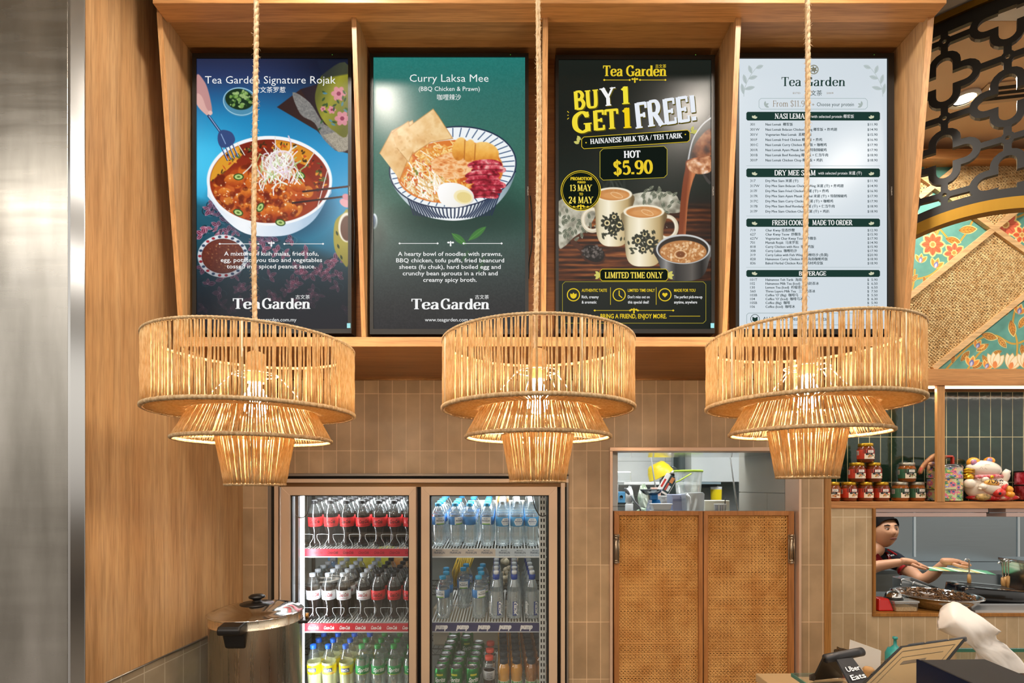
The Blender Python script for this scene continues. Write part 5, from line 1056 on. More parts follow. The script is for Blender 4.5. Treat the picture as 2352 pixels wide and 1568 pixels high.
for k in range(5):
    for c, px in enumerate(C3):
        f3 = c < 3 or (c == 3 and k > 1)
        put(b_fanta if f3 else b_sprite, px, k, zs3, (f'blue capped lemon soda bottle, low shelf, {ROWN[k]} row, {ORD[c]} from the light strip' if f3 else f'green capped clear soda bottle, low shelf, {ROWN[k]} row, {ORD[c]} from the light strip'),
            'lemon soda bottles on the low shelf' if f3 else 'clear soda bottles on the low shelf', rz=rz.uniform(-.3, .3) + (.35 if c == 4 else 0))
# second door
r_ = rail(990, 1138, 1260, 1277, '#d9cfc6'); r_.box(X(1138, 2.52), X(1254, 2.52), 2.515, 2.523, Z(1277, 2.52), Z(1260, 2.52), 0, hx('#cfdde9')); r_.box(X(990, 2.52), X(1255, 2.52), 2.514, 2.524, Z(1280, 2.52), Z(1277, 2.52), 0, hx('#e9edf0'))
for i, x in enumerate((997, 1034, 1070, 1106, 1146, 1182, 1218)):
    letter(r_, 'MOUNT', x + 5, x + 19, 1265, 3, hx('#56657a'), rfn, .01); letter(r_, 'FRANKLIN', x, x + 25, 1271, 5, hx('#4d5c74'), rfn, .015)
    if i > 3: letter(r_, 'lightly sparkling', x, x + 25, 1276, 2.6, hx('#7b90ad'), rfn)
shelf(990, 1254, zs1, 1260, 1279, r_, LC)
r_ = rail(992, 1240, 1430, 1449, '#2d2f63'); r_.box(X(1240, 2.52), X(1255, 2.52), 2.515, 2.523, Z(1449, 2.52), Z(1430, 2.52), 0, hx('#e9edf2')); r_.box(X(990, 2.52), X(1255, 2.52), 2.514, 2.524, Z(1451, 2.52), Z(1449, 2.52), 0, hx('#d5d9df'))
for i in range(5): letter(r_, 'pump', 1000 + i * 48.7, 1028 + i * 48.7, 1443, 11, hx('#f2f0f3'), rfn, .07, shear=.2)
shelf(990, 1254, zs2, 1430, 1451, r_, LC)
r_ = rail(990, 1254, 1598, 1616, '#d8dde2'); shelf(990, 1254, zs3 - .006, 1598, 1616, r_, LC)
for c, px in enumerate((1007, 1046, 1079, 1119)):
    for k in range(5):
        if (c, k) in ((2, 2), (1, 3)): continue
        put(b_water, px + (.6 if c < 3 else 0) * k, k, zs1, f'blue capped water bottle, second door top shelf, {ROWN[k]} row, {ORD[c]} from the centre bar', 'blue capped water bottles on the top shelf', rz=(.2, .9, 1.6, .1)[c] + rz.uniform(-.3, .3))
for c, px in enumerate((1154, 1187.5, 1221)):
    for k in range(6):
        put(b_spark, px, k, zs1, f'frosted cap sparkling water bottle, top shelf, {ROWN[k]} row, {ORD[2 - c]} from the perforated upright', 'sparkling water bottles on the top shelf', rz=(.55, .25, .1)[c])
for c, (px, rs) in enumerate(((1018, (0, 1, 2)), (1059, (2, 3)), (1100.5, (0, 1, 2, 3)))):
    for i, k in enumerate(rs):
        put(b_water, px + (3 if k % 2 else -1), k, zs2, f'blue capped water bottle, middle shelf, {ROWN[i]} of {ORD[c]} file from the centre bar', 'blue capped water bottles on the middle shelf', rz=(-.4, .1, .6)[c] + .25 * i)
for c, px in enumerate((1139.7, 1181, 1221.8)):
    for k in range(5):
        put(b_pump, px + (-1, 0, -2)[c] * k * .8, k * 1.05, zs2, f'white spout sports water bottle, middle shelf, {ROWN[k]} row, {ORD[2 - c]} from the perforated upright', 'sports water bottles on the middle shelf', rz=(.12, -.25, .2)[c])
for c, px in enumerate((1011.8, 1047.5, 1084)):
    for k in range(7):
        if (c, k) in ((1, 3), (1, 4), (2, 5), (2, 6)): continue
        put(b_can, px + k * 1.6, k, zs3, f'green soda can, low shelf, {ROWN[k]} row, {ORD[c]} file from the centre bar', 'green soda cans on the low shelf', 'can', rz=rz.uniform(-.3, .4))
for k in range(3): put(b_cof, 1123.5, k * 1.15, zs3, f'coral capped iced coffee bottle, low shelf, {ROWN[k]} of its file between cans and juices', 'coral capped iced coffee bottles', rz=.1)
for c, px in enumerate((1157, 1186.6, 1220, 1247.4)):
    for k in range(7):
        put(b_orange if c < 2 else b_apple, px - k * (1.6 if c > 1 else 1), k, zs3, (f'orange juice bottle, low shelf, {ROWN[k]} row, {ORD[c]} file after the coral caps' if c < 2 else f'amber juice bottle, low shelf, {ROWN[k]} row, {ORD[3 - c]} file from the perforated upright'), 'orange juice bottles on the low shelf' if c < 2 else 'amber juice bottles on the low shelf', rz=.1)
# stores standing on a wire rack at the back of the cold cabinet
rk = thing('wire_rack', 'black wire rack at the back of the cold cabinet behind the bottles', 'rack', (-.43, 3.28, 0))
WIREB = mat('black_wire', '#22251f', .45, .3)
for z in (.62, .98, 1.255):
    b = MB()
    for y in (3.14, 3.42):
        for dz in (0, -.035): b.tube([(-1.30, y, z + dz), (.20, y, z + dz)], .003, 5)
        b.tube([(-1.30 + .0254 * i, y, z - (.035 if i % 2 else 0)) for i in range(60)], .002, 4)
    for i in range(50): b.tube([(-1.30 + .0305 * i, 3.14, z), (-1.30 + .0305 * i, 3.42, z)], .0016, 4)
    obj('rack_shelf', b, WIREB, rk)
b = MB()
for x in (-1.30, .20):
    for y in (3.14, 3.42): b.tube([(x, y, .031), (x, y, 1.60)], .012, 8)
obj('rack_posts', b, WIREB, rk)
def pack(name, x0, x1, d, z0, h, m, lab, cat, dd=.14, rough=.012, group=None):
    b = MB(); n = 7; rr = random.Random(int(x0 * 1000))
    b.box(x0, x1, d - dd / 2, d + dd / 2, z0, z0 + h); o = one(name, b, m, lab, cat, group)
    s = o.modifiers.new('s', 'SUBSURF'); s.levels = s.render_levels = 3; s.subdivision_type = 'CATMULL_CLARK'
    bv = o.modifiers.new('b', 'BEVEL'); bv.width = min(.02, h * .2); bv.segments = 2; o.modifiers.move(1, 0); return o
YEL = noisy('yellow_packet', '#d2c02a', '#e8dc58', 14, .35)
def dX(px): return X(px, 3.28)
pack('food_packet', dX(783), dX(866), 3.26, .984, .225, YEL, 'yellow food packet on the cold rack behind the silver capped bottles', 'packet')
pack('food_packet', dX(868), dX(905), 3.28, .984, .235, noisy('lime_packet', '#c6c832', '#d9d84f', 10, .35), 'lime yellow food packet beside an orange bag on the cold rack', 'packet')
pack('food_packet', dX(906), dX(940), 3.25, .984, .23, noisy('orange_packet', '#d8812c', '#f0b56a', 20, .35), 'orange food bag on the cold rack behind the red label bottles', 'packet')
b = MB(); b.box(dX(763), dX(779), 3.2, 3.3, .984, 1.16); one('sauce_carton', b, mat('cyan_carton', '#1f8fd0', .4), 'small blue carton on the cold rack beside the yellow packet', 'carton', bevel=.004)
b = MB(); b.box(dX(1082), dX(1205), 3.2, 3.4, 1.259, 1.51); bx = one('storage_carton', b, mat('white_carton', '#d9dad2', .6), 'white carton with food picture behind the frosted cap bottles', 'carton', bevel=.004)
cc = Canvas(1139, 1132, 30, 38, 2, hx('#e9dfc8')); cc.ell(1155, 1150, 13, 16, '#c98a2f', 0, 2); cc.ell(1150, 1146, 6, 7, '#f2dc8a', 0, 2); cc.ell(1160, 1156, 5, 6, '#a4461e', 0, 2)
o = obj('food_picture', cc.mesh(lambda px, py: np.stack([(px - CX) / F * 3.19, np.full_like(px, 3.199), EYE - (py - HY) / F * 3.19], -1)), PRINT, bx)
b = MB(); b.box(dX(990), dX(1075), 3.2, 3.38, 1.259, 1.42); one('storage_tub', b, mat('brown_tub', '#6b5443', .5), 'brown tub on the cold rack behind the blue capped bottles', 'tub', bevel=.02)
rr = random.Random(3); b = MB()
for i in range(60):
    x = dX(1046) + rr.uniform(0, .085); b.tube([(x, 3.18 + rr.uniform(-.03, .03), .99), (x + rr.uniform(-.012, .012), 3.17 + rr.uniform(-.03, .03), 1.08), (x + .03 + rr.uniform(-.02, .02), 3.17, 1.175)], .0022, 4)
one('noodle_bundle', b, mat('yellow_noodle', '#d9b944', .5), 'bundle of yellow noodles upright on the cold rack', 'noodles')
b = MB()
for i in range(34): b.ball((dX(1152) + rr.uniform(0, .10), 3.2 + rr.uniform(-.05, .05), .998 + rr.uniform(0, .20)), rr.uniform(.012, .02), 8, 6)
tag(one('garlic_bag', b, mat('garlic_skin', '#cfc3a6', .6), 'heap of pale garlic on the cold rack behind the spouted bottles', 'garlic'), kind='stuff')
b = MB(); b.box(dX(1000), dX(1195), 3.18, 3.40, .624, .86); one('egg_carton', b, mat('cream_carton', '#b5a78f', .7), 'cream carton low on the cold rack behind the blue capped water', 'carton', bevel=.012)
# ================================================================ cane café doors and the kitchen behind
def clip_seg(p, q, poly):
    """part of segment pq inside a convex outline, or None"""
    t0, t1 = 0.0, 1.0; n = len(poly); ar = sum(poly[i][0] * poly[(i + 1) % n][1] - poly[(i + 1) % n][0] * poly[i][1] for i in range(n)); sg = 1 if ar > 0 else -1
    dx, dy = q[0] - p[0], q[1] - p[1]
    for i in range(n):
        (ax, ay), (bx, by) = poly[i], poly[(i + 1) % n]; nx_, ny_ = -(by - ay) * sg, (bx - ax) * sg
        f0 = (p[0] - ax) * nx_ + (p[1] - ay) * ny_; fd = dx * nx_ + dy * ny_
        if abs(fd) < 1e-12:
            if f0 < 0: return None
            continue
        t = -f0 / fd
        if fd > 0: t0 = max(t0, t)
        else: t1 = min(t1, t)
    return None if t0 >= t1 else ((p[0] + dx * t0, p[1] + dy * t0), (p[0] + dx * t1, p[1] + dy * t1))
def cane(poly, y, pitch, wd, seed=0, ang=0.0, jit=.06, dg=1.25):
    """woven cane: uprights, cross strands and both diagonals, each a thin flat strip (x, z plane, at depth y)"""
    b = MB(); rr = random.Random(seed); cx_, cz_ = [sum(p[i] for p in poly) / len(poly) for i in (0, 1)]; R_ = max(math.hypot(p[0] - cx_, p[1] - cz_) for p in poly)
    for a, off, lay, w_, pt in ((90, (-.17, .17), 0, wd, 1), (0, (-.17, .17), 1, wd, 1), (45, (0,), 2, wd * dg, .7071), (-45, (0,), 3, wd * dg, .7071)):
        t = math.radians(a) + ang; u, v = (math.cos(t), math.sin(t)), (-math.sin(t), math.cos(t)); n = int(R_ / (pitch * pt)) + 1
        for i in range(-n, n + 1):
            for o in off:
                k = (i + o + rr.uniform(-jit, jit)) * pitch * pt; c = (cx_ + v[0] * k, cz_ + v[1] * k); e = rr.uniform(-jit, jit) * pitch
                s_ = clip_seg((c[0] - u[0] * R_ + v[0] * e, c[1] - u[1] * R_ + v[1] * e), (c[0] + u[0] * R_ - v[0] * e, c[1] + u[1] * R_ - v[1] * e), poly)
                if not s_: continue
                (x0, z0), (x1, z1) = s_; hw = w_ / 2 * rr.uniform(.8, 1.15); yy = y - lay * wd * .28
                b.add([(x0 + v[0] * hw, yy, z0 + v[1] * hw), (x1 + v[0] * hw, yy, z1 + v[1] * hw), (x1 - v[0] * hw, yy, z1 - v[1] * hw), (x0 - v[0] * hw, yy, z0 - v[1] * hw),
                       (x0, yy - wd * .3, z0), (x1, yy - wd * .3, z1)], [(0, 1, 5, 4), (4, 5, 2, 3), (1, 0, 3, 2)], 0, False)
    return b
CANE = noisy('amber_cane', '#c78a42', '#e0ab63', 9, .5)
CANEB = noisy('cane_backing', '#3f230c', '#5c3714', 60, .8)
DOORW = wood('door_frame_wood', '#9c6231', '#b37640', '#c28650', 'z')
HINGE = mat('spring_hinge_steel', '#b4a28a', .28, .9)
DD = 2.43
def xd(px): return X(px, DD)
def cafe_door(o0, o1, i0, i1, hx0, hx1, lab):
    zt, zi = Z(1173, DD), Z(1183, DD); zb, zbi = .28, .31
    t = thing('cafe_door', lab, 'door', (xd((o0 + o1) / 2), DD, zb), 'cane cafe doors')
    b = MB()
    for p in ([(xd(o0), zt), (xd(o1), zt), (xd(i1), zi), (xd(i0), zi)], [(xd(o0), zt), (xd(i0), zi), (xd(i0), zbi), (xd(o0), zb)], [(xd(o1), zt), (xd(o1), zb), (xd(i1), zbi), (xd(i1), zi)], [(xd(o0), zb), (xd(i0), zbi), (xd(i1), zbi), (xd(o1), zb)]):
        b.prism(p, lambda x, z: (x, DD - .016, z), lambda x, z: (x, DD + .016, z))
    obj('door_frame', b, DOORW, t, bevel=.0012)
    pl = [(xd(i0), zbi), (xd(i1), zbi), (xd(i1), zi), (xd(i0), zi)]
    obj('cane_panel', cane(pl, DD - .003, .0164, .0042, int(o0), .006, .07, .72), CANE, t)
    b = MB(); b.box(xd(i0), xd(i1), DD + .001, DD + .006, zbi, zi); obj('panel_backing', b, CANEB, t)
    b = MB(); xa, xb = xd(hx0), xd(hx1); z0, z1 = Z(1292, DD), Z(1226, DD); xm = (xa + xb) / 2
    b.tube([(xm - .004, DD - .022, z0 + .006), (xm - .004, DD - .022, z1 - .006)], .0068, 12); b.tube([(xm + .010, DD - .020, z0 + .01), (xm + .010, DD - .020, z1 - .01)], .0030, 8)
    for z in (z0, z0 + .010, z1 - .020, z1 - .008): b.lathe([(0, 0), (.0088, 0), (.0095, .003), (.0088, .008), (0, .008)], (xm - .004, DD - .022, z), 14)
    b.box(xa, xb, DD - .0175, DD - .0155, z0, z1); obj('hinge', b, HINGE, t)
cafe_door(1409, 1611.5, 1420.5, 1602, 1408, 1421, 'cane cafe door with its spring hinge beside the tiled strip next to the fridge')
cafe_door(1614, 1820, 1623.5, 1807, 1806, 1821, 'cane cafe door with its spring hinge beside the grey kitchen wall boards')
# ---- kitchen furniture
KS = 3.3
b = MB(); b.box(.52, 1.30, 3.05, 3.75, 1.385, 1.40); sh = one('pass_shelf', b, STEEL, 'steel shelf behind the cane doors carrying scale and containers', 'shelf')
b = MB()
for x in (.54, 1.28):
    for y in (3.07, 3.73): b.tube([(x, y, 0), (x, y, 1.385)], .015, 8)
obj('shelf_posts', b, STEEL, sh)
ZS = 1.4005
WH = mat('white_plastic', '#eceeec', .35); MILK = clear('milky_plastic', '#e3e8e8', .42, .2, .3); LAV = mat('lavender_plastic', '#aeb2cc', .35)
def kx(px, d): return X(px, d)
# upper back shelf with bowls
b = MB(); b.box(X(1415, 4.3), X(1580, 4.3), 4.0, 4.68, 1.605, 1.628); one('back_shelf', b, WH, 'white wall shelf carrying the yellow basin and steel bowls', 'shelf', bevel=.004)
YB = noisy('yellow_basin', '#e3c81c', '#efd83c', 6, .35)
def bowl(r, h, t=.003, foot=.55): return [(0, 0), (r * foot, 0), (r * (foot + .16), h * .12), (r * .88, h * .5), (r, h), (r * 1.04, h), (r * 1.04, h - .006), (r * .9, h * .46), (r * (foot + .13), h * .15), (0, .006)]
M = Matrix.Rotation(math.radians(180 - 28), 4, 'Y')
b = MB(); b.lathe(bowl(.098, .105), n=32, M=M); v = np.array(b.v); off = np.array((X(1516, 4.14), 4.13, 1.631)) - np.array(((v[:, 0].min() + v[:, 0].max()) / 2, 0, v[:, 2].min())); b.v = [tuple(p + off) for p in v]
one('mixing_basin', b, YB, 'yellow plastic basin tipped over steel bowls on the back shelf', 'basin')
for i, (px, z, r, h, lab) in enumerate(((1537, 1.631, .080, .045, 'dark steel bowl at the base of the overturned stack on the back shelf'), (1536, 1.668, .082, .035, 'steel bowl in the middle of the overturned stack on the back shelf'), (1534, 1.697, .086, .070, 'domed steel bowl topping the overturned stack beside the yellow basin'))):
    b = MB(); x = X(px, 4.3) + .03; b.lathe([(r * 1.05, 0), (r, .004), (r * .97, h * .35), (r * .8, h * .72), (r * .5, h * .95), (0, h), ], (x, 4.36 + .03, z), 32); one('steel_bowl', b, STEEL if i != 1 else CHROME, lab, 'bowl', 'overturned steel bowls')
b = MB(); x0, x1 = X(1406, 4.3) - .02, X(1444, 4.3); b.box(x0, x1, 4.2, 4.4, 1.629, Z(1082, 4.3)); one('storage_bin', b, MILK, 'milky plastic bin at the end of the back shelf', 'bin', bevel=.012)
b = MB(); rr = random.Random(4)
n = 9; vs = [(X(1562 + 20 * i / (n - 1), 4.6) + rr.uniform(-.006, .006), 4.62 + rr.uniform(-.02, .02), Z(1040 + 40 * j / (n - 1), 4.6)) for j in range(n) for i in range(n)]
b.add(vs + [(x, y + .03, z) for x, y, z in vs], [(j * n + i, (j + 1) * n + i, (j + 1) * n + i + 1, j * n + i + 1) for j in range(n - 1) for i in range(n - 1)], 0, False); one('plastic_bag', b, clear('crinkled_film', '#b9b9b4', .4, .15, .8), 'crinkled clear plastic bag hanging on the white kitchen wall', 'bag')
# tall grey cabinet at the back with a range shelf
b = MB(); b.box(X(1583, 4.3), 1.90, 4.25, 4.69, 1.63, 2.7); one('wall_cabinet', b, noisy('cabinet_grey', '#b4b8b6', '#c0c4c2', 2, .4), 'pale grey wall cabinet above the dark hood behind the doorway', 'cabinet', bevel=.004)
b = MB(); b.prism([(4.05, 1.612), (4.69, 1.612), (4.69, 1.628), (4.05, 1.628)], lambda y, z: (1.453, y, z), lambda y, z: (1.62, y, z)); one('hood_shelf', b, mat('pale_blue_steel', '#a9c0cb', .3, .6), 'pale blue steel shelf edge under the grey wall cabinet', 'shelf')
b = MB(); b.prism([(4.38, 1.605), (4.68, 1.605), (4.68, 1.50), (4.5, 1.48)], lambda y, z: (X(1605, 4.2), y, z), lambda y, z: (X(1668, 4.2), y, z)); one('extract_hood', b, mat('dark_hood', '#3a3d3b', .45), 'dark extract hood beneath the pale blue shelf', 'hood')
b = MB(); b.box(X(1600, 4.2), 1.62, 4.04, 4.66, 1.455, 1.47); one('steel_ledge', b, STEEL, 'steel ledge carrying the yellow labelled tub', 'ledge')
x = X(1636, 4.2); b = MB(); b.lathe([(0, 0), (.036, 0), (.040, .01), (.042, .115), (.044, .12), (0, .122)], (x, 4.12, 1.471), 24); t = one('spread_tub', b, WH, 'white tub with yellow label on the steel ledge', 'tub')
b = MB(); b.lathe([(.0405, .018), (.0425, .10)], (x, 4.12, 1.471), 24); obj('label', b, mat('yellow_label', '#e0c713', .4), t)
for px0, py0, px1, py1, d, lab in ((1499, 1034, 1521, 1158, 3.9, 'thin white rod leaning behind the blue scale'), (1681, 1034, 1700, 1160, 3.6, 'thin white rod leaning by the grey wall boards')):
    b = MB(); top = P(px0 + (px0 - px1) / (py1 - py0) * (py0 - HY + (2.798 - EYE) / d * F), HY - (2.798 - EYE) / d * F, d); b.tube([top, P(px1, py1 + 60, d)], .0055, 8); one('white_rod', b, WH, lab, 'rod')
b = MB(); b.box(X(1686, 4.4), X(1698, 4.4), 4.5, 4.6, Z(1133, 4.5), Z(1106, 4.5)); one('wall_bracket', b, BLACK, 'black bracket on the kitchen wall beside the white rod', 'bracket')
# shelf goods, front
def carton(px0, px1, py0, d, dd, m, lab, nm='carton', cat='carton', z0=ZS, bev=.003):
    b = MB(); b.box(X(px0, d), X(px1, d), d, d + dd, z0, Z(py0, d)); return one(nm, b, m, lab, cat, bevel=bev)
b = MB(); b.box(.522, X(1437, 3.6), 3.45, 3.70, 1.478, 1.484)
for i in range(12): b.tube([(.522 + .0118 * i, 3.45, 1.478 - (.016 if i % 2 else 0)), (.522 + .0118 * (i + 1), 3.45, 1.478 - (0 if i % 2 else .016))], .002, 4)
b.box(.524, X(1437, 3.6), 3.448, 3.452, 1.460, 1.464); b.box(.53, .545, 3.5, 3.52, 1.401, 1.478); b.box(X(1437, 3.6) - .015, X(1437, 3.6), 3.5, 3.52, 1.401, 1.478)
one('wire_riser', b, WIREB, 'black wire riser shelf carrying a white carton and blue box', 'rack')
d = 3.5; bx = carton(1404, 1420, 1112, d, .08, WH, 'white carton printed with a dark bottle on the wire riser', z0=1.4845)
b = MB(); xm = X(1413.5, d); b.add([(xm + a, d - .0012, z) for a, z in ((-.009, 1.492), (.009, 1.492), (.009, 1.545), (.004, 1.562), (.003, 1.578), (-.003, 1.578), (-.004, 1.562), (-.009, 1.545))], [(0, 1, 2, 3, 4, 5, 6, 7)], 0, False); obj('printed_bottle', b, mat('dark_print', '#50545a', .5), bx)
bx = carton(1420.5, 1436, 1129, d, .10, mat('sky_blue_card', '#5fa3d0', .5), 'sky blue box with round black hole on the wire riser', z0=1.4845)
b = MB(); b.lathe([(0, 0), (.011, 0), (.011, .001)], (X(1427, d), d - .0016, 1.5245), 20, M=Matrix.Rotation(math.radians(90), 4, 'X')); obj('round_hole', b, BLACK, bx)
d = 3.2; b = MB(); b.lathe([(0, 0), (.022, 0), (.024, .004), (.024, .085), (.021, .088), (.017, .09), (.017, .10), (.021, .101), (.021, .152), (.012, .160), (0, .160)], (X(1445, d), d, ZS), 24); one('white_canister', b, WH, 'white plastic canister with lid beside the grey ladle', 'canister')
def crumple(c, r, m, lab, nm, cat, seed, sub=2):
    rr = random.Random(seed); b = MB(); n, k = 16, 11; vs = []; fs = []
    for j in range(k + 1):
        t = math.pi * j / k
        for i in range(n): a = 2 * math.pi * i / n; q = 1 + rr.uniform(-.14, .14); vs.append((c[0] + r[0] * math.sin(t) * math.cos(a) * q, c[1] + r[1] * math.sin(t) * math.sin(a) * q, max(c[2] - r[2] * .98, c[2] + r[2] * math.cos(t) * q)))
    for j in range(k):
        for i in range(n): fs.append((j * n + i, (j + 1) * n + i, (j + 1) * n + (i + 1) % n, j * n + (i + 1) % n))
    b.add(vs, fs, 0, False); return one(nm, b, m, lab, cat)
crumple((X(1449, 3.6), 3.64, ZS + .095), (.030, .045, .095), mat('white_film', '#e6eae6', .35), 'crumpled white bag behind the white canister', 'white_bag', 'bag', 3)
crumple((X(1476, 3.62), 3.60, ZS + .10), (.034, .05, .105), noisy('herb_bag', '#d4dccb', '#86a878', 18, .4, lo=.5, hi=.7), 'clear bag of green vegetables behind the scale dish', 'vegetable_bag', 'bag', 5)
crumple((X(1476, 3.3), 3.30, ZS + .03), (.035, .04, .03), noisy('leaf_pack', '#c9d8c2', '#4f8a4c', 25, .4), 'small pack of green leaves under the scale dish', 'leaf_pack', 'bag', 6)
d = 3.12; b = MB(); b.tube([P(1474, 1180, d), P(1468, 1163, d), P(1458, 1152, d), P(1449, 1138, d)], .0055, 8); h = thing('grey_ladle', 'grey plastic ladle standing in a steel tub', 'ladle', P(1474, 1180, d)); obj('handle', b, mat('grey_nylon', '#878b90', .4), h)
b = MB(); M = Matrix.Rotation(math.radians(35), 4, 'Y'); b.ball(P(1440, 1128, d), (.011, .006, .026), 12, 8, M=Matrix.Rotation(math.radians(-38), 4, 'Y')); obj('ladle_head', b, mat('grey_nylon', '#878b90', .4), h)
b = MB(); b.lathe([(0, 0), (.026, 0), (.030, .045), (.031, .046), (.027, .044), (.024, .004), (0, .004)], (X(1470, d), d, ZS), 24); one('steel_tub', b, CHROME, 'small steel tub holding the grey ladle', 'tub')
# kitchen scale
d = 3.2; sc = thing('kitchen_scale', 'blue kitchen scale with dark steel dish', 'scale', (X(1500, d), d, ZS)); BLU = mat('scale_blue', '#1577bb', .35)
b = MB(); b.prism([(X(1484, d), ZS), (X(1524, d), ZS), (X(1517, d), Z(1147, d)), (X(1494, d), Z(1147, d))], lambda x, z: (x, d - .05 + (z - ZS) * .55, z), lambda x, z: (x, d + .05, z)); obj('scale_body', b, BLU, sc, bevel=.003)
b = MB(); b.add([(X(1475, d), d - .055, ZS + .002), (X(1489, d), d - .052, ZS + .002), (X(1495, d), d - .026, Z(1148, d)), (X(1487, d), d - .03, Z(1147, d))], [(0, 1, 2, 3)]); b.add([(x, y + .004, z) for x, y, z in b.v], [(3, 2, 1, 0)]); obj('dial_face', b, noisy('dial_print', '#e9edf3', '#a9b8d6', 60, .4), sc)
b = MB(); b.box(X(1496, d), X(1510, d), d - .01, d + .03, Z(1147, d), Z(1130, d)); obj('post', b, BLU, sc)
b = MB(); b.lathe([(0, 0), (.030, 0), (.050, .012), (.067, .034), (.069, .034), (.069, .032), (.052, .010), (.03, -.002), (0, -.002)], (X(1497, d), d + .01, Z(1136, d)), 32); obj('dish', b, mat('dark_dish', '#70777a', .22, .9), sc)
d = 3.56; b = MB(); b.obox(P(1532, 1112, d), (.034, 0, -.02), (0, .012, 0), (-.034, 0, -.058)); b2 = b
pk = one('printed_box', b, mat('red_white_card', '#d7cfc9', .5), 'tilted printed snack box leaning against the steel bowls', 'box')
b = MB(); c = P(1538, 1110, d); ax, az = Vector((.034, 0, -.02)), Vector((-.034, 0, -.058))
for i, (u0, u1, v0, v1, col) in enumerate(((-.2, 1, -.9, .95, '#2f3e40'), (.0, .3, -.7, .1, '#b44a3c'), (.35, .8, -.7, -.1, '#d5d8d5'), (.1, .7, .2, .8, '#c07a4a'), (-.95, -.3, -.95, .95, '#e9e6e2'), (-.85, -.5, -.6, .3, '#c33d33'))):
    b.add([c - Vector((X(6, d) - X(0, d), 0, 0)) + Vector((0, -.0125 - .0004 * i, -.0 + .0)) + Vector((0, 0, -.002)) * 0 + ax * u + (-az) * v for u, v in ((u0, v0), (u1, v0), (u1, v1), (u0, v1))], [(0, 1, 2, 3)], 0, False, hx(col))
obj('print', b, PRINT, pk)
carton(1496, 1518, 1119, 3.62, .03, noisy('orange_white_card', '#e8e2dc', '#d98a68', 22, .5), 'pale orange carton behind the scale dish')
carton(1520, 1546, 1139, 3.4, .19, noisy('label_card', '#d5d6d4', '#a7a3a3', 40, .5), 'white labelled carton behind the white food tubs')
b = MB(); b.box(X(1524, 3.6), X(1556, 3.6), 3.62, 3.70, ZS, Z(1100, 3.6)); one('dark_tin', b, mat('slate_tin', '#3b4442', .4), 'dark slate tin behind the tilted snack box', 'tin', bevel=.004)
for i, (a, c_, y0, y1, lab) in enumerate(((1495, 1542, 1172, 1187, 'white food tub on the shelf under a second tub'), (1494, 1541, 1156, 1171, 'white food tub stacked on another beside the blue scale'))):
    d = 3.1; b = MB(); z0, z1 = (ZS if i == 0 else Z(1171, d)), Z(y0, d) if i else Z(1171.5, d); b.prism([(X(a + 5, d), z0), (X(c_ - 5, d), z0), (X(c_ - 1, d), z1 - .006), (X(c_, d) + .002, z1 - .006), (X(c_, d) + .002, z1), (X(a, d), z1), (X(a, d), z1 - .006), (X(a + 2, d), z1 - .006)], lambda x, z: (x, d - .03, z), lambda x, z: (x, d + .035, z)); one('food_tub', b, WH, lab, 'tub', 'white food tubs', bevel=.002)
d = 3.20; b = MB(); b.prism([(X(1543, d), ZS), (X(1575, d), ZS), (X(1577, d), Z(1135, d)), (X(1541, d), Z(1135, d))], lambda x, z: (x, d - .02, z), lambda x, z: (x, d + .09, z)); tb = one('lavender_box', b, LAV, 'lavender plastic storage box between white tubs and white jug', 'box', bevel=.004)
b = MB(); b.box(X(1543, d), X(1576, d), d - .0215, d - .0202, Z(1150, d), Z(1145, d)); b.box(X(1560, d), X(1574, d), d - .0215, d - .0202, Z(1143, d), Z(1140, d)); obj('dark_stripe', b, mat('dark_lavender', '#7f83a2', .4), tb)  # darker lavender stripes on the box front
d = 3.10; jg = thing('measuring_jug', 'white translucent measuring jug beside the lavender box', 'jug', (X(1594, d), d, ZS))
b = MB(); b.prism([(X(1577, d), ZS), (X(1613, d), ZS), (X(1616, d), Z(1134, d)), (X(1612, d), Z(1130, d)), (X(1572, d), Z(1132, d))], lambda x, z: (x, d - .02, z), lambda x, z: (x, d + .07, z)); obj('jug_body', b, MILK, jg, bevel=.004)
b = MB(); b.tube([P(1577, 1134, d - .024), P(1584, 1142, d - .03), P(1584, 1172, d - .03), P(1580, 1182, d - .024)], .007, 8); obj('handle', b, WH, jg)
d = 3.42; bk = thing('lidded_bucket', 'translucent bucket with lime green rim holding pale noodles', 'bucket', (X(1581, d), d, ZS))
rt, rb = .088, .066; zt = Z(1081, d); b = MB(); b.lathe([(0, 0), (rb, 0), (rt, zt - ZS)], (X(1581, d), d, ZS), 36); obj('bucket_wall', b, clear('bucket_plastic', '#dfe7e4', .34, .2, .3), bk)
b = MB(); b.lathe([(rt - .002, -.008), (rt + .003, -.009), (rt + .005, 0), (rt + .002, .005), (rt - .002, .004)], (X(1581, d), d, zt), 36); LIME = mat('lime_plastic', '#a8c23c', .4); obj('rim', b, LIME, bk)
b = MB(); b.tube([P(1552, 1107, d - .095), P(1560, 1104, d - .10), P(1588, 1087, d - .098)], .0042, 8); obj('carry_handle', b, LIME, bk)
rr = random.Random(8); b = MB()
for i in range(260):
    a, r = rr.uniform(0, 6.28), .058 * math.sqrt(rr.random()); z = ZS + .012 + rr.random() * .150 * (1 - .3 * r / .06); q = rr.uniform(0, 6.28); x, y = X(1581, d) + r * math.cos(a), d + r * math.sin(a)
    b.tube([(x - .012 * math.cos(q), y - .012 * math.sin(q), z), (x, y, z + .008), (x + .012 * math.cos(q + .6), y + .012 * math.sin(q + .6), z)], .0026, 4)
n_ = obj('noodle_fill', b, mat('pale_noodle', '#cdbf9f', .6), bk); n_['kind'] = 'stuff'
d = 3.2; carton(1619, 1676, 1149, d, .10, mat('cream_card', '#d6d2be', .6), 'cream carton behind the striped cup')
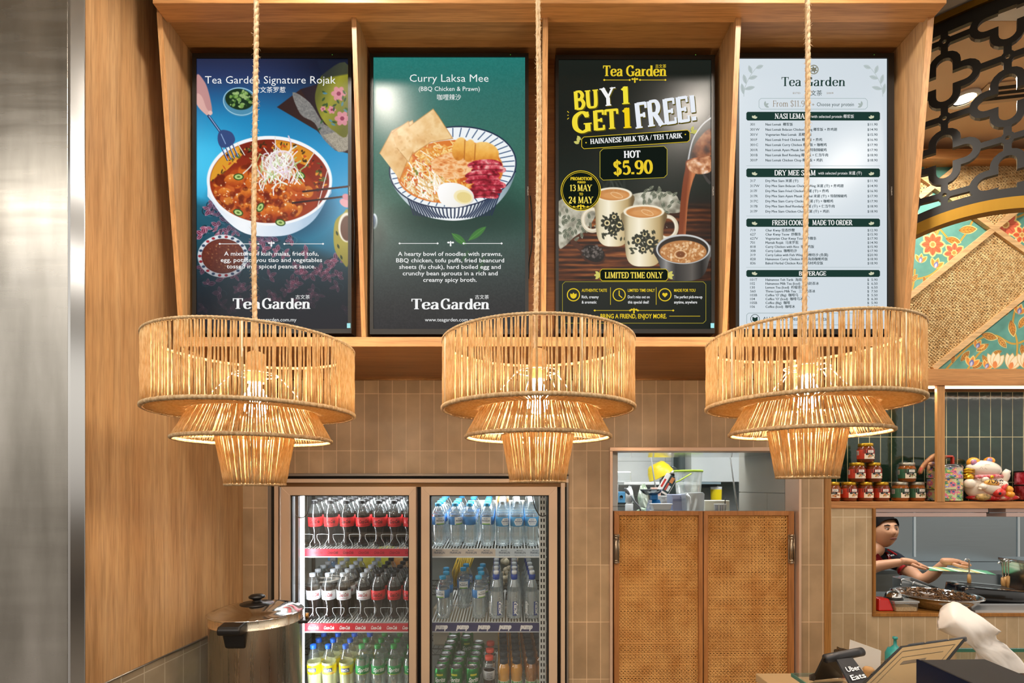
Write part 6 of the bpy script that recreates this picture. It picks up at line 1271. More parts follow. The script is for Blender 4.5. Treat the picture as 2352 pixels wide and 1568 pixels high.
for i in range(4):
    b = MB(); d = 3.14; b.lathe([(0, 0), (.020, 0), (.034, .008), (.036, .009), (.034, .0095), (0, .003)], (X(1628, d), d, ZS + .010 * i + .001), 24); one('paper_plate', b, mat('plate_paper', '#e6e2d4', .6), ['paper plate at the base of the stack by the jug', 'second paper plate up in the stack by the jug', 'third paper plate up in the stack by the jug', 'topmost paper plate of the stack by the jug'][i], 'plate', 'stacked paper plates')
d = 3.06; cp = thing('striped_cup', 'white paper cup with navy stripes and black straw', 'cup', (X(1654, d), d, ZS))
b = MB(); b.lathe([(0, 0), (.028, 0), (.034, .089), (.0355, .091), (.034, .093)], (X(1654, d), d, ZS), 28); obj('cup_body', b, WH, cp)
b = MB()
for i in range(9):
    a = -1.2 + i * .3
    if i % 3 == 2: continue
    b.add([((X(1654, d) + r * math.sin(a + e)), d - r * math.cos(a + e), ZS + z) for r, z in ((.0286, .004), (.0342, .086)) for e in (0, .07)], [(0, 1, 3, 2)])
obj('stripe', b, mat('navy_print', '#35507f', .5), cp)
b = MB(); b.tube([P(1665, 1160, d + .01), P(1666, 1142, d + .01)], .003, 8); obj('straw', b, BLACK, cp)
b = MB(); b.lathe([(0, 0), (.03, 0), (.033, .012), (.026, .022), (0, .024)], (X(1676, 3.2), 3.2, ZS + .0015), 24); one('cup_lid', b, WH, 'white cup lid lying beside the striped cup', 'lid')
# ================================================================ panelled head, fretwork, niche shelf
CREAMW = wood('pale_batten_wood', '#d0a571', '#dfb985', '#e9c899', 'x')
HD = 2.88
b = MB(); b.box(PILX + .002, 4.4, HD, 3.03, 2.20, CEIL); struct('wall_right_head', b, mat('head_wall', '#c9b28c', .8))
BEAM = wood('beam_walnut', '#b3773f', '#c68d53', '#d49e66', 'x')
b = MB(); b.box(PILX + .002, 4.4, 2.835, 3.03, Z(886, 2.85), Z(848, 2.85)); struct('beam_lower', b, BEAM, .002)
b = MB(); b.box(PILX + .002, 4.4, 2.80, 2.88, Z(377, 2.85), Z(355, 2.85)); struct('beam_upper', b, BEAM, .002)
def art_floral():
    c = Canvas(2070, 372, 350, 480, 1.0, hx('#5f9c91')); R = random.Random(21)
    c.a[:] = c.a + ((vn(c.X, c.Y, .05, 3) - .5) * .12)[..., None]
    YL, YE, CO, CR = '#d9b445', '#f0d98a', '#e0673f', '#f3e6c8'
    def fl(x, y, r, col, n=7, rot=0):
        for k in range(n):
            a = rot + k * 2 * math.pi / n; leaf(c, x + r * .2 * math.cos(a), y + r * .2 * math.sin(a), r * 1.0, r * .72, math.degrees(a), YE); 
        for k in range(n):
            a = rot + k * 2 * math.pi / n; leaf(c, x + r * .2 * math.cos(a), y + r * .2 * math.sin(a), r * .84, r * .52, math.degrees(a), col, None, 1, '#b9482c')
        c.ell(x, y, r * .3, r * .3, '#f0d58a', 0, 1.5); c.ell(x, y, r * .2, r * .2, '#c98f4a', 0, 1)
    def lv(x, y, l, a): leaf(c, x, y, l, l * .46, a, YE); leaf(c, x + 1.2 * math.cos(math.radians(a)), y + 1.2 * math.sin(math.radians(a)), l * .88, l * .34, a, R.choice(['#d9983f', '#e3aa55', '#cf8a35']), '#7a4f22', 1, '#8a5a26'); [c.line([(x + l * t * math.cos(math.radians(a)), y + l * t * math.sin(math.radians(a))), (x + l * (t + .13) * math.cos(math.radians(a)) + s_ * l * .12 * -math.sin(math.radians(a)), y + l * (t + .13) * math.sin(math.radians(a)) + s_ * l * .12 * math.cos(math.radians(a)))], 1, '#8a5a26') for t in (.25, .45, .62) for s_ in (-1, 1)]
    def bud(x, y, r, a):
        for k in (-38, 0, 38): leaf(c, x, y, r * 1.5, r * .72, a + k, YE); leaf(c, x, y, r * 1.35, r * .5, a + k, '#e3913c')
        leaf(c, x, y, r * .95, r * .6, a, '#6d78b5'); leaf(c, x, y, r * .7, r * .3, a, '#c7cbe8')
    def tul(x, y, r, a):
        for k in (-30, 30, -10, 10): leaf(c, x, y, r * 1.7, r * .7, a + k, CR, '#d8b16a')
        leaf(c, x, y, r * .8, r * .5, a, '#e08a4f')
    def vine(p): c.line(p, 6, '#3f7f78', 2, .7, True); c.line(p, 4.2, YL, 1, 1, True); c.line(p, 1.6, '#b8772c', 1, .8, True)
    for p in ([(2070, 480), (2110, 500), (2150, 520), (2190, 560), (2215, 540), (2240, 500), (2270, 505)], [(2150, 540), (2170, 500), (2200, 470), (2230, 480)], [(2080, 640), (2110, 640), (2140, 630), (2160, 610)], [(2080, 690), (2095, 660), (2100, 620)],
              [(2170, 850), (2230, 790), (2280, 770), (2330, 790), (2390, 760)], [(2330, 850), (2335, 790), (2325, 740), (2340, 690), (2380, 650)], [(2220, 850), (2240, 820), (2260, 800)], [(2300, 540), (2340, 560), (2360, 600), (2400, 620)], [(2360, 470), (2380, 520), (2400, 560)], [(2080, 400), (2110, 410), (2140, 390)], [(2290, 480), (2330, 500), (2370, 480)]): vine(p)
    for x, y, l, a in ((2200, 530, 44, -5), (2196, 496, 38, 10), (2170, 548, 38, 15), (2150, 520, 26, 110), (2225, 500, 26, 200), (2232, 470, 34, 170), (2108, 540, 30, 150), (2118, 502, 28, 200), (2090, 650, 26, -50), (2120, 636, 24, 70), (2140, 640, 18, 60), (2085, 660, 20, 100), (2238, 560, 24, 120), (2212, 590, 22, 70),
                     (2252, 768, 40, 14), (2270, 790, 34, 150), (2290, 775, 32, 50), (2320, 735, 40, 80), (2312, 700, 26, 95), (2338, 755, 34, -60), (2300, 806, 26, 160), (2255, 815, 30, 60), (2205, 830, 32, -50), (2345, 790, 30, 80), (2370, 740, 34, 10), (2360, 690, 34, -30), (2330, 575, 30, 40), (2352, 610, 30, 90), (2390, 560, 34, 60), (2090, 408, 26, 20), (2120, 392, 30, -40), (2100, 380, 24, 60), (2310, 470, 30, -30), (2350, 520, 28, 30), (2180, 620, 26, 40), (2186, 835, 24, -80), (2232, 846, 28, -30)): lv(x, y, l, a)
    fl(2141, 562, 25, CO, 8); fl(2190, 581, 22, '#dd6a4a', 7, .3); fl(2308, 516, 30, '#dc6a4c', 8); fl(2346, 540, 20, CO, 6); fl(2396, 500, 26, CO, 8); fl(2385, 700, 24, CO, 7)
    for q in ((2112, 604, 15, -80), (2146, 616, 17, -70), (2228, 842, 18, -75), (2241, 800, 15, -60), (2338, 722, 17, -75), (2306, 640, 15, -70), (2262, 846, 14, -60), (2398, 640, 15, -70), (2095, 440, 14, -60)): bud(*q)
    for q in ((2283, 846, 22, -85), (2318, 848, 22, -70), (2352, 846, 22, -85), (2328, 570, 14, -110), (2392, 846, 20, -80), (2120, 460, 20, -80), (2076, 590, 14, -60)): tul(*q)
    return c
pn = thing('decorative_wall_panel', 'diamond battened wall panel of teal floral board and woven cane above the niche', 'wall panel', (X(2230, HD), HD - .01, Z(848, HD)))
flo = attr_mat('floral_board', .55)
obj('floral_board', art_floral().mesh(lambda px, py: np.stack([(px - CX) / F * HD, np.full_like(px, HD - .004), EYE - (py - HY) / F * HD], -1)), flo, pn)
YA = lambda x, k: 530 - .80 * (x - 2275) + 208 * k
YB_ = lambda x: 530 + .72 * (x - 2275)
px2 = lambda pl: [(X(x, HD), Z(y, HD)) for x, y in pl]
def halfplane(poly, f):                                        # keep the part of an outline where f(x, y) >= 0
    out = []
    for i in range(len(poly)):
        p, q = poly[i], poly[(i + 1) % len(poly)]; a, c = f(*p), f(*q)
        if a >= 0: out.append(p)
        if (a >= 0) != (c >= 0): t = a / (a - c); out.append((p[0] + (q[0] - p[0]) * t, p[1] + (q[1] - p[1]) * t))
    return out
BOX = [(2070, 372), (2420, 372), (2420, 852), (2070, 852)]
STRAW = noisy('straw_cane', '#c9a066', '#ecd09a', 30, .55, bump=.1); STRAWB = noisy('straw_backing', '#4e4a44', '#8a6336', 70, .8)
for k in (-2, -1, 0, 1):
    for below in (0, 1):
        if (k + below) % 2 == 0: continue
        pl = halfplane(halfplane(BOX, lambda x, y: y - YA(x, k)), lambda x, y: YA(x, k + 1) - y); pl = halfplane(pl, (lambda x, y: y - YB_(x)) if below else (lambda x, y: YB_(x) - y))
        if len(pl) < 3: continue
        w_ = px2(pl); q = MB(); q.add([(x, HD - .006, z) for x, z in w_] + [(x, HD - .0045, z) for x, z in w_], [tuple(range(len(w_))), tuple(range(2 * len(w_) - 1, len(w_) - 1, -1))]); cp_ = obj('cane_backing', q, STRAWB, pn)
        obj('cane_weave', cane(w_, HD - .0085, .0190, .0052, k * 7 + below, .12, .10, .85), STRAW, cp_)
def batten(p, q, name='batten'):
    a, c = Vector((X(p[0], HD), 0, Z(p[1], HD))), Vector((X(q[0], HD), 0, Z(q[1], HD))); u = (c - a).normalized(); m = (a + c) / 2; v = Vector((-u.z, 0, u.x))
    b = MB(); b.obox((m.x, HD - .014, m.z), u * ((c - a).length / 2), (0, .013, 0), v * .0145); return obj(name, b, CREAMW, pn, bevel=.001)
for k in (-1, 0, 1):
    x0, x1 = 2070, 2420
    while YA(x0, k) > 850: x0 += 2
    while YA(x1, k) < 374: x1 -= 2
    while YA(x0, k) < 374: x0 += 2
    if x1 - x0 > 10: batten((x0, YA(x0, k)), (x1, YA(x1, k)))
bb_ = batten((2070, YB_(2070)), (2420, YB_(2420))); bb_.location.y -= .0012
# ---- black fretwork panel with gold edges, hung at an angle in front
FRET = mat('black_fret_metal', '#151312', .38); GOLDM = steel('brushed_gold', '#94702c', .42, (40, 2, 2))
U = Vector((.786, -.618, 0)); NRM = Vector((-.618, -.786, 0)); O_ = Vector((.778 * 2.1, 2.1, 0)); TH = .009
def fp(t, z, o=0): return O_ + U * t + NRM * o + Vector((0, 0, z))
fr_ = thing('fretwork_panel', 'arched black fretwork panel of pierced quatrefoils with gold edging beside the screens', 'screen panel', fp(.16, 2.6))
T0, T1 = -.26, .60
def arc(cz, r, n=40, t0=T0, t1=T1): return [(t, cz + math.sqrt(r * r - (t - .16) ** 2)) for t in np.linspace(t0, t1, n)]
topc, tr_ = 1.14, 2.275; bc, br_ = 2.0565, .6127
def bandp(lo, hi, name, m, th, o=0):
    b = MB(); pl = lo + hi[::-1]; n = len(lo)
    for i in range(n - 1): b.prism([lo[i], lo[i + 1], hi[i + 1], hi[i]], lambda t, z: fp(t, z, th + o), lambda t, z: fp(t, z, -th + o))
    return obj(name, b, m, fr_)
bandp(arc(topc, tr_), arc(topc, tr_ + .026), 'gold_edge', GOLDM, .022)
gl = [(.16 + .57 * math.sin(a), bc + .57 * math.cos(a)) for a in np.linspace(-.75, .75, 41)]; gh = [(.16 + .6127 * math.sin(a), bc + .6127 * math.cos(a)) for a in np.linspace(-.75, .75, 41)]
bandp(gl, gh, 'gold_edge', GOLDM, .022)
gk = [(.16 + .650 * math.sin(a), bc + .650 * math.cos(a)) for a in np.linspace(-.72, .72, 41)]; gh2 = [(.16 + .6127 * math.sin(a), bc + .6127 * math.cos(a)) for a in np.linspace(-.72, .72, 41)]
inside = lambda t, z: T0 < t < T1 and z < topc + math.sqrt(tr_ ** 2 - (t - .16) ** 2) - .005 and (t - .16) ** 2 + (z - bc) ** 2 > .62 ** 2
b = MB()
def bar_(p, q, w_):
    n = max(1, int(math.hypot(q[0] - p[0], q[1] - p[1]) / .012)); dx, dz = q[0] - p[0], q[1] - p[1]; l = math.hypot(dx, dz); nx_, nz_ = -dz / l * w_ / 2, dx / l * w_ / 2
    for i in range(n):
        a0, a1 = i / n, (i + 1) / n; m = (p[0] + dx * (a0 + a1) / 2, p[1] + dz * (a0 + a1) / 2)
        if not inside(*m): continue
        c0, c1 = (p[0] + dx * a0, p[1] + dz * a0), (p[0] + dx * a1, p[1] + dz * a1)
        b.prism([(c0[0] + nx_, c0[1] + nz_), (c1[0] + nx_, c1[1] + nz_), (c1[0] - nx_, c1[1] - nz_), (c0[0] - nx_, c0[1] - nz_)], lambda t, z: fp(t, z, TH), lambda t, z: fp(t, z, -TH))
def chain(pts, w_):
    n = len(pts); L = []; 
    for i in range(n):
        p0, p1, p2 = (np.array(pts[j % n]) for j in (i - 1, i, i + 1)); d1, d2 = (p1 - p0), (p2 - p1); d1 /= np.hypot(*d1); d2 /= np.hypot(*d2)
        nv = np.array([-d1[1] - d2[1], d1[0] + d2[0]]); nv /= np.hypot(*nv); k = w_ / 2 / max(.35, nv @ np.array([-d1[1], d1[0]])); L.append((p1 + nv * k, p1 - nv * k))
    for i in range(n):
        (a0, a1), (c0, c1) = L[i], L[(i + 1) % n]; m = (a0 + a1 + c0 + c1) / 4
        if inside(*m): b.prism([tuple(a0), tuple(c0), tuple(c1), tuple(a1)], lambda t, z: fp(t, z, TH + .0005), lambda t, z: fp(t, z, -TH - .0005))
cA, cw, ph = .080, .1806, .150
for ci in range(-2, 4):
    t0 = cA + cw * ci
    for j in range(-3, 9):
        z0 = 2.7364 + ph * j
        if (j + ci) % 2 == 0:                                  # node: pierced joint
            n_ = 20; o_ = [(t0 + .020 * math.cos(a), z0 + .022 * math.sin(a)) for a in np.linspace(0, 2 * math.pi, n_ + 1)]; i_ = [(t0 + .0075 * math.cos(a), z0 + .0075 * math.sin(a)) for a in np.linspace(0, 2 * math.pi, n_ + 1)]
            for i in range(n_):
                if inside(t0, z0): b.prism([o_[i], o_[i + 1], i_[i + 1], i_[i]], lambda t, z: fp(t, z, TH + .0003), lambda t, z: fp(t, z, -TH - .0003))
            for dx, dz in ((0, 1), (0, -1), (1, 0), (-1, 0)): bar_((t0 + dx * .016, z0 + dz * .018), (t0 + dx * (cw - .096 + .0), z0 + dz * (ph - .096 + .0)), .022)
        else:                                                  # quatrefoil
            h, e, q = .037, .059, []
            for a in range(4):
                for s_ in np.linspace(0, math.pi, 10): 
                    x, y = h * math.cos(s_), e + h * math.sin(s_) * 1.0; q.append((x * math.cos(a * math.pi / 2) - y * math.sin(a * math.pi / 2), x * math.sin(a * math.pi / 2) + y * math.cos(a * math.pi / 2)))
                q.append((-h * math.cos(a * math.pi / 2) - h * math.sin(a * math.pi / 2), -h * math.sin(a * math.pi / 2) + h * math.cos(a * math.pi / 2)))
            chain([(t0 + x, z0 + y) for x, y in q], .024)
obj('fretwork', b, FRET, fr_)
bandp(arc(topc, tr_ - .045), arc(topc, tr_), 'fret_border', FRET, TH + .001); bandp(gh2, gk, 'fret_border', FRET, TH + .001)
b = MB()
for t, z0 in ((T0 + .012, bc + .45), (T1 - .012, bc + .45)):
    b.prism([(t - .012, z0), (t + .012, z0), (t + .012, topc + math.sqrt(tr_ ** 2 - .41 ** 2)), (t - .012, topc + math.sqrt(tr_ ** 2 - .41 ** 2))], lambda a, z: fp(a, z, TH), lambda a, z: fp(a, z, -TH))
for t in (-.05, .16, .37): b.prism([(t - .01, topc + tr_ + .01), (t + .01, topc + tr_ + .01), (t + .01, CEIL), (t - .01, CEIL)], lambda a, z: fp(a, z, .008), lambda a, z: fp(a, z, -.008))
obj('hanging_frame', b, FRET, fr_)
# ---- niche shelf
SD, SZ = 2.93, Z(1152, 2.85)
b = MB(); b.box(PILX + .002, 4.4, 2.845, 3.029, Z(1167, 2.85), SZ); struct('shelf_board_trim', b, WSH, .0015)
b = MB(); b.box(X(2150, 2.85), X(2168, 2.85), 2.842, 2.860, SZ, Z(886, 2.85)); struct('niche_post_trim', b, wood('niche_post', '#b97f43', '#cd965a', '#dba970', 'z'), .0015)
b = MB(); b.box(PILX + .01, X(2150, 2.85) - .002, 2.856, 2.866, Z(891, 2.85), Z(887, 2.85)); b.box(X(2168, 2.85) + .002, 3.6, 2.856, 2.866, Z(891, 2.85), Z(887, 2.85))
one('strip_light', b, mat('warm_strip', '#fff3e0', .4, emit='#fff0da', es=5), 'thin white strip light under the timber beam over the green tiles', 'light')
light('niche_strip', 'AREA', (2.2, 2.875, Z(894, 2.85)), 4.5, (1, .93, .82), 1.6, (math.radians(-20), 0, 0), .02)
GLD, SIL = mat('gold_lid', '#c79a2e', .28, .9), mat('silver_lid', '#b7b2a4', .3, .9)
def jar(name, lidm, c1, c2, food):
    o = proto(name); b = MB(); b.lathe([(0, .001), (.034, 0), (.040, .007), (.0418, .02), (.0418, .072), (.038, .084), (.0345, .090)], n=28); obj('jar_body', b, mat('sauce_' + c1[1:], c2, .12, coat=.5), o)
    b = MB(); b.lathe([(0, .1075), (.035, .1075), (.0372, .1055), (.0372, .091), (.036, .0895), (.03, .0895)], n=28); obj('lid', b, lidm, o)
    l = MB(); l.lathe([(.0420, .020), (.0422, .021), (.0422, .083 - .012), (.0420, .072)], n=32, a0=-math.pi / 2 - 1.55, a1=-math.pi / 2 + 1.55, col=hx(c1))
    P_ = lambda a0, a1, z0, z1, col, k: patch(l, .0422, a0, a1, z0, z1, col, k)
    P_(-.3, 1.5, .050, .0715, '#2a2320', 0); P_(-.15, 1.35, .020, .048, '#efe3cd', 1); P_(.25, .98, .054, .068, '#ece8e2', 1); P_(-1.35, -.85, .042, .066, '#eadfd6', 1); P_(0, .85, .041, .052, '#1d1d1f', 2)
    for k in range(6): P_(-1.3 + k * .07, -1.26 + k * .07, .044, .064, '#5a4a44', 2)
    rr = random.Random(5)
    for k in range(14): a = rr.uniform(.2, 1.25); z = rr.uniform(.0215, .038); P_(a, a + rr.uniform(.08, .22), z, z + rr.uniform(.003, .008), rr.choice(food), 3 + k % 3)
    arc_text(l, 'PASTE', .0430, .0465, .003, .016, hx('#efe9dc'), .02, .42); arc_text(l, 'garden', .0430, .061, .004, .018, hx('#6b6258'), .01, .6)
    obj('label', l, PRINT, o); return o
j_red = jar('sauce_jar', GLD, '#c8402a', '#6b2c0e', ['#6a4a6e', '#d98a3a', '#e0b483', '#b8562c', '#7d8a3c'])
j_grn = jar('sauce_jar', SIL, '#3c6e52', '#8a4a14', ['#6f9a3c', '#3c2a2a', '#8e3f2c', '#c9b27d', '#5c7d3a'])
j_org = jar('sauce_jar', GLD, '#d87a3c', '#7a3a12', ['#a4602a', '#d98a3a', '#7d4a22'])
JH = .1078
def jput(p, px, lev, lab, grp, rz=0): return put2(p, (X(px, SD), SD, SZ + .0008 + lev * JH), lab, grp, 'jar', rz - .66)
def put2(proto_, loc, lab, group, cat, rz=0):
    if proto_.name not in used_proto: used_proto.add(proto_.name); r = proto_; r.location = loc; r['label'] = lab
    else: r = dup(proto_, loc, lab, group)
    if group: r['group'] = group
    elif 'group' in r: del r['group']
    r['category'] = cat; r.rotation_euler = (0, 0, rz); return r
g_ = 'red label sauce jars in a pyramid'
sp_ = .0445 / SD * F                                                           # half spacing in pixels
for i, px in enumerate((1949, 1986, 2023)): jput(j_red, px, 0, ('gold lidded red label jar, bottom of the pyramid beside the pillar', 'gold lidded red label jar, bottom middle of the pyramid', 'gold lidded red label jar, bottom of the pyramid facing the green jars')[i], g_, .25 - .1 * i)
for i, px in enumerate((1968, 2005)): jput(j_red, px, 1, ('gold lidded red label jar, second tier towards the pillar', 'gold lidded red label jar, second tier towards the green jars')[i], g_, .05)
jput(j_red, 1988, 2, 'gold lidded red label jar crowning the pyramid', g_, .1)
jput(j_org, 1911, 0, 'orange label jar half hidden by the tiled pillar', None, -.1)
for i, px in enumerate((2067, 2104.5)): jput(j_grn, px, 0, ('silver lidded green label jar, bottom, beside the red pyramid', 'silver lidded green label jar, bottom, beside the floral carrier')[i], 'green label sauce jars', .3 - .2 * i)
jput(j_grn, 2083, 1, 'silver lidded green label jar stacked on two others', 'green label sauce jars', 0)
# floral enamel food carrier
tfx, tr2 = X(2170, SD), .080; tf = thing('tiffin_carrier', 'three tier enamel food carrier painted with pink and green flowers behind the niche post', 'food carrier', (tfx, SD + .002, SZ))
def floral_tier(seed, bgc):
    c = Canvas(0, 0, 200, 30, 1.4, hx(bgc)); R = random.Random(seed)
    for i in range(44):
        x, y = R.uniform(0, 200), R.uniform(1, 29); col, c2 = R.choice([('#dc5a7e', '#f4b6c2'), ('#dc5a7e', '#f4b6c2'), ('#7d92c8', '#dfe6f3'), ('#5c9a58', '#cfe0a8'), ('#e89a5a', '#f6dfae')])
        for k in range(6): leaf(c, x, y, R.uniform(6, 11), 5, k * 60 + R.uniform(0, 30), col, None, .95, c2)
        c.ell(x, y, 2.6, 2.6, '#3c5fa0' if i % 2 else '#f0d36a')
    for i in range(16): leaf(c, R.uniform(0, 200), R.uniform(0, 30), 12, 4, R.uniform(0, 360), R.choice(['#3f8f4a', '#2d6d55', '#7db04a']))
    return c
th_ = (Z(1072, SD) - SZ - .006) / 3
for i in range(3):
    z0 = SZ + .004 + th_ * i; q = floral_tier(i + 2, ('#cfd7a4', '#d9d3a0', '#d6c7a6')[i]).mesh(lambda px, py: np.stack([tfx + tr2 * np.sin(px / 200 * 2 * np.pi), SD + .002 - tr2 * np.cos(px / 200 * 2 * np.pi), z0 + th_ - .004 - py / 30 * (th_ - .006)], -1))
    ti = obj('tier', q, attr_mat('enamel_paint', .18, coat=.5), tf); q = MB(); q.lathe([(tr2 + .001, 0), (tr2 + .003, .0015), (tr2 + .001, .003)], (tfx, SD + .002, z0 + th_ - .003), 40); obj('rim', q, CHROME, ti)
q = MB(); q.lathe([(tr2, 0), (tr2 - .004, .010), (.05, .018), (0, .020)], (tfx, SD + .002, SZ + .004 + th_ * 3), 36); q.lathe([(0, 0), (tr2 - .004, 0), (tr2, .004)], (tfx, SD + .002, SZ), 36); obj('lid', q, attr_mat('enamel_paint', .18, coat=.5), tf)
q = MB(); zt = SZ + .004 + th_ * 3
for s_ in (-1, 1): q.box(tfx + s_ * .045 - .005, tfx + s_ * .045 + .005, SD - .006, SD + .012, zt + .014, zt + .058)
q.tube([(tfx - .047, SD + .003, zt + .060), (tfx + .047, SD + .003, zt + .060)], .007, 8); obj('handle', q, mat('red_lacquer', '#a8321f', .35), tf, bevel=.001)
# carved bird ornament lying over the carrier's lid
bird = thing('bird_ornament', 'carved wooden bird ornament drooping its beak over the floral carrier', 'ornament', P(2150, 1066, 2.90))
q = MB(); q.tube([P(*p, 2.90) for p in crom([(2172, 1051), (2160, 1047), (2148, 1048), (2136, 1056), (2126, 1064), (2117, 1076), (2112, 1087)], 4)], [.010 + .012 * math.sin(min(1, i / 16) * 2.6) * (1 - i / 30) for i in range(25)], 10); obj('bird_body', q, noisy('carved_wood', '#7d4326', '#c08a5a', 30, .5), bird)
q = MB(); q.ball(P(2140, 1066, 2.885), (.02, .012, .014), 12, 8); q.ball(P(2133, 1074, 2.885), (.008, .008, .018), 10, 8); obj('painted_wing', q, noisy('wing_paint', '#4c2f57', '#d0a068', 40, .5), bird)
q = MB(); q.tube([P(2117, 1074, 2.895), P(2113, 1084, 2.895), P(2111, 1090, 2.895)], [.007, .005, .001], 8); obj('beak', q, mat('red_beak', '#a8321f', .35), bird)
# lucky cat
ct = thing('cat_figurine', 'white smiling beckoning cat figurine with orange ears on a red cushion', 'figurine', (X(2272, SD), SD, SZ))
CW = noisy('ceramic_white', '#e9dccb', '#f0e6d8', 3, .15, coat=.6); CO_ = mat('ceramic_orange', '#e89a2c', .18, coat=.6); CR_ = mat('ceramic_red', '#d0352f', .2, coat=.6); CG = mat('ceramic_gold', '#d8a92a', .2, .7)
k_ = SD / F; cp_ = lambda px, py, dd=0: P(px, py, SD + dd)
q = MB(); q.ball(cp_(2279, 1142), (57 * k_, .07, 9 * k_), 28, 10); v = [(x, y, max(z, SZ + .001)) for x, y, z in q.v]; q.v = v; obj('cushion', q, noisy('cushion_print', '#c4262e', '#e9c8b0', 38, .4, lo=.5, hi=.68), ct)
q = MB(); q.ball(cp_(2262, 1117), (46 * k_, .055, 33 * k_), 28, 18); obj('body', q, CW, ct)
q = MB(); q.ball(cp_(2259, 1077), (37 * k_, .058, 20 * k_), 28, 18, M=Matrix.Rotation(math.radians(7), 4, 'Y')); hd = obj('head', q, CW, ct)
for s_, (ex, ey) in ((-1, (2236, 1063)), (1, (2272, 1058))):
    q = MB(); q.ball(cp_(ex, ey, .005), ((14 if s_ < 0 else 9) * k_, .03, (13 if s_ < 0 else 9) * k_), 18, 12, M=Matrix.Rotation(math.radians(-25 * s_), 4, 'Y')); e_ = obj('ear', q, CO_, ct)
    q = MB(); q.ball(cp_(ex + 1, ey - 1, -.018), (6.5 * k_, .010, 7.5 * k_), 14, 10); obj('ear_inner', q, noisy('ear_paint', '#d84a2a', '#7d8fc0', 60, .2, coat=.6), e_)
q = MB()
for pts in ([(2250, 1077), (2254, 1072), (2257, 1076)], [(2262, 1074), (2270, 1078), (2278, 1077), (2284, 1074), (2291, 1077)], [(2262, 1068), (2270, 1066), (2277, 1069)], [(2281, 1069), (2286, 1069), (2291, 1072)]): q.tube([cp_(x, y, -.0575 + .00045 * abs(x - 2259)) for x, y in crom(pts, 4)], .0007, 5)
obj('painted_smile', q, mat('brown_line', '#9a6a4a', .3), hd)
q = MB(); q.tube([cp_(x, y, dd) for x, y, dd in ((2236, 1096, -.02), (2250, 1094, -.052), (2270, 1094, -.058), (2290, 1093, -.05), (2302, 1094, -.015))], .0105, 10); obj('collar', q, noisy('collar_print', '#c9343a', '#e5a0a8', 50, .25), ct)
q = MB(); q.ball(cp_(2278, 1095, -.066), .010, 14, 10); obj('bell', q, CG, ct)
q = MB(); q.ball(cp_(2227, 1110, -.04), (12 * k_, .025, 11 * k_), 18, 12); q.v = q.v; obj('paw', q, CW, ct)
q = MB(); q.tube([cp_(*p) for p in ((2304, 1108, -.01), (2309, 1098, -.02), (2310, 1088, -.025), (2314, 1083, -.028), (2319, 1084, -.03))], [.016, .018, .021, .018, .010], 14); obj('raised_paw', q, CW, ct)
q = MB()
for y in (1079, 1084, 1091, 1097): q.tube([cp_(2214, y, -.03), cp_(2222, y - 1.5, -.036), cp_(2237, y, -.03)], [.006, .009, .007], 10)
q.ball(cp_(2228, 1096, -.04), (9 * k_, .012, 6 * k_), 12, 8); obj('gold_ingot', q, CG, ct)
q = MB(); q.ball(cp_(2276, 1120, -.052), (24 * k_, .028, 14 * k_), 20, 14, M=Matrix.Rotation(math.radians(20), 4, 'Y')); ki = obj('small_kitten', q, CW, ct)
q = MB(); q.ball(cp_(2257, 1117, -.06), (8 * k_, .02, 7 * k_), 14, 10); q.ball(cp_(2251, 1122, -.06), (3 * k_, .01, 3 * k_), 10, 8); q.ball(cp_(2305, 1112, -.045), (9 * k_, .02, 8 * k_), 14, 10); q.ball(cp_(2263, 1100, -.058), (8 * k_, .015, 6 * k_), 12, 8); obj('kitten_limbs', q, CW, ki)
q = MB(); q.ball(cp_(2278, 1109, -.065), (17 * k_, .018, 8 * k_), 18, 12, M=Matrix.Rotation(math.radians(10), 4, 'Y')); bd = obj('orange_fan', q, noisy('fan_paint', '#e58e2a', '#f2c66a', 30, .2, coat=.6), ct)
q = MB(); letter(q, '八方来', 2270, 2306, 1108, 8, (.05, .04, .04), lambda x, y: cp_(x, y + (x - 2270) * .05, -.084), .03, unit=.8); obj('lettering', q, PRINT, bd)
q = MB(); q.ball(cp_(2295, 1131, -.07), (13 * k_, .026, 10 * k_), 18, 14); q.tube([cp_(2303, 1124, -.07), cp_(2310, 1114, -.06), cp_(2313, 1108, -.055)], [.013, .008, .004], 10); gd = obj('red_gourd', q, CR_, ct)
q = MB(); q.ball(cp_(2297, 1133, -.097), (3 * k_, .003, 3 * k_), 10, 8); obj('gourd_mark', q, BLACK, gd)
q = MB(); q.ball(cp_(2316, 1124, -.05), (9 * k_, .022, 9 * k_), 16, 12); q.ball(cp_(2318, 1135, -.055), (10 * k_, .024, 8 * k_), 16, 12); q.v = [(x, y, max(z, SZ + .004)) for x, y, z in q.v]; obj('orange_pouch', q, CO_, ct)
q = MB(); q.ball(cp_(2258, 1141, -.078), (17 * k_, .02, 8 * k_), 16, 10); q.v = [(x, y, max(z, SZ + .001)) for x, y, z in q.v]; obj('tasselled_cloth', q, noisy('gold_brocade', '#d9b26a', '#4d3a24', 50, .4), ct)
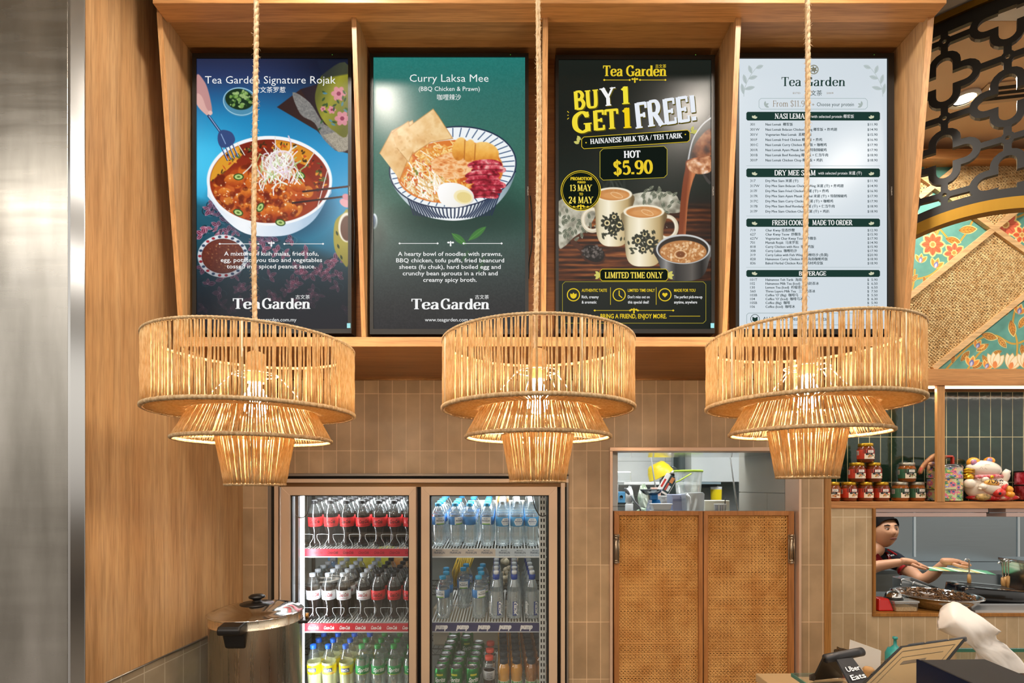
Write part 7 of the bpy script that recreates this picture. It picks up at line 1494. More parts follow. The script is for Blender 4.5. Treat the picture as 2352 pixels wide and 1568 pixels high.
# red lacquered carrier at the frame edge
lx, lr = X(2382, SD), .094; lk = thing('lacquer_carrier', 'red and black lacquered carrier at the edge beyond the cat figurine', 'food carrier', (lx, SD, SZ))
q = MB(); q.lathe([(0, .001), (lr, .001), (lr, .16), (lr - .01, .168), (0, .175)], (lx, SD, SZ), 36); obj('carrier_body', q, noisy('red_flower_lacquer', '#8d1420', '#d8707c', 32, .25, lo=.45, hi=.7), lk)
q = MB()
for a in (-2.5, -1.95, -.9): q.box(lx + lr * math.cos(a) - .006, lx + lr * math.cos(a) + .006, SD + lr * math.sin(a) - .004, SD + lr * math.sin(a) + .004, SZ + .001, SZ + .178)
for z in (.0, .085, .162): q.lathe([(lr + .001, z), (lr + .004, z + .003), (lr + .001, z + .008)], (lx, SD, SZ + .001), 36)
obj('black_straps', q, mat('black_lacquer', '#17100f', .25), lk)
# ---- pass-through: heat lamps, sill things, cook
PINK = mat('rosy_aluminium', '#cbb0a8', .35, .4)
for x0, x1, lab in ((2005, 2270, 'long rose metal heat lamp over the serving hatch beside the cook'), (2308, 2580, 'second rose metal heat lamp at the edge of the serving hatch')):
    t = thing('heat_lamp', lab, 'heat lamp', (X((x0 + x1) / 2, 2.95), 2.95, Z(1187, 2.87)), 'rose metal heat lamps under the niche shelf')
    zc = Z(1167, 2.85) - .0005
    q = MB(); q.prism([(2.86, zc), (3.0, zc), (3.0, zc - .030), (2.86, zc - .022)], lambda d, z: (X(x0 + 2, 2.86), d, z), lambda d, z: (X(x1, 2.86), d, z)); obj('lamp_housing', q, PINK, t, bevel=.002)
    q = MB(); q.prism([(2.852, zc - .024), (2.86, zc - .0245), (3.0, zc - .034), (3.0, zc - .052), (2.852, zc - .046)], lambda d, z: (X(x0, 2.86), d, z), lambda d, z: (X(x1 - 7, 2.86), d, z)); obj('reflector', q, PINK, t, bevel=.002)
    q = MB(); q.box(X(x1, 2.86) + .001, X(x1, 2.86) + .012, 2.868, 2.99, zc - .028, zc); obj('end_cap', q, BLACK, t)
WZ = Z(1407, RW)                                               # sill top
# kitchen bench behind the sill
b = MB(); b.box(1.62, 4.3, 3.012, 3.43, WZ - .03, WZ - .001); bench = one('kitchen_bench', b, STEEL, 'pale steel bench inside the serving hatch', 'bench', bevel=.003)
b = MB()
for x in (1.66, 4.26):
    for y in (3.03, 3.31): b.tube([(x, y, 0), (x, y, WZ - .03)], .018, 8)
obj('leg', b, STEEL, bench)
b = MB(); b.box(X(2240, RW), sx1, RW + .0, RW + .16, WZ + .0005, WZ + .014); one('sill_strip', b, mat('pale_sill_steel', '#d7d5d2', .3, .5), 'pale steel strip lying along the hatch sill under the black warmer', 'strip')
d = RW + .05; q = MB(); q.prism([(X(2013, d), WZ + .001), (X(2049, d), WZ + .001), (X(2042, d), Z(1374, d)), (X(2018, d), Z(1374, d))], lambda x, z: (x, d - .02 + (z - WZ) * .25, z), lambda x, z: (x, d + .075 - (z - WZ) * .2, z)); one('red_dispenser', q, mat('red_plastic', '#c3231c', .3), 'small red tapered plastic box in the corner of the hatch sill', 'box', bevel=.008)
cn = thing('seed_container', 'clear lidded container of pale crumbs under the service bell', 'container', (X(2072, d), d + .02, WZ + .001))
q = MB(); q.prism([(X(2049, d), WZ + .001), (X(2099, d), WZ + .001), (X(2101, d), Z(1381, d)), (X(2046, d), Z(1381, d))], lambda x, z: (x, d - .03, z), lambda x, z: (x, d + .07, z)); obj('container_wall', q, clear('food_box', '#eef0ee', .07, .1, .3), cn, bevel=.006)
q = MB(); q.box(X(2051, d), X(2097, d), d - .026, d + .066, WZ + .003, WZ + .024); cr = obj('crumbs', q, noisy('pale_crumbs', '#d6ad74', '#ecd1a2', 160, .9, bump=.4), cn); cr['kind'] = 'stuff'
q = MB(); q.box(X(2045, d), X(2102, d), d - .034, d + .074, Z(1382, d), Z(1377, d)); obj('lid', q, clear('box_lid', '#f2f4f3', .35, .12, .3), cn, bevel=.003)
zb = Z(1377, d) + .0008; bl = thing('service_bell', 'chrome service bell on the clear crumb container', 'bell', (X(2058, d), d + .02, zb))
q = MB(); q.lathe([(0, 0), (.046, 0), (.046, .006), (.040, .012), (0, .012)], (X(2058, d), d + .02, zb), 30); obj('bell_base', q, BLACK, bl)
q = MB(); q.lathe([(.041, .013), (.040, .022), (.033, .035), (.018, .044), (0, .046)], (X(2058, d), d + .02, zb), 30); obj('bell_dome', q, CHROME, bl)
q = MB(); q.lathe([(0, .056), (.004, .056), (.005, .052), (.003, .046), (0, .046)], (X(2058, d), d + .02, zb), 12); obj('plunger', q, CHROME, bl)
d = 3.02; bw = thing('mixing_bowl', 'wide steel bowl of dark mushroom strips on the hatch sill', 'bowl', (X(2146, d), d, WZ)); rB = .205; hB = Z(1363, d) - WZ - .0015
q = MB(); q.lathe([(0, 0), (rB * .70, 0), (rB * .80, .012), (rB * .93, hB * .7), (rB * .97, hB - .004), (rB * 1.05, hB - .002), (rB * 1.055, hB + .002), (rB * 1.0, hB + .004), (rB * .955, hB), (rB * .90, hB * .6), (rB * .74, .014), (0, .010)], (X(2146, d), d - .01, WZ + .0015), 56); obj('bowl_shell', q, CHROME, bw)
rr = random.Random(12); q = MB()
for i in range(130):
    a, r = rr.uniform(0, 6.28), rB * .82 * math.sqrt(rr.random()); x, y = X(2146, d) + r * math.cos(a), d - .01 + r * math.sin(a); z = WZ + hB * .78 + .028 * (1 - (r / rB) ** 2) + rr.uniform(0, .010); t = rr.uniform(0, 6.28)
    q.tube([(x - .018 * math.cos(t), y - .018 * math.sin(t), z - .006), (x, y, z + .004), (x + .018 * math.cos(t + .7), y + .018 * math.sin(t + .7), z - .004)], [.003, .0045, .002], 5)
q.lathe([(0, .79 * hB), (rB * .9, .70 * hB)], (X(2146, d), d - .01, WZ), 40); fl_ = obj('mushroom_strips', q, noisy('mushroom', '#3a2415', '#8a6238', 30, .5), bw); fl_['kind'] = 'stuff'
# black food warmer
d = 3.16; wm = thing('food_warmer', 'black countertop warmer with steel topped rim behind the steel bowl', 'warmer', (X(2275, d), d, WZ))
def oval(rx, ry, n=40, p=3.2): return [(math.copysign(abs(math.cos(a)) ** (2 / p), math.cos(a)) * rx, math.copysign(abs(math.sin(a)) ** (2 / p), math.sin(a)) * ry) for a in np.linspace(0, 2 * math.pi, n, endpoint=False)]
wc = Vector((X(2268, d), d + .01, 0)); wr = Matrix.Rotation(math.radians(-14), 3, 'Z'); zt = Z(1345, d); q = MB(); L_ = []
for z, k in ((WZ + .001, 1.03), (WZ + .02, 1.04), (zt - .012, 1.0), (zt - .004, .98)): L_.append([wc + wr @ Vector((x * k, y * k, 0)) + Vector((0, 0, z + (x * -.06 if z > WZ + .05 else 0))) for x, y in oval(.186, .12)])
vs = [v for l in L_ for v in l]; n = 40; q.add(vs, [(j * n + i, j * n + (i + 1) % n, (j + 1) * n + (i + 1) % n, (j + 1) * n + i) for j in range(3) for i in range(n)] + [tuple(range(3 * n, 4 * n))], 0, True); obj('warmer_body', q, mat('gloss_black', '#0e0f11', .14, coat=.4), wm)
q = MB(); r0 = [wc + wr @ Vector((x, y, 0)) + Vector((0, 0, zt - .003 + x * -.06)) for x, y in oval(.184, .118)]; r1 = [wc + wr @ Vector((x * .9, y * .84, 0)) + Vector((0, 0, zt + .001 + x * -.06)) for x, y in oval(.184, .118)]
q.add(r0 + r1, [(i, (i + 1) % n, n + (i + 1) % n, n + i) for i in range(n)] + [tuple(range(n, 2 * n))], 0, False); obj('steel_top', q, CHROME, wm)
q = MB()
for y0 in (-.05, .02): q.obox(wc + wr @ Vector((-.01, y0, 0)) + Vector((0, 0, zt + .0022)), wr @ Vector((.12, 0, -.008)), wr @ Vector((0, .018, 0)), (0, 0, .0008))
obj('well_slot', q, BLACK, wm)
def utensil(px, py0, py1, d, lab, nm='wooden_ladle', lean=0, hook=1, z0=None):
    t = thing(nm, lab, 'utensil', P(px, py1, d), 'wooden handled utensils'); m = (py0 + py1) / 2 + 6
    q = MB(); q.tube([P(px, py1, d), P(px + lean * .5, (m + py1) / 2, d), P(px + lean, m, d)], [.0085, .011, .008], 10); obj('handle', q, noisy('handle_wood', '#a8763c', '#cf9f60', 40, .5, (1, 1, .2)), t)
    q = MB(); q.tube([P(*p, d) for p in crom([(px + lean, m), (px + lean, py0 + 5), (px + lean - 2 * hook, py0 + 1), (px + lean - 6 * hook, py0), (px + lean - 11 * hook, py0 + 4)], 4)], [.0035] * 12 + [.004, .006, .007, .006, .002], 8); obj('hook', q, CHROME, t)
utensil(2226, 1283, 1343, 3.22, 'single wooden handled hook standing out of the warmer behind the outstretched hand', hook=1)
for i, (px, p0, lean, hk) in enumerate(((2305, 1290, -2, 1), (2309, 1287, 1, -1), (2313, 1283, 3, 1))): utensil(px, p0, 1350, 3.20 + .02 * (i % 2), ('dull wooden handled hook in the trio beside the steel machine, first from the warmer end', 'wooden handled hook in the middle of the trio beside the steel machine', 'tallest wooden handled hook of the trio beside the steel machine')[i], lean=lean, hook=hk)
d = 3.2; mc = thing('steel_machine', 'grey steel kitchen machine with angled front at the hatch edge', 'machine', (X(2375, d), d, WZ))
q = MB(); q.prism([(X(2342, d), WZ + .001), (X(2420, d), WZ + .001), (X(2420, d), Z(1290, d)), (X(2331, d), Z(1290, d)), (X(2333, d), Z(1300, d))], lambda x, z: (x, d - .10, z), lambda x, z: (x, d + .1, z)); obj('machine_body', q, STEEL, mc, bevel=.003)
q = MB(); q.box(X(2327, d), X(2420, d), d - .115, d + .1, Z(1290, d), Z(1283, d)); obj('machine_top', q, STEEL_DARK, mc, bevel=.002)
q = MB(); q.box(X(2346, d), X(2420, d), d - .1025, d - .1004, WZ + .004, Z(1302, d)); obj('front_plate', q, mat('pale_plate', '#c6c8c8', .35, .4), mc)
# steel pans and tools on a back bench by the cook
b = MB(); b.box(1.50, 4.2, 3.95, 4.38, .93, .96); bb = one('cooking_bench', b, STEEL_DARK, 'dark steel cooking bench along the kitchen wall behind the cook', 'bench')
b = MB()
for x in (1.54, 4.16):
    for y in (3.99, 4.34): b.tube([(x, y, 0), (x, y, .93)], .02, 8)
obj('leg', b, STEEL, bb)
d = 3.36; q = MB(); q.prism([(X(2063, d), WZ + .0), (X(2170, d), WZ + .0), (X(2160, d), Z(1352, d)), (X(2085, d), Z(1323, d)), (X(2062, d), Z(1327, d))], lambda x, z: (x, d - .03, z), lambda x, z: (x, d + .05, z)); one('sneeze_guard_box', q, clear('glass_box', '#b9c4c6', .35, .1, .6), 'sloping clear food guard behind the steel bowl below the cook', 'food guard', bevel=.002)
q = MB(); q.tube([P(2086, 1347, 3.2), P(2088, 1334, 3.2), P(2094, 1333, 3.2), P(2130, 1347, 3.2), P(2170, 1353, 3.2)], .003, 6); q.v = [(x, y + .06, z) for x, y, z in q.v]; q.tube([P(2095, 1349, 3.25), P(2098, 1336, 3.25), P(2102, 1336, 3.25), P(2140, 1350, 3.25), P(2172, 1355, 3.25)], .003, 6); one('tongs', q, CHROME, 'steel tongs laid over the food guard behind the bowl', 'tongs')
# ---- cook
def skin(edges, joints, sub=2):
    """grow a limb surface from joints (point, radius) and edges; returns vertices and faces"""
    me = bpy.data.meshes.new('sk'); me.from_pydata([j[0] for j in joints], edges, []); o = bpy.data.objects.new('sk', me); COL.objects.link(o)
    o.modifiers.new('s', 'SKIN'); sv = me.skin_vertices[0].data
    for i, j in enumerate(joints):
        r = j[1]; sv[i].radius = (r, r) if not hasattr(r, '__len__') else r; sv[i].use_root = (i == 0)
    s = o.modifiers.new('u', 'SUBSURF'); s.levels = s.render_levels = sub
    m = o.evaluated_get(bpy.context.evaluated_depsgraph_get()).to_mesh(); v = [tuple(x.co) for x in m.vertices]; f = [tuple(p.vertices) for p in m.polygons]
    bpy.data.objects.remove(o); bpy.data.meshes.remove(me); return v, f
PD = 3.66; pp = lambda x, y, dd=0: P(x, y, PD + dd)
SK = noisy('skin_tone', '#c98f68', '#d59c76', 9, .5); co = thing('person', 'kitchen worker in navy polo shirt with red collar reaching out with a patterned wrapper', 'person', (X(2004, PD), PD, 0))
hip, waist, chest, neck = Vector((1.47, PD + .02, .98)), Vector((1.475, PD + .01, 1.12)), Vector((1.485, PD, 1.30)), pp(2014, 1262)
sn, sf = pp(1978, 1284, -.02), pp(2054, 1284, .05)             # shoulders: his right (towards the aisle side), his left
en, wn = pp(1972, 1322, -.22), pp(2078, 1289, -.36); ef, wf = pp(2118, 1334, -.12), pp(2172, 1289, -.25)
J = [(hip, (.16, .11)), (waist, (.155, .105)), (chest, (.165, .11)), (neck - Vector((0, 0, .03)), .056), (neck + Vector((.012, -.01, .055)), .052), (sn, .062), (en, .045), (pp(2010, 1300, -.29), .040), (wn, .023), (sf, .062), (ef, .043), (pp(2140, 1322, -.17), .040), (wf, .023), (hip + Vector((-.09, 0, -.12)), .09), (Vector((1.39, PD, .52)), .062), (Vector((1.39, PD + .02, .10)), .042), (hip + Vector((.09, 0, -.12)), .09), (Vector((1.56, PD, .52)), .062), (Vector((1.56, PD + .02, .10)), .042), (Vector((1.39, PD - .12, .045)), .036), (Vector((1.56, PD - .12, .045)), .036)]
E_ = [(0, 1), (1, 2), (2, 3), (3, 4), (2, 5), (5, 6), (6, 7), (7, 8), (2, 9), (9, 10), (10, 11), (11, 12), (0, 13), (13, 14), (14, 15), (0, 16), (16, 17), (17, 18), (15, 19), (18, 20)]
body = MB(); v, f = skin(E_, J); body.add(v, f, 0, True)
# hands: palm plus five separate bent fingers each
def hand(wr_, dirv, upv, side, curl, spread=.9):
    dirv = dirv.normalized(); s_ = dirv.cross(upv).normalized() * side; u_ = s_.cross(dirv).normalized() * side; u_ = u_ if u_.dot(upv) > 0 else -u_
    jo = [(wr_ - dirv * .03, (.026, .024)), (wr_ + dirv * .030, (.034, .027)), (wr_ + dirv * .078, (.035, .021))]; v, f = skin([(0, 1), (1, 2)], jo); body.add(v, f, 0, True)
    for k, (o_, l, r) in enumerate(((.030, .062, .0085), (.010, .072, .0090), (-.010, .068, .0088), (-.028, .052, .0078))):
        b0 = wr_ + dirv * .072 + s_ * o_; a = curl[k]; p1 = b0 + (dirv * math.cos(a * .6) - u_ * math.sin(a * .6) + s_ * o_ * 1.2 * spread) * l * .45; p2 = p1 + (dirv * math.cos(a * 1.3) - u_ * math.sin(a * 1.3)) * l * .32; p3 = p2 + (dirv * math.cos(a * 1.9) - u_ * math.sin(a * 1.9)) * l * .25
        v, f = skin([(0, 1), (1, 2), (2, 3)], [(b0, r * 1.1), (p1, r), (p2, r * .92), (p3, r * .75)]); body.add(v, f, 0, True)
    b0 = wr_ + dirv * .022 + s_ * .026; a = curl[4]; p1 = b0 + (dirv * .6 + s_ * .65 - u_ * a).normalized() * .038; p2 = p1 + (dirv * .85 + s_ * .25 - u_ * a * 1.2).normalized() * .030; p3 = p2 + (dirv - u_ * a).normalized() * .020
    v, f = skin([(0, 1), (1, 2), (2, 3)], [(b0, .0125), (p1, .0105), (p2, .0095), (p3, .0075)]); body.add(v, f, 0, True)
hand(wn, Vector((1, -.05, -.16)), Vector((.1, -.35, 1)), 1, (.16, .2, .26, .34, .05))
hand(wf, Vector((1, -.12, -.02)), Vector((-.1, -.35, 1)), 1, (.10, .14, .18, .24, .05))
# head with brow, nose, lips, ears; turned towards the wrapper and tipped down
hc = pp(2031, 1218, -.02); HR = Matrix.Rotation(math.radians(-4), 3, 'Z') @ Matrix.Rotation(math.radians(-9), 3, 'X'); H = MB(); n, m_ = 40, 30; vs = []
def g2(x, y, cx_, cy_, sx, sy): return math.exp(-((x - cx_) / sx) ** 2 - ((y - cy_) / sy) ** 2)
for j in range(m_ + 1):
    t = math.pi * j / m_
    for i in range(n):
        a = 2 * math.pi * i / n; x, y, z = math.sin(t) * math.sin(a), -math.sin(t) * math.cos(a), math.cos(t)
        jaw = 1 - .30 * max(0, -z - .1) ** 1.2; X_, Y_, Z_ = x * .076 * jaw, y * .094 * (1 - .10 * max(0, -z)), z * .115
        if y < 0:
            k = -y; Y_ -= k * (.026 * g2(x, z, 0, -.14, .12, .20) + .016 * g2(x, z, 0, -.28, .20, .10) - .010 * (g2(x, z, .36, .06, .2, .12) + g2(x, z, -.36, .06, .2, .12)) + .006 * (g2(x, z, .36, .24, .28, .08) + g2(x, z, -.36, .24, .28, .08)) + .008 * g2(x, z, 0, -.52, .26, .07) + .006 * g2(x, z, 0, -.62, .22, .06) + .010 * g2(x, z, 0, -.88, .3, .14) + .006 * (g2(x, z, .5, -.2, .25, .2) + g2(x, z, -.5, -.2, .25, .2)))
        vs.append(hc + HR @ Vector((X_, Y_, Z_)))
H.add(vs, [(j * n + i, (j + 1) * n + i, (j + 1) * n + (i + 1) % n, j * n + (i + 1) % n) for j in range(m_) for i in range(n)], 0, True)
for s_ in (-1, 1): H.ball(hc + HR @ Vector((s_ * .076, .010, -.012)), (.010, .020, .030), 12, 8, M=HR.to_4x4())
body.add(H.v, H.f, 0, True)
obj('body', body, SK, co)
hp = lambda x, y, z: hc + HR @ Vector((x, y, z))
for s_ in (-1, 1):
    q = MB(); q.ball(hp(s_ * .028, -.0815, .004), (.0120, .006, .0034), 12, 8, M=HR.to_4x4()); e_ = obj('eye', q, mat('eye_white', '#d9cfc6', .3), co)
    q = MB(); q.ball(hp(s_ * .028 + .002, -.0862, .003), (.0056, .0025, .0036), 10, 8, M=HR.to_4x4()); obj('iris', q, mat('dark_iris', '#120b08', .2), e_)
    q = MB(); q.tube([hp(s_ * .013, -.090, .026), hp(s_ * .028, -.0905, .031), hp(s_ * .046, -.078, .027)], [.0032, .0042, .0020], 6); obj('eyebrow', q, mat('black_hair', '#15100e', .6), co)
    q = MB(); q.tube([hp(s_ * .014, -.086, .0085), hp(s_ * .028, -.0885, .0105), hp(s_ * .043, -.079, .0075)], [.0012, .0018, .001], 5); obj('eyelid', q, mat('black_hair', '#15100e', .6), co)
q = MB(); q.tube([hp(-.024, -.0865, -.0610), hp(-.010, -.0985, -.0585), hp(0, -.100, -.0600), hp(.010, -.0985, -.0585), hp(.024, -.0865, -.0610)], [.0018, .004, .004, .004, .0018], 7); q.tube([hp(-.020, -.087, -.0660), hp(0, -.0985, -.0690), hp(.020, -.087, -.0660)], [.002, .005, .002], 7); obj('lips', q, mat('lip_tone', '#8f4f42', .45), co)
q = MB(); hv = []
for j in range(19):
    t = math.pi * .5 * j / 18 * 1.05
    for i in range(n):
        a = 2 * math.pi * i / n; x, y, z = math.sin(t) * math.sin(a), -math.sin(t) * math.cos(a), math.cos(t); front = max(0, -y); r_ = random.Random(i * 7 + 1).uniform(0, .07)
        zz = max(z, .60 * front + r_ * front - .35 * (1 - front) * 0 - (.35 if y > .15 else (.06 if abs(x) > .7 else 0)) * 1) if front > .25 else (z if y < .1 else z - .45 * max(0, y) * math.sin(t) ** 2)
        k = 1.09; hv.append(hp(x * .0775 * 1.05, y * .096 * 1.035, zz * .118 * (1.02 + .07 * z)))
q.add(hv, [(j * n + i, (j + 1) * n + i, (j + 1) * n + (i + 1) % n, j * n + (i + 1) % n) for j in range(18) for i in range(n)], 0, True); obj('hair', q, mat('dark_hair', '#120d0b', .8, spec=.15), co)
# polo shirt: torso and sleeves a little larger than the body, ending at the elbows and hips
NAVY = noisy('navy_polo', '#14161f', '#1c1f2b', 40, .8)
JS = [(hip, (.172, .122)), (waist, (.168, .118)), (chest, (.176, .120)), (neck - Vector((0, 0, .075)), .074), (sn, .074), (sn.lerp(en, .55), .060), (sf, .074), (sf.lerp(ef, .42), .058)]
sh_ = MB(); v, f = skin([(0, 1), (1, 2), (2, 3), (2, 4), (4, 5), (2, 6), (6, 7)], JS); sh_.add(v, f, 0, True); po = obj('polo_shirt', sh_, NAVY, co)
REDC = mat('polo_red', '#c21a1e', .7)
q = MB(); nb = neck - Vector((0, 0, .03))
for s_ in (-1, 1):
    q.add([nb + Vector((s_ * .055, .01, .022)), nb + Vector((s_ * .062, -.03, .012)), nb + Vector((s_ * .060, -.095, -.075)), nb + Vector((s_ * .012, -.112, -.060)), nb + Vector((s_ * .030, -.060, .008))], [(0, 1, 2, 3, 4), (4, 3, 2, 1, 0)], 0, True)
obj('collar', q, REDC, po)
q = MB(); e0 = sf.lerp(ef, .42); ax_ = (ef - sf).normalized(); M = ax_.to_track_quat('Z', 'Y').to_matrix().to_4x4(); q.lathe([(.058, -.008), (.0605, 0), (.059, .010)], e0, 20, M=M); obj('sleeve_trim', q, REDC, po)
q = MB(); q.tube([pp(2040, 1262, -.045), pp(2056, 1272, -.01), pp(2070, 1284, .0)], .007, 6); obj('shoulder_stripe', q, REDC, po)
q = MB(); fnp = lambda x, y: pp(x, y, -.112); letter(q, 'Tea', 2039, 2055, 1279, 5, (.9, .9, .9), fnp, .02, rot=.25); obj('chest_lettering', q, PRINT, po)
q = MB()
for s_ in (-1, 1): q.ball((1.475 + s_ * .085, PD - .07, .04), (.045, .12, .04), 14, 8)
obj('shoe', q, BLACK, co)
q = MB(); v, f = skin([(0, 1), (0, 2), (2, 3), (3, 4), (0, 5), (5, 6), (6, 7)], [(hip + Vector((0, 0, .03)), (.166, .118)), (hip + Vector((0, 0, .06)), (.166, .118)), (J[13][0], .098), (J[14][0], .072), (J[15][0], .056), (J[16][0], .098), (J[17][0], .072), (J[18][0], .056)]); q.add(v, f, 0, True); obj('trousers', q, mat('black_cloth', '#15151a', .85), co)
# patterned wrapper held between the hands
c = Canvas(0, 0, 60, 24, 3, hx('#4f9a66')); 
for i, col in enumerate(('#e8efd4', '#ecc677', '#6aa57c', '#f3f3da', '#f4e096', '#f0eecb', '#ecc070', '#e9f2dc', '#6dab82')): c.poly([(2 + i * 5.6, 24), (6.5 + i * 5.6, 24), (13 + i * 5.6, 0), (8.5 + i * 5.6, 0)], col, 1.5)
a_, b_ = P(2131, 1308, 3.31), P(2282, 1318, 3.31); ud = b_ - a_
wrp = lambda px, py: np.array([tuple(a_ + ud * (x / 60) + Vector((.03 * (y / 24), .10 * (y / 24) - .02, .010 * (y / 24) - .002 + .006 * math.sin(x / 60 * 3.1)))) for x, y in zip(px, py)])
wm_ = c.mesh(wrp); nv = len(wm_.v); wm_.v += [(x, y + .001, z - .003) for x, y, z in wm_.v]; wm_.c += wm_.c[:nv]; fs = [tuple(i + nv for i in f[::-1]) for f in wm_.f]; wm_.f += fs; wm_.m += [0] * len(fs); wm_.s += [False] * len(fs)
one('food_wrapper', wm_, PRINT, 'green and yellow striped leaf wrapper held out by the kitchen worker', 'wrapper')
# ================================================================ foreground: serving counter, tablets, paper; urn by the left wall
ct_ = thing('serving_counter', 'glass topped serving counter with green glass edges under the tablets', 'counter', (2.0, 1.25, 0))
CZ = 1.055
b = MB(); b.box(.84, 3.4, .98, 1.50, 0, CZ - .075); obj('counter_body', b, T_FAR, ct_)
b = MB(); b.box(.83, 3.4, .97, 1.51, CZ - .075, CZ - .010); obj('counter_top', b, mat('counter_beige', '#b79a72', .35), ct_, bevel=.003)
GE = mat('green_glass_edge', '#2f6a5c', .08, coat=.6)
b = MB(); b.box(.8145, 3.42, .962, 1.518, CZ - .010, CZ); obj('glass_top', b, GLASS, ct_)
b = MB(); b.box(.8115, .8145, .96, 1.52, CZ - .010, CZ); b.box(.8145, 3.42, .96, .962, CZ - .010, CZ); b.box(.8145, 3.42, 1.518, 1.52, CZ - .010, CZ); obj('glass_edge', b, GE, ct_)
bk_ = thing('back_counter', 'lower beige counter behind the glass serving counter', 'counter', (2.0, 1.7, 0)); CB = .915
b = MB(); b.box(.90, 3.4, 1.54, 1.90, 0, CB - .03); obj('counter_body', b, T_FAR, bk_)
b = MB(); b.box(.89, 3.42, 1.53, 1.91, CB - .03, CB); obj('counter_top', b, mat('counter_beige', '#b79a72', .35), bk_, bevel=.003)
sg_ = thing('glass_screen', 'low glass screen with green edge at the far end of the counter', 'glass screen', (2.2, 1.80, CB))
b = MB(); b.box(X(2195, 1.8), 3.2, 1.797, 1.803, CB + .001, Z(1496, 1.8)); obj('glass_pane', b, clear('green_guard_glass', '#cfe6dd', .06, .02, .3), sg_)
b = MB(); b.box(X(2195, 1.8), 3.2, 1.795, 1.805, Z(1496, 1.8), Z(1489, 1.8)); obj('green_edge', b, GE, sg_)
SLATE = mat('slate_metal', '#3a3a3d', .35, .5)
# tablet stand
d = 1.42; st = thing('tablet_stand', 'folding slate tablet stand with delivery lettering at the counter end', 'tablet stand', P(1930, 1560, d))
b = MB(); a0, a1 = P(1897, 1512, d), P(1979, 1496, d + .04); b.tube([a0, a0.lerp(a1, .3), a0.lerp(a1, .301), a0.lerp(a1, .82), a0.lerp(a1, .821), a1], [.0122] * 6, 20); obj('hinge_bar', b, SLATE, st)
def slab(b, q, th):                                            # four-corner plate with thickness
    n = (q[1] - q[0]).cross(q[3] - q[0]).normalized() * th; b.add([*q, *[p + n for p in q]], [(0, 1, 2, 3), (7, 6, 5, 4), (0, 4, 5, 1), (1, 5, 6, 2), (2, 6, 7, 3), (3, 7, 4, 0)])
b = MB(); slab(b, [P(1892, 1512, d), P(1925, 1508, d + .015), P(1937, 1555, d + .06), P(1868, 1562, d + .05)], .005); slab(b, [P(1862, 1548, d + .04), P(1876, 1543, d + .05), P(1872, 1562, d + .03), P(1862, 1560, d + .03)], .006); obj('back_leg', b, mat('dark_bronze_plate', '#4a4036', .3, .7), st)
b = MB(); fq = [P(1922, 1514, d - .004), P(1958, 1509, d + .015), P(2008, 1576, d - .05), P(1962, 1588, d - .07)]; slab(b, fq, .005); fl2 = obj('front_leg', b, SLATE, st)
def quad(q, u, v, o=0):
    n = (q[1] - q[0]).cross(q[3] - q[0]).normalized(); p = q[0].lerp(q[1], u).lerp(q[3].lerp(q[2], u), v); return p - n * o
l = MB()
for i, t in enumerate(('Uber', 'Eats')): letter(l, t, .14, .90, .44 + i * .26, .155, (.95, .95, .95), lambda u, v: quad(fq, u, v, .004), .012)
obj('lettering', l, PRINT, fl2)
# tablet in a rugged case
d = 1.30; tb = thing('tablet', 'large tablet in black rugged case leaning back with reflective screen', 'tablet', P(2090, 1568, d))
tq = [P(2068, 1482, d + .02), P(2222, 1462, d + .10), P(2130, 1575, d - .13)]; tq.append(tq[0] + tq[2] - tq[1])
b = MB(); slab(b, tq, .012); obj('case', b, mat('rugged_black', '#101011', .6, spec=.3), tb, bevel=.003)
b = MB(); iq = [quad(tq, .075, .07, .0012), quad(tq, .955, .05, .0012), quad(tq, .955, .95, .0012), quad(tq, .075, .95, .0012)]; b.add(iq, [(0, 1, 2, 3)]); obj('glass_face', b, mat('tablet_beige_reflection', '#cbb48e', .14, .7), tb)  # beige reflection of the ceiling is put into the glass colour
b = MB()
for u0, u1, v0, v1 in ((.13, .90, .16, .175), (.13, .145, .16, .9), (.89, .90, .16, .9), (.22, .80, .30, .31), (.22, .23, .30, .9), (.30, .62, .40, .47)): b.add([quad(tq, u, v, .0018) for u, v in ((u0, v0), (u1, v0), (u1, v1), (u0, v1))], [(0, 1, 2, 3)])
obj('face_line', b, mat('tablet_line', '#5d5140', .3, .4), tb)
b = MB()
for u0, u1 in ((.10, .33), (.36, .68), (.71, .97)):
    slab(b, [quad(tq, u0, -.035, -.002), quad(tq, u1, -.035, -.002), quad(tq, u1, .022, .003), quad(tq, u0, .022, .003)], .012)
obj('case_bumper', b, mat('bumper_grey', '#3a3b3e', .55), tb, bevel=.002)
b = MB()
for v0, v1 in ((.28, .34), (.52, .58)): slab(b, [quad(tq, .006, v0, .001), quad(tq, .03, v0, .001), quad(tq, .03, v1, .001), quad(tq, .006, v1, .001)], .001)
obj('port_cover', b, BLACK, tb)
b = MB(); slab(b, [P(2085, 1560, d + .10), P(2150, 1552, d + .12), Vector((X(2140, d), d + .02, CZ + .007)), Vector((X(2080, d), d, CZ + .007))], .006); obj('prop_leg', b, BLACK, tb)
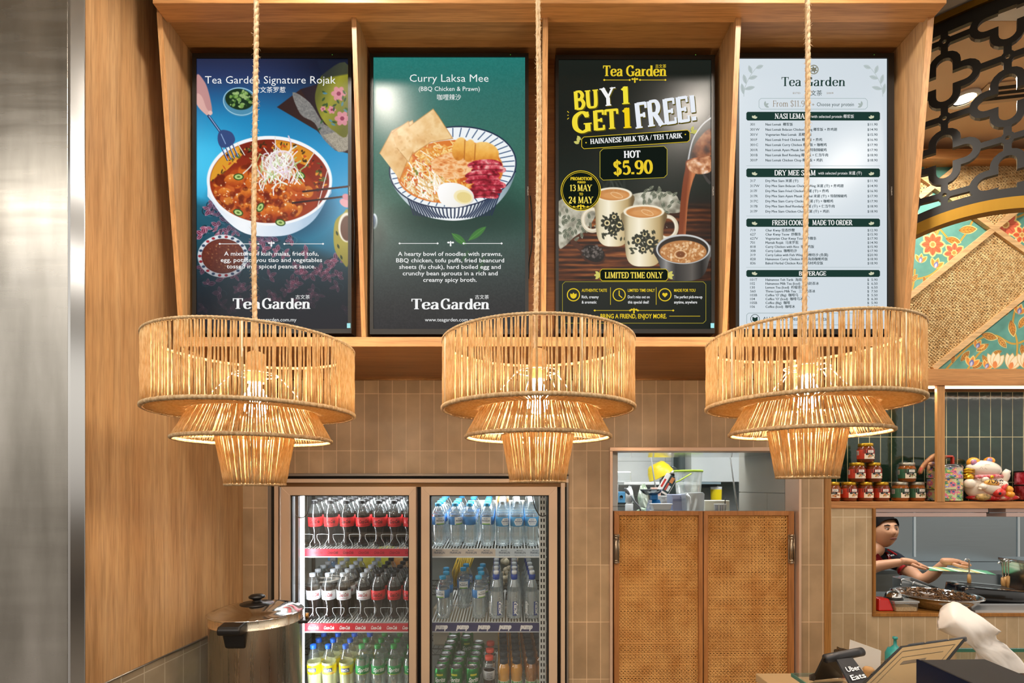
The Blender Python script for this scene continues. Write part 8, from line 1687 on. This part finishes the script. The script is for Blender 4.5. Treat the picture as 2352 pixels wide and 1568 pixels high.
# black and navy till box
d = 1.12; bx = thing('receipt_printer', 'black printer with navy front standing beside the tablet', 'printer', P(2250, 1568, d))
zt_ = Z(1513, d); lv_ = lambda px, py: P(px, py, (EYE - zt_) * F / (py - HY)); top = [lv_(2106, 1513), lv_(2262, 1511), lv_(2420, 1575), lv_(2330, 1614)]
fz = CZ + .001
b = MB(); vs = top + [Vector((p.x, p.y, fz)) for p in top]; b.add(vs, [(0, 1, 2, 3), (7, 6, 5, 4), (0, 4, 5, 1), (1, 5, 6, 2), (2, 6, 7, 3), (3, 7, 4, 0)]); obj('printer_body', b, mat('printer_black', '#0d0d10', .5, spec=.3), bx, bevel=.006)
fqn = [top[0], top[3], Vector((top[3].x, top[3].y, fz)), Vector((top[0].x, top[0].y, fz))]
b = MB(); nn = (fqn[1] - fqn[0]).cross(fqn[3] - fqn[0]).normalized(); b.add([p + nn * (-.0012) for p in fqn], [(0, 1, 2, 3), (3, 2, 1, 0)]); b.add([p + nn * (.0012) for p in fqn], [(0, 1, 2, 3), (3, 2, 1, 0)]); fpn = obj('navy_front', b, mat('navy_front', '#16203c', .35), bx)
l = MB(); ff = lambda u, v: fqn[0].lerp(fqn[1], u).lerp(fqn[3].lerp(fqn[2], u), v) + nn * (.0028 if (nn.y < 0) else -.0028)
l.add([ff(.03, .40), ff(.40, .40), ff(.40, .98), ff(.03, .98)], [(0, 1, 2, 3)], 0, False, hx('#d9d3c8')); letter(l, 'Tea Garden', .06, .36, .60, .10, hx('#3a4a5a'), lambda u, v: ff(u, v) + (nn if nn.y < 0 else -nn) * .0006, .01); obj('front_card', l, PRINT, bx)
# curled paper sheet hanging over behind the tablet
rows_ = [[(2158, 1426, 1.58), (2164, 1399, 1.60), (2180, 1382, 1.60), (2206, 1386, 1.58), (2245, 1410, 1.56), (2297, 1449, 1.54)],
         [(2155, 1443, 1.57), (2176, 1428, 1.54), (2200, 1424, 1.52), (2226, 1434, 1.53), (2258, 1450, 1.54), (2291, 1464, 1.55)],
         [(2156, 1445, 1.58), (2188, 1456, 1.55), (2222, 1470, 1.54), (2248, 1476, 1.54), (2278, 1480, 1.55), (2306, 1480, 1.57)],
         [(2230, 1480, 1.58), (2238, 1492, 1.56), (2252, 1498, 1.55), (2275, 1502, 1.55), (2310, 1508, 1.56), (2345, 1512, 1.58)],
         [(2240, 1514, 1.58), (2262, 1528, 1.57), (2290, 1540, 1.56), (2320, 1552, 1.56), (2352, 1562, 1.57), (2390, 1570, 1.58)]]
g_ = [crom(list(c), 4) for c in zip(*[crom([P(*p) for p in r], 4) for r in rows_])]; n, m_ = len(g_), len(g_[0])
rr = random.Random(2); vs = [(p[0] + rr.uniform(-.0015, .0015), p[1] + .006 * math.sin(i * .55 + j * .8) + rr.uniform(-.002, .002), p[2] + rr.uniform(-.0012, .0012)) for i, c in enumerate(g_) for j, p in enumerate(c)]; b = MB(); b.add(vs, [(i * m_ + j, (i + 1) * m_ + j, (i + 1) * m_ + j + 1, i * m_ + j + 1) for i in range(n - 1) for j in range(m_ - 1)], 0, True)
pp_ = one('paper_sheet', b, mat('receipt_paper', '#e6e0da', .8, spec=.2), 'large curled sheet of white paper rising over the printer', 'paper'); sm = pp_.modifiers.new('t', 'SOLIDIFY'); sm.thickness = .0008
# envelope, teal bottle and scraps behind the stand
d = 1.62; b = MB(); q = [P(1954, 1469, d), P(2024, 1494, d), Vector((X(2018, d), d, CB + .002)), Vector((X(1940, d), d, CB + .002))]; slab(b, q, .004); v = np.array(b.v); one('white_envelope', b, mat('envelope_paper', '#ded6ca', .7), 'white folded paper standing behind the slate tablet stand', 'paper')
d = 1.72; tl = thing('teal_bottle', 'teal pump bottle peeking up behind the tablet', 'bottle', (X(2055, d), d, CB)); TEAL = mat('teal_plastic', '#2f8c88', .35)
hz = Z(1462, d) - CB; b = MB(); b.lathe([(0, .001), (.026, .001), (.027, .006), (.027, hz - .055), (.020, hz - .038), (0, hz - .038)], (X(2055, d), d, CB), 20); obj('bottle_body', b, TEAL, tl)
hz = Z(1462, d) - CB; b = MB(); b.lathe([(.016, hz - .038), (.012, hz - .034), (.005, hz - .026), (.0045, hz - .008), (.0075, hz - .007), (.0075, hz), (0, hz)], (X(2056, d), d, CB), 16); obj('pump_top', b, TEAL, tl)
d = 1.55; b = MB(); rr = random.Random(4); c0 = P(1925, 1512, d + .12); n_ = 7; vs = [(X(1912 + 32 * i / 6, d + .12), d + .12 + rr.uniform(-.015, .015), CB + .003 + (Z(1490, d + .12) - CB) * (1 - j / 6) + rr.uniform(-.003, .003)) for j in range(n_) for i in range(n_)]
b.add(vs + [(x, y + .004, z) for x, y, z in vs], [(j * n_ + i, (j + 1) * n_ + i, (j + 1) * n_ + i + 1, j * n_ + i + 1) for j in range(n_ - 1) for i in range(n_ - 1)], 0, True); one('crumpled_foil', b, noisy('dark_foil', '#4a4038', '#8a7a66', 60, .3, metal=.6), 'dark crumpled foil scrap beside the white folded paper', 'foil')
d = 1.50; b = MB(); b.lathe([(.012, 0), (.014, .006), (.013, .018), (.015, .024), (.010, .030), (0, .030)], (X(1984, d), 1.48, CZ + .001), 16); b.lathe([(.0, .0), (.012, 0)], (X(1984, d), 1.48, CZ + .001), 16); one('twine_roll', b, mat('tan_twine', '#b98d5a', .7), 'small roll of tan twine under the white folded paper', 'twine')
# ---- hot water urn on a trolley by the left wall
UD, UX, UR = 2.04, X(590, 2.04), .166
tr = thing('urn_trolley', 'low steel trolley under the hot water urn by the timber wall', 'trolley', (UX, UD, 0)); TZ2 = .70
b = MB(); b.box(UX - .19, UX + .20, UD - .2, UD + .2, TZ2 - .025, TZ2); obj('trolley_top', b, STEEL, tr)
for sx_ in (-1, 1):
    for sy_ in (-1, 1): q = MB(); q.tube([(UX + .005 + sx_ * .17, UD + sy_ * .18, 0), (UX + .005 + sx_ * .17, UD + sy_ * .18, TZ2 - .025)], .014, 8); obj('leg', q, STEEL, tr)
un = thing('water_urn', 'stainless hot water urn with black knob and side handle by the timber wall', 'urn', (UX, UD, TZ2)); zt = Z(1402, UD)
c = (UX, UD, TZ2 + .001); h = zt - TZ2
URN = steel('urn_steel', '#e0d2bc', .3, (60, 60, .5), .5)
b = MB(); b.lathe([(0, 0), (UR, 0), (UR, h - .040), (UR + .003, h - .0385), (UR + .003, h - .036), (UR + .001, h - .034), (UR + .001, h - .006)], c, 64); obj('urn_body', b, URN, un)
b = MB(); b.lathe([(UR + .001, h - .007), (UR + .006, h - .005), (UR + .006, h - .001), (UR, h + .002), (UR - .012, h + .001), (UR * .8, h + .014), (UR * .45, h + .026), (0, h + .030)], c, 64); ld = obj('lid', b, CHROME, un)
b = MB(); b.lathe([(.062, h + .024), (.060, h + .030), (.020, h + .034), (.014, h + .040), (.016, h + .044), (.029, h + .050), (.030, h + .056), (.022, h + .062), (0, h + .064)], c, 28); obj('lid_knob', b, mat('black_bakelite', '#14110f', .35), ld)
ha = math.radians(-88); hd_ = Vector((math.cos(ha), math.sin(ha), 0)); hs = Vector((-hd_.y, hd_.x, 0)); hb = Vector(c) + hd_ * UR + Vector((0, 0, h - .030))
b = MB(); BK = mat('black_bakelite', '#14110f', .35)
prof = [(-.006, .020), (.010, .030), (.050, .024), (.060, .012), (.056, -.006), (.020, -.012), (.012, -.062), (-.006, -.070)]
b.prism(prof, lambda o, z: hb + hd_ * o - hs * (.040 if z > -.02 else .034) + Vector((0, 0, z)), lambda o, z: hb + hd_ * o + hs * (.040 if z > -.02 else .034) + Vector((0, 0, z))); obj('side_handle', b, BK, un, bevel=.006)
h2 = math.radians(10); d2 = Vector((math.cos(h2), math.sin(h2), 0)); b = MB(); b.obox(Vector(c) + d2 * (UR + .008) + Vector((0, 0, h - .045)), d2 * .020, d2.cross(Vector((0, 0, 1))) * .035, (0, 0, .006)); obj('side_handle', b, BK, un, bevel=.003)
b = MB(); b.tube([Vector(c) + d2 * (UR + .02) + Vector((0, 0, h - .039)), Vector(c) + d2 * (UR + .02) + Vector((0, 0, h - .018))], .007, 10); obj('tap_stem', b, mat('brass', '#c99a5e', .25, .9), un)
b = MB(); p0 = Vector(c) + Vector((.03, .075, h + .05)); b.tube([P(608, 1380, UD + .06), P(630, 1379, UD + .07), P(662, 1379.5, UD + .08)], [.001, .0032, .0018], 6); b.tube([P(636, 1380, UD + .07), Vector((X(640, UD + .07), UD + .07, zt + .022))], .003, 6); obj('lid_rest', b, BK, ld)
